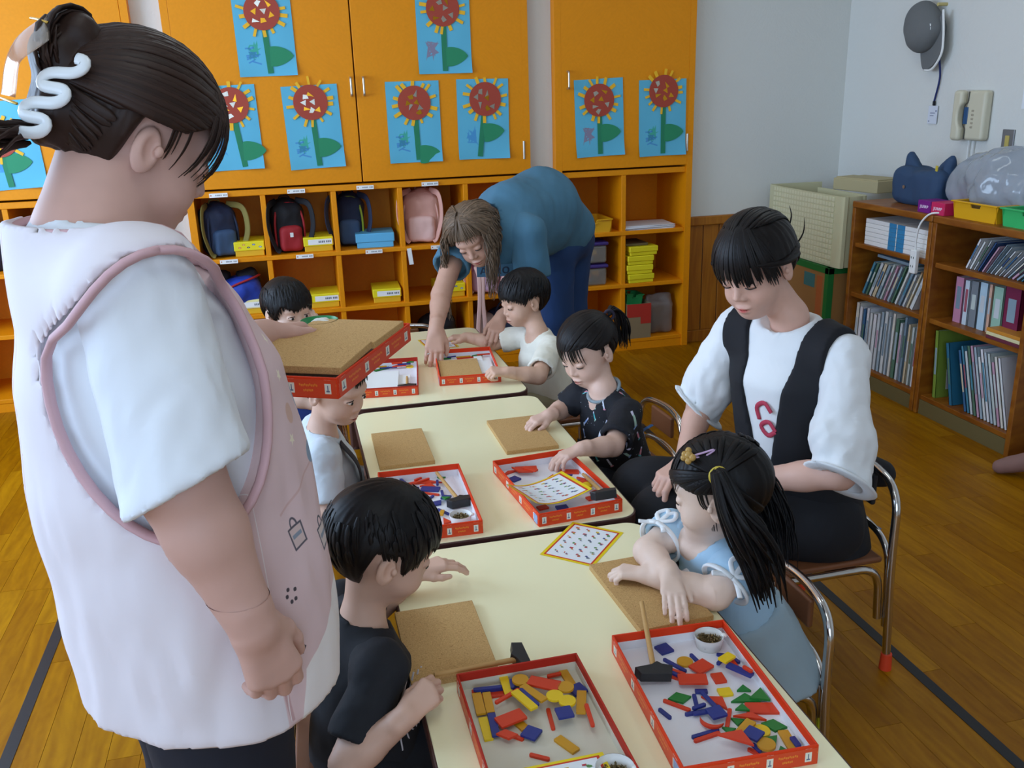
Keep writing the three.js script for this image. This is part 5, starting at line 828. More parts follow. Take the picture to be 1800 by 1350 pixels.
function locks(h, list, base, tone = 0.25) {              // list of [points in head space, width, thickness]
  const gs = list.map(([pts, w, th, sp]) => { const q = pts.map(p => h.at(p)), c = h.at(HC), v = 1 + rr(-tone, tone), g = sweep(q, t => { const k = Math.min(1, t * 9 + 0.35) * Math.pow(Math.max(0.02, 1 - t), sp ?? 0.45); return [w * h.s * k, th * h.s * Math.max(k, 0.2)]; }, 6, p => sub3(p, c)); return paint(g, () => [v, v, v * 1.02]); });
  return toLocal(mergeGeometries(gs), base);
}
function scalp(h, lift, cut, base, cell = 0.0036, extra = [], bump = 0.0022) {   // the mass of hair under the locks; cut(p in head space) < 0 keeps
  const P = [ell(h, HC, HR.map(v => v + lift), 0.01), ...extra], f0 = field(P), [lo, hi] = bounds(P, 0.012);
  const g = meshField((x, y, z) => { const p = h.inv([x, y, z]); let d = f0(x, y, z); const az = Math.atan2(p[0], p[2]); d += bump * h.s * (nz(az * 9, p[1] * 14, 3) + 0.5 * nz(az * 24, p[1] * 20, 8)); return smax(d, cut(p) * h.s, 0.006); }, lo, hi, cell * h.s, { pad: 0.008 });
  return toLocal(paint(g, () => [1, 1, 1]), base);
}
// bowl cut of the small boys: fringe height, side and nape length
function bowlHair(P, color, { fringe = 0.036, side = -0.004, nape = -0.075, lift = 0.012, part = 0.15, n = 230 } = {}) {
  const h = P.h, m = hairMat(color), line = az => { const a = Math.abs(az); return a < 0.75 ? fringe + 0.006 * Math.sin(az * 7) : a < 1.15 ? fringe + (side - fringe) * (a - 0.75) / 0.4 : a < 1.3 ? side + (0.024 - side) * (a - 1.15) / 0.15 : a < 1.9 ? 0.024 : 0.024 + (nape - 0.024) * Math.min(1, (a - 1.9) / 0.35); };
  const hair = P.part2('hair', scalp(h, lift, p => line(Math.atan2(p[0], p[2] + 0.012)) - p[1], P.base), m), list = [];
  const crown = dirOf(Math.PI - 0.2 + part, 1.15);
  for (let i = 0; i < n; i++) {
    const az = (i / n) * 2 * Math.PI - Math.PI + rr(-0.05, 0.05), y = line(az) - rr(0, 0.014), end = nrm3([Math.sin(az) * 0.08, (y - HC[1]) * 0.92, Math.cos(az) * 0.1]), mid_ = nrm3(add3(mul3(crown, rr(0.25, 0.75)), mul3(end, 0.6)));
    list.push([arcPath(mid_, end, 9, lift + rr(0, 0.003), lift - 0.004 + rr(-0.003, 0.002)), rr(0.004, 0.0075), 0.002]);
  }
  P.part2('hair_locks', locks(h, list, P.base), m, hair); return hair;
}
Person.prototype.part2 = function (name, geo, material, parent) { return obj(name, geo, material, parent || this.t); };
const ball = (c, r) => (x, y, z) => r - Math.hypot(x - c[0], y - c[1], z - c[2]);        // cuts a ball out
const dist3 = (a, b) => len3(sub3(a, b));
function kid(label, o) {
  const K = new Person(label, [o.pelvis[0], 0, o.pelvis[2]], { child: 1, skin: o.skin || '#dcb49d' }), up = nrm3(sub3(o.neck, o.pelvis)), F = o.face, H = dist3(o.neck, o.pelvis), fr = frame(o.pelvis, F, up), Rt = mul3(fr.L, -1);
  // frame() keeps F exact; rebuild so that U is exact instead
  const U = up, L = nrm3(crs3(U, F)), F2 = crs3(L, U); fr.U = U; fr.L = L; fr.F = F2; fr.at = q => [0, 1, 2].map(i => o.pelvis[i] + L[i] * q[0] + U[i] * q[1] + F2[i] * q[2]);
  const w = o.wide || 1, sh = [o.shR, o.shL];
  K.add(cap(o.pelvis, fr.at([0, H * 0.6, 0.0]), 0.075, 0.07, 0.03), cap(fr.at([0, H * 0.55, 0]), o.neck, 0.07, 0.035, 0.03), cap(o.shR, o.shL, 0.03, 0.03, 0.04));
  const hf = frame(o.head.p, o.head.f, o.head.u || [0, 1, 0], o.head.s || 0.9); K.head(hf, { neck: o.neck, neckR: 0.032, lips: '#c07468', eyes: o.eyes || 'down', brows: o.brows !== false });
  const ar = [0.033, 0.029, 0.028, 0.02];
  for (const k of [0, 1]) { const a = o.arms[k]; K.arm(sh[k], a.el, a.wr, ar, { d: a.d, n: a.n, s: a.s || 0.64, side: k ? -1 : 1, curl: a.curl ?? 0.3, spread: a.spread ?? 1, fat: 1.12 }); }
  for (const k of [-1, 1]) { const hip = fr.at([-k * 0.05, 0.0, 0.0]), knee = add3(hip, [F[0] * 0.2, -0.005, F[2] * 0.2]), an = [knee[0] + F[0] * 0.015, 0.035, knee[2] + F[2] * 0.015], toe = [an[0] + F[0] * 0.09, 0.025, an[2] + F[2] * 0.09]; K.leg(hip, knee, an, toe, [0.055, 0.042, 0.03]);
    K['leg' + k] = [hip, knee, an, toe]; }
  K.build(0.0105);
  // shirt
  const rows = o.rows || [[-0.05, 0, 0.01, 0.112 * w, 0.098 * w], [0.03, 0, 0.012, 0.112 * w, 0.1 * w], [H * 0.4, 0, 0.012, 0.11 * w, 0.095 * w], [H * 0.66, 0, 0.006, 0.108 * w, 0.084 * w], [H - 0.055, 0, 0, 0.1 * w, 0.066 * w], [H - 0.02, 0, 0, 0.066, 0.05], [H + 0.012, 0, 0, 0.044, 0.042]];
  const S = [column(fr, rows)]; for (const k of [0, 1]) { S.push(cap(fr.at([0, H - 0.03, 0]), sh[k], 0.036, 0.04, 0.03)); }
  const cuts = [half(mul3(U, -1), fr.at([0, o.hem ?? -0.02, 0])), ball(fr.at([0, H + 0.012, 0.014]), o.neckHole || 0.05)];
  const g1 = cloth(S, { cuts, cell: 0.0075, folds: 0.005, freq: 13, th: 0.015 });
  const sl = o.sleeve ?? 0.62, sleeves = [0, 1].map(k => { const a = o.arms[k], e = mix3(sh[k], a.el, sl), d = nrm3(sub3(a.el, sh[k])); return cloth([cap(mix3(fr.at([0, H - 0.06, 0]), sh[k], 0.75), sh[k], 0.045, 0.043, 0.02), cap(sh[k], add3(e, mul3(d, 0.02)), 0.044, 0.05, 0.02)], { cuts: [half(d, e)], cell: 0.006, folds: 0.005, freq: 20, th: 0.012, solid: false, stretch: [1, 1, 1] }); });
  let g = mergeGeometries([g1, ...sleeves]);
  g = uvBy(g, p => { const q = sub3(p, o.pelvis), a = Math.atan2(dot3(q, L), dot3(q, F2)); return [a * 0.11 / (o.printScale || 0.3), dot3(q, U) / (o.printScale || 0.3)]; });
  K.shirt = K.part('shirt', g, o.shirt);
  if (o.collar) K.part('collar', sweep(curve([...Array(17)].map((_, i) => { const a = i / 16 * 6.283; return add3(fr.at([0, H + 0.0, 0.004]), add3(mul3(L, Math.sin(a) * 0.047), add3(mul3(F2, Math.cos(a) * 0.05), mul3(U, -0.012 * Math.cos(a))))); }), 48), () => [0.006, 0.005], 8), o.collar, K.shirt);
  // trousers
  const T = []; for (const k of [-1, 1]) { const [hip, knee, an] = K['leg' + k]; T.push(cap(fr.at([0, 0.01, 0]), hip, 0.07, 0.066, 0.03), cap(hip, knee, 0.064, 0.053, 0.02)); if (o.longLegs) T.push(cap(knee, [an[0], 0.07, an[2]], 0.05, 0.044, 0.02)); }
  K.part('trousers', cloth(T, { solid: true, cell: 0.01, folds: 0.004, freq: 14 }), o.pants);
  for (const k of [-1, 1]) { const [, , an, toe] = K['leg' + k]; K.part('shoe', cloth([cap([an[0], 0.03, an[2]], [toe[0], 0.024, toe[2]], 0.032, 0.026, 0.01), cap([an[0], 0.05, an[2]], [an[0], 0.03, an[2]], 0.032, 0.034, 0.01)], { solid: true, cell: 0.008, folds: 0, cuts: [half([0, -1, 0], [0, 0.001, 0])] }), M.shoe); }
  K.fr = fr; K.H = H; return K;
}
M.shoe = mat('#d9d9d6', 0.6);
// boy nearest the camera, black T-shirt
M.blackTee = mat('#17191f', 0.85, { sheen: 0.2 });
{
  const K = kid('boy in a black T-shirt with a white print, nearest the camera', { pelvis: [0.03, 0.3, -1.44], neck: [0.058, 0.576, -1.425], face: [0.95, 0, -0.31], head: { p: [0.105, 0.7, -1.435], f: [0.92, -0.36, -0.13], u: [0.25, 1, 0.0], s: 0.92 },
    shR: [0.076, 0.533, -1.325], shL: [0.026, 0.538, -1.535], arms: [{ el: [0.005, 0.42, -1.245], wr: [0.105, 0.5, -1.235], d: [0.8, 0.45, -0.35], n: [-0.15, 0.75, 0.65], curl: [0.75, 0.8, 0.85, 0.9, 0.6] }, { el: [0.09, 0.46, -1.63], wr: [0.185, 0.515, -1.66], d: [0.85, 0.1, -0.1], n: [-0.1, 1, 0.1], curl: [0.25, 0.3, 0.35, 0.4, 0.15], spread: 1.6 }],
    shirt: M.blackTee, pants: mat('#14161c', 0.85), skin: '#d8ae97', sleeve: 0.78 });
  bowlHair(K, '#0e0c0d', { fringe: 0.03, side: -0.02, nape: -0.088, lift: 0.013 });
  // white swoosh print on the chest
  const { fr, H } = K, at = (a, h, r = 0.006) => { const rr_ = [0.106 + r, 0.091 + r]; return add3(fr.at([0, h, 0.01]), add3(mul3(fr.L, Math.sin(a) * rr_[0]), mul3(fr.F, Math.cos(a) * rr_[1]))); };
  const wm = mat('#dcd8de', 0.8);
  for (let i = 0; i < 6; i++) { const a0 = -1.4 + i * 0.17; K.part('chest_print', sweep(curve([at(a0 + 0.12, H * 0.78 - i * 0.006), at(a0 + 0.02, H * 0.6), at(a0 - 0.02, H * 0.42 - i * 0.01), at(a0 + 0.1, H * 0.2 + i * 0.012)], 18), t => [0.0052 * Math.sin(Math.PI * Math.min(1, t * 0.9 + 0.08)), 0.0016], 6, fr.F), wm, K.shirt); }
}
// boy in the pale T-shirt between apron and middle table
{
  const gt = mat('#cdd6dc', 0.85);
  const K = kid('boy in a pale grey T-shirt sitting below the carried tray', { pelvis: [0.03, 0.3, -2.41], neck: [0.035, 0.588, -2.375], face: [0.96, 0, 0.1], head: { p: [0.078, 0.712, -2.34], f: [0.72, -0.3, 0.6], u: [0.1, 1, 0.1], s: 0.9 }, eyes: [0.3, -0.4],
    shR: [0.03, 0.545, -2.275], shL: [0.02, 0.545, -2.485], arms: [{ el: [0.03, 0.41, -2.23], wr: [0.12, 0.36, -2.25], d: [0.9, -0.1, -0.2], n: [0, 1, 0], curl: 0.4 }, { el: [0.04, 0.42, -2.53], wr: [0.12, 0.37, -2.5], d: [0.9, -0.1, 0.2], n: [0, 1, 0], curl: 0.4 }],
    shirt: gt, pants: mat('#23262c', 0.85), skin: '#dab39d', sleeve: 0.85 });
  bowlHair(K, '#100d0d', { fringe: 0.06, side: 0.02, nape: -0.05, lift: 0.009 });
  K.part('hem_band', sweep(curve([K.fr.at([0.112, -0.012, 0.02]), K.fr.at([0.06, -0.012, 0.1]), K.fr.at([-0.06, -0.012, 0.1]), K.fr.at([-0.112, -0.012, 0.02])], 20), () => [0.01, 0.004], 8), mat('#2b2a33', 0.8), K.shirt);
  K.part('strap', sweep(curve([K.fr.at([-0.052, K.H - 0.02, 0.05]), K.fr.at([-0.06, K.H * 0.7, 0.093]), K.fr.at([-0.07, K.H * 0.4, 0.1]), K.fr.at([-0.08, 0.0, 0.1])], 20), () => [0.022, 0.003], 8, K.fr.F), mat('#26252b', 0.8), K.shirt);
}
// boy peeking over the carried tray
{
  const K = kid('boy in navy with a teal collar, hand at his eye, behind the carried tray', { pelvis: [-0.1, 0.3, -3.4], neck: [-0.06, 0.578, -3.41], face: [0.9, 0, 0.25], head: { p: [-0.03, 0.692, -3.4], f: [0.5, -0.12, 0.85], u: [0.02, 1, 0.05], s: 0.94 }, eyes: [0, -0.2],
    shR: [-0.08, 0.535, -3.31], shL: [-0.05, 0.535, -3.52], arms: [{ el: [-0.05, 0.4, -3.25], wr: [0.04, 0.37, -3.22], d: [0.9, -0.2, 0.1], n: [0, 1, 0], curl: 0.4 }, { el: [0.09, 0.52, -3.42], wr: [0.065, 0.61, -3.36], d: [-0.25, 0.95, 0.0], n: [0.3, 0.1, 0.9], curl: [0.5, 0.55, 0.6, 0.65, 0.4] }],
    shirt: mat('#232a3c', 0.85), collar: mat('#1f8f9c', 0.8), pants: mat('#1e3a7e', 0.85), skin: '#dfbca8', longLegs: true });
  bowlHair(K, '#0f0d0d', { fringe: 0.034, side: -0.035, nape: -0.07, lift: 0.014 });
}
// boy in the cream shirt
{
  const K = kid('boy in a cream T-shirt reaching over the far right tray', { pelvis: [0.93, 0.3, -3.22], neck: [0.875, 0.572, -3.225], face: [-0.97, 0, 0.2], head: { p: [0.84, 0.685, -3.285], f: [-0.96, -0.2, 0.18], u: [-0.05, 1, 0], s: 0.92 },
    shR: [0.855, 0.53, -3.325], shL: [0.9, 0.53, -3.125], arms: [{ el: [0.74, 0.505, -3.36], wr: [0.635, 0.525, -3.4], d: [-0.95, 0.05, -0.1], n: [0, 1, 0], curl: 0.35 }, { el: [0.8, 0.485, -2.945], wr: [0.69, 0.512, -2.94], d: [-0.95, 0.15, 0.0], n: [0.1, 0.9, 0.4], curl: [0.8, 0.85, 0.9, 0.9, 0.6] }],
    shirt: mat('#eae6d6', 0.85), pants: mat('#8f8468', 0.9), skin: '#d6ab92', sleeve: 0.8, neckHole: 0.056 });
  bowlHair(K, '#0d0b0c', { fringe: 0.03, side: -0.004, nape: -0.08, lift: 0.012 });
}
// girl in the black patterned shirt
const rocketTex = canvasTex(512, 512, (g, w, h) => { g.fillStyle = '#11131c'; g.fillRect(0, 0, w, h); const cs = ['#4fb3b8', '#cfd6e6', '#a8c8b8', '#d58a9c', '#86a0d0']; for (let i = 0; i < 26; i++) { const x = (i % 5) * 102 + rnd() * 60, y = Math.floor(i / 5) * 98 + rnd() * 50; g.save(); g.translate(x, y); g.rotate(rr(-0.9, 0.9)); g.fillStyle = cs[i % 5]; g.beginPath(); g.ellipse(0, 0, 7, 26, 0, 0, 7); g.fill(); g.fillStyle = '#d8d4ea'; g.fillRect(-6, -26, 12, 10); g.fillStyle = cs[(i + 2) % 5]; g.fillRect(-10, 18, 20, 7); g.restore(); } g.fillStyle = '#cfd4e0'; for (let i = 0; i < 90; i++) g.fillRect(rnd() * w, rnd() * h, 3, 3); });
rocketTex.wrapS = rocketTex.wrapT = THREE.RepeatWrapping;
{
  const K = kid('girl in a black shirt printed with coloured shapes, hands on board and tray', { pelvis: [0.95, 0.3, -2.5], neck: [0.872, 0.582, -2.455], face: [-0.92, 0, 0.3], head: { p: [0.838, 0.69, -2.515], f: [-0.84, -0.36, 0.46], u: [-0.2, 1, 0.0], s: 0.92 },
    shR: [0.825, 0.538, -2.55], shL: [0.905, 0.535, -2.355], arms: [{ el: [0.78, 0.495, -2.57], wr: [0.705, 0.508, -2.485], d: [-0.92, -0.12, 0.3], n: [0.0, 1, 0.1], curl: [0.3, 0.35, 0.4, 0.45, 0.2], spread: 1.4 }, { el: [0.815, 0.495, -2.225], wr: [0.705, 0.522, -2.17], d: [-0.93, -0.2, 0.15], n: [-0.1, 1, 0], curl: [0.3, 0.34, 0.38, 0.42, 0.2], spread: 1.4 }],
    shirt: mat('#ffffff', 0.85, { map: rocketTex }), collar: mat('#8d9aa0', 0.8), pants: mat('#15161c', 0.9), skin: '#deb7a3', sleeve: 0.85, neckHole: 0.047, hem: -0.05 });
  const h = K.h, m = hairMat('#15100f'), tie = dirOf(Math.PI - 0.35, 0.42);
  const lineK = p => { const a = Math.abs(Math.atan2(p[0], p[2])); return (a < 0.85 ? 0.052 : a < 1.25 ? 0.052 - (a - 0.85) * 0.07 : a < 1.9 ? 0.024 : 0.024 - Math.min(0.085, (a - 1.9) * 0.2)) - p[1]; };
  const hair = K.part2('hair', scalp(h, 0.008, lineK, K.base), m), list = [];
  for (let i = 0; i < 120; i++) { const az = (i / 120) * 6.283 - Math.PI, y = lineK([Math.sin(az), 0, Math.cos(az)]); const st = nrm3([Math.sin(az) * 0.08, (y - HC[1] + 0.004) * 0.95, Math.cos(az) * 0.1]); list.push([arcPath(st, tie, 10, 0.007 + rr(0, 0.003), 0.012), rr(0.005, 0.009), 0.0026, 0.15]); }
  for (let i = 0; i < 26; i++) { const az = rr(-0.75, 0.75), e = nrm3([Math.sin(az) * 0.085, -0.012 + rr(-0.016, 0.01) + Math.abs(az) * -0.02, Math.cos(az) * 0.1]); list.push([arcPath(dirOf(az * 0.8, 0.75), e, 8, 0.01, 0.007), rr(0.0025, 0.0055), 0.0018]); }
  for (let i = 0; i < 10; i++) { const s = i % 2 ? 1 : -1, az = s * rr(1.2, 1.4); list.push([[...arcPath(dirOf(az, 0.35), dirOf(az, -0.25), 5, 0.008, 0.006), onSkull(dirOf(az - s * 0.05, -0.7), -0.002)], rr(0.0025, 0.004), 0.0016]); }
  const tb = onSkull(tie, 0.012); for (let i = 0; i < 60; i++) { const a = rr(0, 6.28), r = Math.sqrt(rnd()) * 0.024, q = [Math.cos(a) * r, Math.sin(a) * r]; list.push([curve([tb, add3(tb, [q[0] * 0.7, 0.012 + q[1] * 0.4, -0.03]), add3(tb, [q[0] * 1.4, -0.035 + q[1] * 0.5, -0.05 + q[1] * 0.4]), add3(tb, [q[0] * 1.3, -0.085, -0.043 + q[1]]), add3(tb, [q[0], -0.125 + rr(-0.02, 0.02), -0.03 + q[1]])], 12), rr(0.004, 0.008), 0.003]); }
  K.part2('hair_locks', locks(h, list, K.base), m, hair); K.part('hair_tie', new THREE.TorusGeometry(0.015, 0.005, 8, 18).translate(...h.at(onSkull(tie, 0.016))), mat('#2a2438', 0.7), hair);
}
// girl in the light blue blouse
{
  const K = kid('girl in a light blue blouse with white bows, arms crossed on the table', { pelvis: [0.87, 0.3, -1.53], neck: [0.772, 0.572, -1.545], face: [-0.97, 0, 0.05], head: { p: [0.777, 0.677, -1.515], f: [-0.78, -0.2, -0.6], u: [0.05, 1, 0.03], s: 0.93 },
    shR: [0.735, 0.535, -1.635], shL: [0.785, 0.53, -1.445], arms: [{ el: [0.665, 0.515, -1.6], wr: [0.66, 0.528, -1.475], d: [-0.28, -0.2, 0.95], n: [-0.05, 1, 0.1], curl: [0.18, 0.2, 0.22, 0.25, 0.15] }, { el: [0.735, 0.5, -1.425], wr: [0.635, 0.505, -1.525], d: [-0.8, -0.02, -0.55], n: [0, 1, 0], curl: [0.45, 0.5, 0.55, 0.6, 0.4] }],
    shirt: mat('#a9cbe2', 0.85), pants: mat('#27304a', 0.9), skin: '#e8cbb8', sleeve: 0.5, neckHole: 0.05, hem: 0.1 });
  // lower, greyer tunic under the blouse
  const { fr, H } = K; K.part('tunic', cloth([column(fr, [[-0.1, 0, 0.0, 0.14, 0.132], [0.0, 0, 0.004, 0.13, 0.12], [0.095, 0, 0.01, 0.121, 0.108], [0.112, 0, 0.01, 0.115, 0.1]])], { cuts: [half([0, -1, 0], [0, 0.235, 0])], cell: 0.0085, folds: 0.005, freq: 14, th: 0.012, stretch: [1.4, 0.3, 1.4] }), mat('#9fb3bd', 0.9));
  const white = mat('#eef2f4', 0.8), bow = (sh, el, out) => { const e = mix3(sh, el, 0.42), d = nrm3(sub3(el, sh)), u = nrm3(sub3(out, mul3(d, dot3(out, d)))), w = crs3(d, u), c = add3(e, mul3(u, 0.047)); const loop = s => sweep(curve([c, add3(c, add3(mul3(w, s * 0.022), mul3(d, -0.02))), add3(c, add3(mul3(w, s * 0.012), mul3(d, -0.04))), add3(c, mul3(d, -0.028)), c], 18), () => [0.0052, 0.003], 8, u), tail = s => sweep(curve([c, add3(c, add3(mul3(w, s * 0.02), mul3(d, 0.012))), add3(c, add3(mul3(w, s * 0.034), add3(mul3(d, 0.026), mul3(u, 0.006))))], 10), () => [0.0052, 0.003], 8, u); K.part('bow', mergeGeometries([loop(1), loop(-1), tail(1), tail(-1)]), white, K.shirt);
    K.part('cuff', sweep(curve([...Array(13)].map((_, i) => { const a = i / 12 * 6.283; return add3(mix3(sh, el, 0.5), add3(mul3(u, Math.cos(a) * 0.05), mul3(w, Math.sin(a) * 0.05))); }), 36), () => [0.007, 0.004], 8), white, K.shirt); };
  bow([0.785, 0.53, -1.445], [0.735, 0.5, -1.425], [-0.35, 0.5, 0.8]); bow([0.735, 0.535, -1.635], [0.665, 0.515, -1.6], [-0.6, 0.6, 0.3]);
  K.part('lace_panel', cloth([ell(fr, [0, H * 0.62, 0.07], [0.035, 0.055, 0.03])], { solid: true, cell: 0.006, folds: 0.002 }), mat('#e6e2e2', 0.85), K.shirt);
  for (let i = 0; i < 5; i++) K.part('flower_print', new THREE.SphereGeometry(0.006, 10, 8).translate(...fr.at([0.015 * Math.sin(i * 2.2), H * 0.5 + i * 0.014, 0.099])), mat('#cc4466', 0.8), K.shirt);
  const h = K.h, m = hairMat('#0c0a0c'), tL = dirOf(1.75, 0.42), tR = dirOf(-1.75, 0.42), list = [];
  const lineB = p => { const a = Math.abs(Math.atan2(p[0], p[2])); return (a < 0.7 ? 0.04 : a < 1.25 ? 0.04 - (a - 0.7) * 0.03 : a < 1.9 ? 0.024 : 0.024 - Math.min(0.1, (a - 1.9) * 0.25)) - p[1]; };
  const hair = K.part2('hair', scalp(h, 0.009, lineB, K.base), m);
  for (const [tie, s] of [[tL, 1], [tR, -1]]) {
    for (let i = 0; i < 70; i++) { const az = s * (i / 70) * Math.PI, y = lineB([Math.sin(az), 0, Math.cos(az)]), st = i % 3 === 2 ? nrm3([s * 0.012, Math.cos(i * 0.9) * 0.02 + 0.09, Math.cos(i / 70 * 5 - 0.7) * 0.1]) : nrm3([Math.sin(az) * 0.08, (y - HC[1] + 0.004) * 0.95, Math.cos(az) * 0.1]); list.push([arcPath(st, tie, 9, 0.008 + rr(0, 0.003), 0.013), rr(0.005, 0.009), 0.0026, 0.15]); }
    const tb = onSkull(tie, 0.016); for (let i = 0; i < 75; i++) { const a = rr(0, 6.28), r = Math.sqrt(rnd()) * 0.03, q = [Math.cos(a) * r, Math.sin(a) * r], ln = rr(0.75, 1.12), wv = rr(-0.012, 0.012); list.push([curve([tb, add3(tb, [s * 0.02 + q[0] * 0.4, 0.012, -0.008 + q[1] * 0.4]), add3(tb, [s * 0.03 + q[0] * 0.9, -0.06, -0.025 + q[1]]), add3(tb, [s * 0.018 + q[0] * 1.3 + wv, -0.14 * ln, -0.045 + q[1] * 1.4]), add3(tb, [s * 0.004 + q[0] * 1.2 - wv, -0.215 * ln, -0.06 + q[1] * 1.5]), add3(tb, [-s * 0.006 + q[0] * 1.4, -0.27 * ln, -0.062 + q[1] * 1.3])], 16), rr(0.004, 0.0085), 0.003]); }
    K.part('hair_tie', new THREE.TorusGeometry(0.014, 0.005, 8, 18).translate(...h.at(onSkull(tie, 0.02))), mat(s > 0 ? '#d8c24a' : '#8a7aa8', 0.6), hair);
  }
  for (let i = 0; i < 18; i++) { const az = rr(-0.7, 0.7), e = nrm3([Math.sin(az) * 0.085, -0.006 + rr(-0.014, 0.01), Math.cos(az) * 0.1]); list.push([arcPath(dirOf(az * 0.8, 0.8), e, 8, 0.011, 0.008), rr(0.003, 0.006), 0.002]); }
  for (let i = 0; i < 8; i++) { const az = rr(1.15, 1.4); list.push([[...arcPath(dirOf(az, 0.35), dirOf(az, -0.3), 5, 0.009, 0.006), onSkull(dirOf(az, -0.75), 0.002), add3(onSkull(dirOf(az, -0.9), 0.0), [0.004, -0.03, 0.004])], rr(0.002, 0.0036), 0.0016]); }
  K.part2('hair_locks', locks(h, list, K.base), m, hair);
  // clip with a plastic jewel
  const cp = onSkull(dirOf(1.0, 0.78), 0.02), cu = nrm3(sub3(cp, HC)), A = h.at(cp), B = h.at(onSkull(dirOf(1.75, 0.95), 0.019));
  K.part('hair_clip', sweep(curve([A, mix3(A, B, 0.5), B, add3(mix3(A, B, 0.5), mul3(h.U, -0.008)), A], 20), () => [0.0022, 0.002], 6), mat('#c8a8cc', 0.4), hair);
  const jewel = K.part('clip_jewel', mergeGeometries([...Array(7)].map((_, i) => new THREE.SphereGeometry(i ? 0.0065 : 0.009, 12, 9).translate(...add3(A, add3(mul3(h.dir(cu), 0.004), i ? mul3(h.dir(nrm3(crs3(cu, [Math.cos(i), Math.sin(i), 0.3 * i - 1]))), 0.012) : [0, 0, 0]))))), mat('#d9b060', 0.15, { transmission: 0.3, thickness: 0 }), hair);
}
// ---------- teacher in the pink apron ----------
{
  const F = nrm3([0.93, 0, -0.36]), AX = [-0.195, 0, -1.176], fr = frame(AX, F, [0, 1, 0]), R = mul3(fr.L, -1), K = new Person('woman standing in a pale pink apron over a white T-shirt, carrying a tray', [AX[0], 0, AX[2]], { skin: '#d1a595' });
  const at = (r, h, f) => fr.at([-r, h, f]), shR = at(0.135, 1.245, -0.02), shL = at(-0.15, 1.235, -0.015), neck = at(0, 1.295, -0.035);
  const elR = [-0.142, 1.045, -0.985], wrR = [-0.085, 0.868, -0.965], elL = [-0.17, 1.05, -1.47], wrL = [-0.058, 1.046, -1.62];
  K.add(cap(at(0, 0.86, 0), at(0, 1.1, 0), 0.12, 0.105, 0.04), cap(at(0, 1.1, 0), at(0, 1.22, -0.015), 0.1, 0.07, 0.04), cap(shR, shL, 0.046, 0.046, 0.04), cap(at(0, 1.24, -0.02), neck, 0.07, 0.055, 0.04));
  for (const k of [-1, 1]) K.leg(at(k * 0.085, 0.84, 0), at(k * 0.085, 0.46, 0.01), at(k * 0.085, 0.08, -0.01), at(k * 0.09, 0.04, 0.13), [0.095, 0.062, 0.042]);
  const h = frame([-0.163, 1.405, -1.212], [0.8, -0.47, -0.4], [0.4, 0.9, -0.1], 0.935); K.head(h, { neck, neckR: 0.058, lips: '#b86a62' });
  K.arm(shR, elR, wrR, [0.054, 0.047, 0.046, 0.028], { d: [0.2, -0.95, -0.1], n: [0.45, 0.15, 0.87], s: 0.92, side: 1, curl: [0.34, 0.38, 0.42, 0.46, 0.25], spread: 0.7, fat: 1.12 });
  K.arm(shL, elL, wrL, [0.056, 0.048, 0.046, 0.03], { d: [0.55, -0.2, -0.8], n: [-0.3, 0.9, -0.35], s: 0.95, side: -1, curl: [0.35, 0.38, 0.4, 0.42, 0.2], fat: 1.1 });
  K.build(0.0125);
  // white T-shirt
  const teeM = mat('#e9edf2', 0.85), rowsT = [[0.95, 0, 0.01, 0.165, 0.14], [1.1, 0, 0.008, 0.158, 0.137], [1.19, 0, -0.003, 0.15, 0.115], [1.24, 0, -0.016, 0.128, 0.098], [1.278, 0, -0.03, 0.1, 0.09], [1.304, 0, -0.034, 0.092, 0.086]];
  const dR = nrm3(sub3(elR, shR)), dL = nrm3(sub3(elL, shL)), endR = add3(elR, mul3(dR, 0.005)), endL = mix3(shL, elL, 0.85);
  const tee = cloth([column(fr, rowsT), cap(neck, shR, 0.055, 0.048, 0.03), cap(neck, shL, 0.055, 0.048, 0.03)], { cuts: [ball(at(0, 1.345, 0.004), 0.083)], cell: 0.008, folds: 0.001, freq: 9 });
  const sleeve = (sh, el, e, d, r1) => cloth([cap(at(dot3(sub3(sh, AX), R) * 0.85, 1.205, -0.005), sh, 0.05, 0.055, 0.03), cap(sh, add3(e, mul3(d, 0.03)), 0.062, r1, 0.03)], { cuts: [half(d, e)], cell: 0.0062, folds: 0.0085, freq: 11, stretch: [1.2, 0.55, 1.2], th: 0.013, solid: false });
  const shirt = K.part('t_shirt', mergeGeometries([tee, sleeve(shR, elR, endR, nrm3(add3(dR, [0.35, 0, 0])), 0.082), sleeve(shL, elL, endL, dL, 0.07)]), teeM);
  // hem of the near sleeve
  { const u = nrm3(crs3(dR, [0, 1, 0.2])), w = crs3(dR, u), nn = nrm3(add3(dR, [0.35, 0, 0])); }
  // apron, a loose smock
  const rows = [[0.64, 0, 0.035, 0.205, 0.17], [0.72, 0, 0.034, 0.204, 0.17], [0.85, 0, 0.03, 0.198, 0.172], [1.0, 0, 0.02, 0.188, 0.172], [1.12, 0, 0.012, 0.178, 0.158], [1.2, 0, 0.0, 0.166, 0.13], [1.255, 0, -0.014, 0.147, 0.112], [1.298, 0, -0.03, 0.108, 0.097], [1.325, 0, -0.036, 0.094, 0.088]];
  const AP = [column(fr, rows), cap(at(0, 1.245, -0.025), shR, 0.08, 0.083, 0.04), cap(at(0, 1.245, -0.025), shL, 0.08, 0.083, 0.04)], arm0 = { h: 1.135, f: -0.008, ru: 0.168, rf: 0.112 };
  const hole = s => (x, y, z) => { const d = sub3([x, y, z], AX), r = s * dot3(d, R), f = dot3(d, F); const e = 1 - Math.hypot((y - arm0.h) / arm0.ru, (f - arm0.f) / arm0.rf); return Math.min(e * 0.11, (r - 0.05)); };
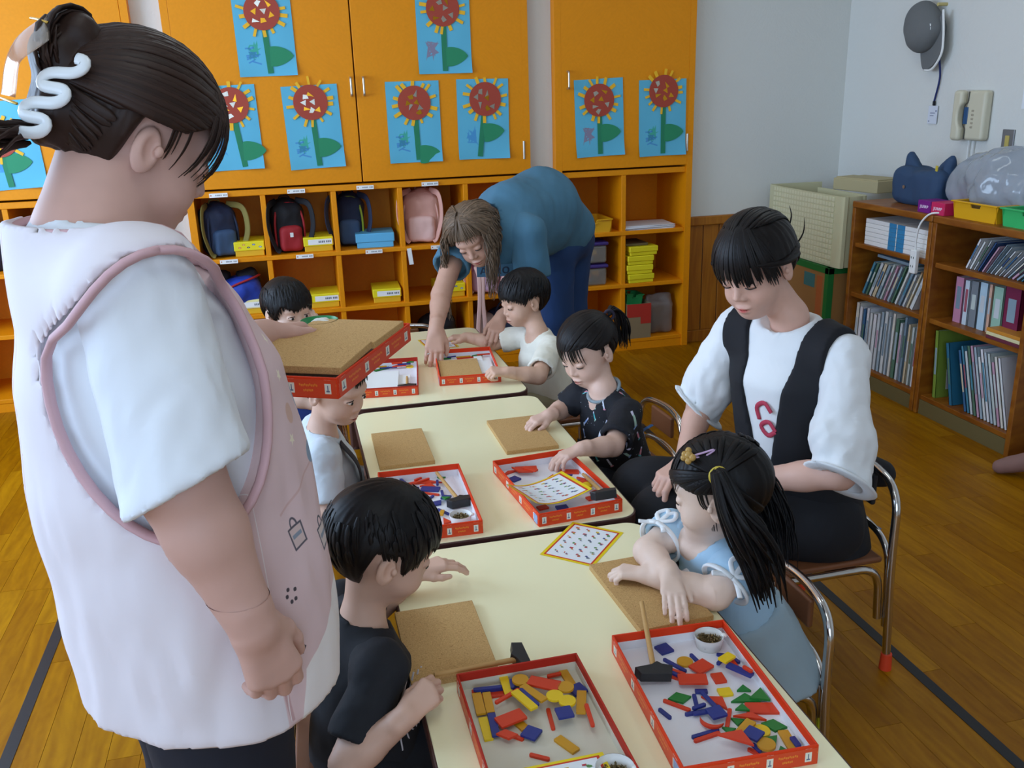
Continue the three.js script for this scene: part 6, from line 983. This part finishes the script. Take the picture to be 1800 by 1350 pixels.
  const cuts = [half([-0.03, -1, 0.0], [AX[0], 0.682, AX[2]]), ball(at(0, 1.338, 0.016), 0.127), hole(1), hole(-1)];
  let g = cloth(AP, { cuts, cell: 0.0085, folds: 0.013, freq: 6.5, stretch: [1.3, 0.5, 1.3], fade: (x, y) => Math.max(0.08, Math.min(1, (1.12 - y) / 0.16)) });
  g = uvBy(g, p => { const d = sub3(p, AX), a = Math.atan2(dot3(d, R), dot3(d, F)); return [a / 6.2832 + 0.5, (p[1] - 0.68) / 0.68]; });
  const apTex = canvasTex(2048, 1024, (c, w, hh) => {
    c.fillStyle = '#ebe3e7'; c.fillRect(0, 0, w, hh); const X = deg => (deg / 360 + 0.5) * w, Y = m => hh - (m - 0.68) / 0.68 * hh;  // back paler than the front: window light put into the colour
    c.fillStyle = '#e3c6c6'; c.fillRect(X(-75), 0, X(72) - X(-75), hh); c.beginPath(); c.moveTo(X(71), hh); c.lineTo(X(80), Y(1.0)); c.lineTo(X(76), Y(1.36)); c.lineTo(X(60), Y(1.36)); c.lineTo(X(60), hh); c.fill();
    c.fillStyle = '#f3ece9'; c.beginPath(); c.moveTo(X(-60), hh); c.lineTo(X(-60), Y(0.86)); c.lineTo(X(10), Y(0.86)); c.lineTo(X(62), Y(0.75)); c.lineTo(X(66), hh); c.fill();      // white lower panel
    c.strokeStyle = '#cda6a6'; c.lineWidth = 10; c.beginPath(); c.moveTo(X(78), Y(1.0)); c.lineTo(X(70), Y(0.69)); c.stroke(); c.fillStyle = '#f2e6e6'; c.fillRect(X(70.5), Y(1.0), 2, Y(0.69) - Y(1.0));
    c.strokeStyle = '#d9b4b0'; c.lineWidth = 5; c.beginPath(); c.moveTo(X(-40), Y(1.0)); c.lineTo(X(30), Y(1.0)); c.lineTo(X(58), Y(0.955)); c.stroke();       // pocket top
    const bag = (x, y, s, col) => { c.save(); c.translate(x, y); c.rotate(0.15); c.strokeStyle = '#5c5660'; c.lineWidth = 4; c.fillStyle = col; c.beginPath(); c.rect(-22 * s, -14 * s, 44 * s, 46 * s); c.fill(); c.stroke(); c.beginPath(); c.moveTo(-10 * s, -14 * s); c.bezierCurveTo(-10 * s, -38 * s, 10 * s, -38 * s, 10 * s, -14 * s); c.stroke(); c.fillStyle = '#8d97a6'; c.fillRect(-16 * s, 2 * s, 32 * s, 9 * s); c.restore(); };
    bag(X(18), Y(0.935), 1, '#b9c2cf'); bag(X(36), Y(0.9), 1, '#d8c9c4'); bag(X(52), Y(0.925), 0.9, '#d9c0bc'); bag(X(-4), Y(0.9), 1, '#c5c9cf'); bag(X(26), Y(0.975), 0.8, '#cfc4c0');
    c.fillStyle = '#4a4248'; for (const [d, m] of [[60, 0.86], [63, 0.864], [64, 0.856], [60.5, 0.848], [62.5, 0.847]]) { c.beginPath(); c.arc(X(d), Y(m), 4, 0, 7); c.fill(); } c.save(); c.translate(X(62), Y(0.78)); c.rotate(0.78); c.fillRect(-8, -8, 16, 16); c.restore();
    const star = (d, m) => { c.fillStyle = '#f6ead2'; c.beginPath(); for (let i = 0; i < 10; i++) { const a = i * 0.628, r = i % 2 ? 6 : 14; c.lineTo(X(d) + Math.cos(a) * r, Y(m) + Math.sin(a) * r); } c.fill(); }; for (const [d, m] of [[30, 1.16], [18, 1.1], [40, 1.12], [10, 1.2], [44, 1.04], [24, 1.04]]) star(d, m);
    c.fillStyle = '#8fa3b8'; c.beginPath(); c.ellipse(X(22), Y(1.075), 22, 30, 0, 0, 7); c.fill(); c.fillStyle = '#d9b2a2'; c.beginPath(); c.ellipse(X(40), Y(1.07), 18, 20, 0, 0, 7); c.fill(); c.fillStyle = '#8fa3b8'; c.beginPath(); c.ellipse(X(30), Y(1.005), 26, 22, 0, 0, 7); c.fill();
  });
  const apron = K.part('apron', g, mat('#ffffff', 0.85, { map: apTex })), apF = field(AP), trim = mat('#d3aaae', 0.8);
  const edge = (s, n = 40) => [...Array(n + 1)].map((_, i) => { const a = i / n * 6.2832, hh = arm0.h + arm0.ru * Math.cos(a), f = arm0.f + arm0.rf * Math.sin(a); let r = 0.3; for (let k = 0; k < 60; k++) { const p = at(s * r, hh, f), d = apF(...p); r -= Math.max(0.0008, d * 0.8); if (d < 0.001 || r < 0.04) break; } return at(s * (r + 0.004), hh, f); });
  for (const s of [1, -1]) K.part('armhole_trim', sweep(edge(s), () => [0.0075, 0.005], 8), trim, apron);
  K.part('neck_trim', sweep([...Array(41)].map((_, i) => { const a = i / 40 * 6.2832; let r = 0.03; const c = at(0, 1.338, 0.016); let p; for (let k = 0; k < 50; k++) { const dd = [Math.sin(a) * r, 0, Math.cos(a) * r], yy = -Math.sqrt(Math.max(0, 0.127 ** 2 - r * r)); p = add3(c, add3(mul3(fr.L, dd[0]), add3(mul3(F, dd[2]), [0, yy, 0]))); if (apF(...p) > -0.004) break; r += 0.0025; if (r > 0.126) break; } return p; }), () => [0.006, 0.004], 8), trim, apron);
  // trousers, shoes
  const T = []; for (const k of [-1, 1]) T.push(cap(at(k * 0.07, 0.86, 0.01), at(k * 0.085, 0.46, 0.012), 0.115, 0.08, 0.03), cap(at(k * 0.085, 0.46, 0.012), at(k * 0.087, 0.12, 0), 0.078, 0.065, 0.02));
  K.part('trousers', cloth(T, { solid: true, cell: 0.013, folds: 0.006, freq: 9 }), mat('#191d2a', 0.85));
  for (const k of [-1, 1]) K.part('shoe', cloth([cap(at(k * 0.087, 0.045, -0.03), at(k * 0.092, 0.035, 0.15), 0.046, 0.038, 0.01)], { solid: true, cell: 0.01, folds: 0, cuts: [half([0, -1, 0], [0, 0.001, 0])] }), M.shoe);
  // hair: swept back into a claw clip
  const m = hairMat('#2e1e17'), tie = dirOf(Math.PI + 0.12, 0.02), list = [];
  const line = p => { const a = Math.abs(Math.atan2(p[0], p[2])); return (a < 0.8 ? 0.05 : a < 1.25 ? 0.05 - (a - 0.8) * 0.05 : a < 1.9 ? 0.026 : 0.026 - Math.min(0.09, (a - 1.9) * 0.26)) - p[1]; };
  const hair = K.part2('hair', scalp(h, 0.011, line, K.base, 0.0036, [ell(h, [0, 0.055, -0.118], [0.04, 0.034, 0.034], 0.012), ell(h, [-0.012, 0.086, -0.11], [0.028, 0.024, 0.026], 0.01), ell(h, [0, -0.005, -0.108], [0.046, 0.05, 0.02], 0.03)]), m);
  for (let i = 0; i < 190; i++) { const az = (i / 190) * 6.283 - Math.PI, y = line([Math.sin(az), 0, Math.cos(az)]), top = i % 3 === 0 ? 0.35 : 0; const st = nrm3([Math.sin(az) * 0.08, (y - HC[1] + 0.004) * 0.95 + top * 0.2, Math.cos(az) * 0.1]); list.push([arcPath(st, tie, 12, 0.0115 + rr(0, 0.003), 0.016), rr(0.004, 0.0075), 0.0022, 0.12]); }
  for (let i = 0; i < 44; i++) { const a0 = rr(0, 6.28), r = rr(0.024, 0.038), c = [rr(-0.01, 0.01), 0.058 + rr(-0.004, 0.022), -0.118 + rr(-0.004, 0.01)], pts = []; for (let k = 0; k <= 8; k++) { const a = a0 + k * 0.42; pts.push(add3(c, [Math.cos(a * 0.9) * 0.03, Math.sin(a) * r, Math.cos(a) * r])); } list.push([pts, rr(0.004, 0.008), 0.003, 0.25]); }
  for (let i = 0; i < 60; i++) { const a = rr(-0.6, 0.6), l = rr(0.6, 1.6), b = [a * 0.05, -0.045 + rr(-0.02, 0.01), -0.118]; list.push([curve([b, add3(b, [a * 0.03, -0.014, -0.03 * l]), add3(b, [a * 0.09, -0.045 + rr(-0.02, 0.02), -0.062 * l]), add3(b, [a * 0.13, -0.075 * l + rr(-0.02, 0.02), -0.078 * l])], 9), rr(0.0025, 0.0055), 0.002]); }
  for (let i = 0; i < 46; i++) { const s = i % 4 ? -1 : 1, az = s * rr(0.12, 0.85), el0 = 0.75, e = dirOf(az + s * 0.1, rr(-0.62, -0.1)), P1 = arcPath(dirOf(az * 0.9, el0), e, 9, 0.014, 0.013 + rr(0, 0.006)); list.push([P1, rr(0.0018, 0.0048), 0.0016]); }
  for (let i = 0; i < 12; i++) { const az = -rr(1.12, 1.4); list.push([arcPath(dirOf(az, 0.3), dirOf(az + 0.1, rr(-0.6, -0.3)), 7, 0.01, 0.004), rr(0.0016, 0.003), 0.0014]); }
  K.part2('hair_locks', locks(h, list, K.base), m, hair);
  const zig = [];
  for (let i = 0; i <= 60; i++) { const t = i / 60, a = [-0.058, 0.05, -0.118], b = [-0.04, -0.05, -0.132], w = Math.sin(t * Math.PI * 5 + 0.3) * 0.021; zig.push(h.at(add3(mix3(a, b, t - 0.03 * Math.sin(t * Math.PI * 10 + 0.6)), [-0.8 * w, 0.25 * w, 0.6 * w]))); }
  const clip = K.part('hair_claw', sweep(zig, () => [0.0068, 0.004], 10, p => sub3(p, h.at(HC))), mat('#dfe3e4', 0.3), hair);
  K.part('clear_claw', sweep(curve([dirOf(-2.85, 0.3), dirOf(-3.05, 0.02), dirOf(-3.05, -0.3)].map(d => h.at(onSkull(d, 0.052))), 16), () => [0.024, 0.003], 12, p => sub3(p, h.at(HC))), mat('#e8dcd0', 0.08, { transmission: 0.8, thickness: 0, ior: 1.5 }), clip);
  K.part('gold_edge', mergeGeometries([0.33, -0.33].map(e => sweep([-2.85, -3.0, -3.2].map(a => h.at(onSkull(dirOf(a, e), 0.055))), () => [0.0016, 0.0016], 6))), mat('#d8b050', 0.25, { metalness: 0.9 }), clip);
}
// ---------- young woman on the chrome chair ----------
{
  const hip = [1.23, 0.385, -1.93], neck = [1.155, 0.905, -1.925], F = nrm3([-0.946, 0, 0.325]), up = nrm3(sub3(neck, hip)), H = dist3(neck, hip), L = nrm3(crs3(up, F)), F2 = crs3(L, up), fr = { p: hip, L, U: up, F: F2, s: 1, at: q => [0, 1, 2].map(i => hip[i] + L[i] * q[0] + up[i] * q[1] + F2[i] * q[2]) };
  const K = new Person('young woman in a white blouse and black pinafore sitting beside the tables', [hip[0], 0, hip[2]], { skin: '#dcae9a' }), shL = [1.21, 0.835, -1.765], shR = [1.1, 0.84, -2.075];
  const elL = [1.145, 0.605, -1.655], wrL = [0.985, 0.535, -1.83], elR = [1.03, 0.63, -2.13], wrR = [0.92, 0.525, -1.99];
  K.add(cap(hip, fr.at([0, 0.22, 0]), 0.11, 0.085, 0.04), cap(fr.at([0, 0.2, 0]), fr.at([0, 0.37, -0.005]), 0.085, 0.07, 0.04), cap(shL, shR, 0.036, 0.036, 0.03), cap(fr.at([0, 0.4, -0.01]), neck, 0.05, 0.038, 0.02));
  const h = frame([1.062, 1.032, -1.935], [-0.8, -0.36, 0.48], [-0.25, 1, 0.05], 0.99); K.head(h, { neck, neckR: 0.04, lips: '#c4504a', eyes: 'down' });
  K.arm(shL, elL, wrL, [0.042, 0.036, 0.035, 0.024], { d: [-0.85, -0.25, -0.45], n: [-0.2, 0.95, 0.2], s: 0.92, side: -1, curl: [0.35, 0.4, 0.42, 0.45, 0.3] });
  K.arm(shR, elR, wrR, [0.042, 0.036, 0.035, 0.024], { d: [-0.75, -0.2, 0.4], n: [-0.2, 0.95, 0], s: 0.92, side: 1, curl: [0.35, 0.4, 0.42, 0.45, 0.3] });
  const legs = [[[1.22, 0.385, -1.84], [0.85, 0.4, -1.955], [0.87, 0.06, -1.93], [0.75, 0.03, -1.93]], [[1.18, 0.385, -2.01], [0.86, 0.41, -2.11], [0.88, 0.06, -2.1], [0.76, 0.03, -2.1]]];
  for (const l of legs) K.leg(...l, [0.08, 0.058, 0.04]); K.build(0.012);
  const blouse = mat('#e9ebec', 0.85), rows = [[0.1, 0, 0.005, 0.15, 0.115], [0.25, 0, 0.01, 0.15, 0.118], [0.38, 0, 0.01, 0.155, 0.115], [H - 0.08, 0, 0, 0.15, 0.085], [H - 0.035, 0, 0, 0.1, 0.065], [H, 0, 0, 0.066, 0.055]];
  const sl = (sh, el) => { const d = nrm3(sub3(el, sh)), e = add3(el, mul3(d, 0.02)); return cloth([cap(mix3(fr.at([0, H - 0.1, 0]), sh, 0.8), sh, 0.05, 0.054, 0.03), cap(sh, mix3(sh, el, 0.7), 0.054, 0.072, 0.03), cap(mix3(sh, el, 0.7), add3(e, mul3(d, 0.03)), 0.07, 0.064, 0.02)], { cuts: [half(nrm3(add3(d, [-0.5, 0, 0])), e)], cell: 0.007, folds: 0.012, freq: 10, stretch: [1.2, 0.9, 1.2], th: 0.014, solid: false }); };
  const bl = K.part('blouse', mergeGeometries([cloth([column(fr, rows), cap(fr.at([0, H - 0.05, 0]), shL, 0.05, 0.05, 0.04), cap(fr.at([0, H - 0.05, 0]), shR, 0.05, 0.05, 0.04)], { cuts: [ball(fr.at([0, H + 0.045, 0.01]), 0.082)], cell: 0.009, folds: 0.005, freq: 10 }), sl(shL, elL), sl(shR, elR)]), blouse);
  for (const [sh, el] of [[shL, elL], [shR, elR]]) K.part('cuff', (() => { const d = nrm3(add3(nrm3(sub3(el, sh)), [-0.5, 0, 0])), u = nrm3(crs3(d, [0, 0, 1])), w = crs3(d, u), c = add3(el, mul3(nrm3(sub3(el, sh)), 0.016)); return sweep([...Array(25)].map((_, i) => { const a = i / 24 * 6.283; return add3(c, add3(mul3(u, Math.cos(a) * 0.07), mul3(w, Math.sin(a) * 0.067))); }), () => [0.017, 0.005], 8, d); })(), blouse, bl);
  K.part('chest_print', mergeGeometries([sweep(curve([[0.03, H * 0.62], [0.05, H * 0.66], [0.075, H * 0.63], [0.07, H * 0.57]].map(([l, hh]) => fr.at([-l + 0.07, hh, 0.128])), 14), () => [0.006, 0.003], 8, F2), sweep(curve([[0.02, H * 0.53], [0.04, H * 0.57], [0.065, H * 0.54], [0.045, H * 0.5], [0.02, H * 0.53]].map(([l, hh]) => fr.at([-l + 0.07, hh, 0.129])), 16), () => [0.006, 0.003], 8, F2)]), mat('#b83a52', 0.8), bl);
  // pinafore: deep V between the straps, wide armholes
  const black = mat('#14151b', 0.85), V = (x, y, z) => { const d = sub3([x, y, z], hip), l = dot3(d, L), hh = dot3(d, up); return Math.min((hh - 0.08) * 0.075 / 0.38 - Math.abs(l - 0.005), 0.05); }, arm = (x, y, z) => { const d = sub3([x, y, z], hip), l = Math.abs(dot3(d, L)), hh = dot3(d, up); return Math.min(hh - 0.25 - Math.max(0, 0.175 - l) * 1.5, l - 0.156); };
  const rowsP = rows.map(([a, b, c, e, f]) => [a, b, c, e + 0.01, f + 0.01]); rowsP.unshift([-0.1, 0, 0, 0.18, 0.14]);
  const pin = K.part('pinafore', cloth([column(fr, rowsP), cap(fr.at([0.04, H - 0.05, 0]), shL, 0.066, 0.07, 0.04), cap(fr.at([-0.04, H - 0.05, 0]), shR, 0.066, 0.07, 0.04)], { cuts: [V, arm, ball(fr.at([0, H + 0.045, 0.01]), 0.09)], cell: 0.0075, folds: 0.002, freq: 9, solid: true }), black);
  const T = []; for (const [a, b, c] of legs) T.push(cap(hip, a, 0.12, 0.105, 0.04), cap(a, b, 0.102, 0.085, 0.03), cap(b, [c[0], 0.12, c[2]], 0.085, 0.1, 0.02));
  K.part('wide_trousers', cloth(T, { solid: true, cell: 0.011, folds: 0.009, freq: 8 }), mat('#14151b', 0.85), pin);
  K.part('hip_bow', cloth([cap(fr.at([0.05, 0.1, -0.13]), fr.at([0.1, 0.05, -0.19]), 0.03, 0.04, 0.02), cap(fr.at([0.0, 0.1, -0.13]), fr.at([0.02, 0.03, -0.17]), 0.025, 0.03, 0.02)], { solid: true, cell: 0.008, folds: 0.006, freq: 16 }), black, pin);
  for (const l of legs) K.part('shoe', cloth([cap([l[2][0], 0.04, l[2][2]], l[3], 0.042, 0.033, 0.01)], { solid: true, cell: 0.01, folds: 0, cuts: [half([0, -1, 0], [0, 0.001, 0])] }), M.footDark);
  const m = hairMat('#120e0e'), tie = dirOf(Math.PI, -0.28), list = [], line = p => { const az = Math.atan2(p[0], p[2]), a = Math.abs(az); return (a < 0.62 ? 0.042 : a < 1.2 ? 0.042 - (a - 0.62) * 0.03 : a < 1.9 ? 0.025 : 0.025 - Math.min(0.1, (a - 1.9) * 0.25)) - p[1]; };
  const hair = K.part2('hair', scalp(h, 0.013, line, K.base, 0.0036, [ell(h, [0, -0.035, -0.118], [0.036, 0.034, 0.03], 0.012)]), m);
  for (let i = 0; i < 170; i++) { const az = (i / 170) * 6.283 - Math.PI, y = line([Math.sin(az), 0, Math.cos(az)]), st = i % 3 === 0 ? dirOf(az, 1.0) : nrm3([Math.sin(az) * 0.08, (y - HC[1] + 0.004) * 0.95, Math.cos(az) * 0.1]); if (Math.abs(az) < 0.6 && i % 3) continue; list.push([arcPath(st, tie, 12, 0.0135 + rr(0, 0.003), 0.014), rr(0.004, 0.008), 0.0022, 0.12]); }
  for (let i = 0; i < 60; i++) { const az = rr(-0.95, 0.95), e = nrm3([Math.sin(az) * 0.085, -0.016 + rr(-0.012, 0.012) - Math.abs(az) * 0.02, Math.cos(az) * 0.1]); list.push([arcPath(dirOf(az * 0.55, 1.1), e, 10, 0.015, 0.012 + rr(0, 0.003)), rr(0.004, 0.0075), 0.002, 0.4]); }
  for (let i = 0; i < 26; i++) { const s = i % 2 ? 1 : -1, az = s * rr(0.8, 1.15), e = dirOf(az + s * 0.1, rr(-0.75, -0.3)); list.push([arcPath(dirOf(az * 0.6, 0.9), e, 10, 0.014, 0.012), rr(0.0025, 0.006), 0.0018]); }
  for (let i = 0; i < 20; i++) { const c = [0, -0.035, -0.118], a0 = rr(0, 6.28), pts = []; for (let k = 0; k <= 7; k++) { const a = a0 + k * 0.45; pts.push(add3(c, [Math.cos(a) * 0.034, Math.sin(a) * 0.034, -0.016 + rr(-0.004, 0.004)])); } list.push([pts, 0.006, 0.003, 0.25]); }
  list.push([curve([[0.03, 0.03, -0.11], [0.035, 0.06, -0.135], [0.03, 0.085, -0.145]], 8), 0.003, 0.002]); list.push([curve([[0.03, -0.02, -0.12], [0.05, 0.01, -0.145], [0.06, 0.05, -0.15]], 8), 0.003, 0.002]);
  K.part2('hair_locks', locks(h, list, K.base), m, hair);
}
// ---------- woman bending over the far table ----------
{
  const hip = [1.215, 0.8, -3.98], K = new Person('woman in a blue T-shirt and jeans bending over the far table, long wavy hair', [hip[0], 0, hip[2]], { skin: '#cda08a' }), midB = [1.08, 0.955, -3.86], upB = [0.9, 0.935, -3.7], neck = [0.79, 0.945, -3.6], shL = [0.925, 0.9, -3.52], shR = [0.69, 0.875, -3.7];
  const elR = [0.555, 0.69, -3.46], wrR = [0.5, 0.6, -3.285], elL = [0.945, 0.67, -3.52], wrL = [0.772, 0.585, -3.4];
  K.add(cap(hip, midB, 0.12, 0.12, 0.05), cap(midB, upB, 0.12, 0.115, 0.05), cap(upB, neck, 0.1, 0.05, 0.05), cap(shL, shR, 0.048, 0.048, 0.06));
  const h = frame([0.708, 0.9, -3.535], [-0.36, -0.52, 0.76], [-0.45, 0.8, 0.3], 1.0); K.head(h, { neck, neckR: 0.046, lips: '#b0574c', eyes: 'down' });
  K.arm(shR, elR, wrR, [0.045, 0.039, 0.037, 0.026], { d: [-0.22, -0.8, 0.55], n: [-0.1, 0.55, 0.8], s: 1.0, side: 1, curl: [0.28, 0.3, 0.28, 0.3, 0.3], spread: 1 });
  K.arm(shL, elL, wrL, [0.045, 0.039, 0.037, 0.026], { d: [-0.4, -0.42, 0.82], n: [0.1, 0.85, 0.5], s: 0.9, side: -1, curl: [0.5, 0.55, 0.58, 0.6, 0.3] });
  const legs = [[[1.15, 0.76, -3.92], [1.16, 0.44, -3.93], [1.2, 0.09, -3.98], [1.1, 0.04, -3.86]], [[1.27, 0.76, -4.05], [1.27, 0.44, -4.06], [1.3, 0.09, -4.1], [1.2, 0.04, -3.99]]];
  for (const l of legs) K.leg(...l, [0.09, 0.066, 0.045]); K.build(0.0125);
  const blue = mat('#4b7891', 0.9), sl = (sh, el, t) => { const d = nrm3(sub3(el, sh)), e = mix3(sh, el, t); return cloth([cap(upB, sh, 0.085, 0.068, 0.05), cap(sh, add3(e, mul3(d, 0.03)), 0.07, 0.08, 0.03)], { cuts: [half(d, e)], cell: 0.009, folds: 0.008, freq: 11, th: 0.016, solid: false }); };
  const tee = K.part('t_shirt', mergeGeometries([cloth([cap([1.21, 0.83, -3.98], midB, 0.15, 0.152, 0.05), cap(midB, upB, 0.155, 0.15, 0.05), cap(upB, neck, 0.13, 0.075, 0.05), cap(shL, shR, 0.07, 0.07, 0.05), cap([1.06, 0.86, -3.8], [0.86, 0.83, -3.62], 0.11, 0.1, 0.06)], { cuts: [half([0.62, -0.7, -0.3], [1.22, 0.745, -3.98]), ball(add3(neck, [-0.03, 0.0, 0.02]), 0.075)], cell: 0.011, folds: 0.011, freq: 8 }), sl(shR, elR, 0.55), sl(shL, elL, 0.78)]), blue);
  const lt = canvasTex(256, 64, (g, w, hh) => { g.fillStyle = '#3f6a86'; g.fillRect(0, 0, w, hh); g.font = 'bold 50px sans-serif'; g.fillStyle = '#1d2c40'; g.fillText('AERO', 12, 50); g.fillText('K', 200, 50); });
  const lg = new THREE.PlaneGeometry(0.24, 0.05, 12, 1), lp = lg.attributes.position; for (let i = 0; i < lp.count; i++) lp.setZ(i, -1.2 * lp.getX(i) ** 2); lg.computeVertexNormals();
  const lm = obj('chest_lettering', lg, mat('#ffffff', 0.8, { map: lt }), tee); lm.position.set(0.835 - hip[0], 0.757, -3.515 - hip[2]); lm.rotation.order = 'YXZ'; lm.rotation.set(0.12, -0.05, 0.02);
  const T = []; for (const [a, b, c] of legs) T.push(cap(hip, a, 0.125, 0.11, 0.04), cap(a, b, 0.105, 0.08, 0.03), cap(b, c, 0.078, 0.062, 0.02)); K.part('jeans', cloth(T, { solid: true, cell: 0.012, folds: 0.008, freq: 10 }), mat('#1f3f6e', 0.85));
  for (const l of legs) K.part('shoe', cloth([cap([l[2][0], 0.045, l[2][2]], l[3], 0.045, 0.035, 0.01)], { solid: true, cell: 0.01, folds: 0, cuts: [half([0, -1, 0], [0, 0.001, 0])] }), M.shoe);
  K.part('ring', new THREE.TorusGeometry(0.0098, 0.0018, 8, 18).rotateX(1.1).translate(...add3(wrR, [-0.036, -0.082, 0.045])), M.nickel);
  // long wavy hair hanging down on both sides of the face
  const m = hairMat('#6b5846'), list = [], line = p => { const a = Math.abs(Math.atan2(p[0], p[2])); return (a < 0.6 ? 0.055 : a < 1.2 ? 0.055 - (a - 0.6) * 0.1 : -0.02) - p[1]; };
  const hair = K.part2('hair', scalp(h, 0.016, line, K.base, 0.004, [ell(h, [0.075, -0.03, 0.0], [0.03, 0.06, 0.06], 0.03), ell(h, [-0.075, -0.03, 0.0], [0.03, 0.06, 0.06], 0.03)], 0.004), m), down = h.inv(add3(h.p, [0, -1, 0])), dn = nrm3(down);
  for (let i = 0; i < 420; i++) {
    const s = i % 2 ? 1 : -1, az = s * rr(0.85, 2.6), st = dirOf(s * 0.15, 1.15 + rr(-0.3, 0.2)), ed = dirOf(az, rr(-0.1, 0.35)), P1 = arcPath(st, ed, 6, 0.018 + rr(0, 0.006), 0.022 + rr(0, 0.01)); let p = P1[P1.length - 1]; const back = Math.abs(az) > 1.7, Ln = (s < 0 ? rr(0.16, 0.33) : rr(0.12, 0.28)) * (back ? 0.7 : 1), ph = rr(0, 6), am = rr(0.006, 0.013), side = [s, 0, 0], fw = nrm3(crs3(dn, side));
    const pts = [...P1]; for (let k = 1; k <= 12; k++) { const t = k / 12; pts.push(add3(p, add3(mul3(dn, t * Ln), add3(mul3(side, Math.sin(ph + t * 10) * am + 0.012 * Math.sin(t * 3)), mul3(fw, Math.cos(ph + t * 9) * am))))); } list.push([pts, rr(0.0028, 0.006), 0.002, 0.3]);
  }
  for (let i = 0; i < 40; i++) { const az = (i % 2 ? 1 : -1) * rr(0.1, 0.95), e = dirOf(az, rr(0.05, 0.3)); list.push([arcPath(dirOf(az * 0.4, 1.15), e, 8, 0.02, 0.016 + rr(0, 0.008)), rr(0.003, 0.006), 0.002]); }
  K.part2('hair_locks', locks(h, list, K.base, 0.4), m, hair);
}
scene.traverse(q => { if (q.isMesh) { q.castShadow = true; q.receiveShadow = true; } });
renderer.render(scene, camera);
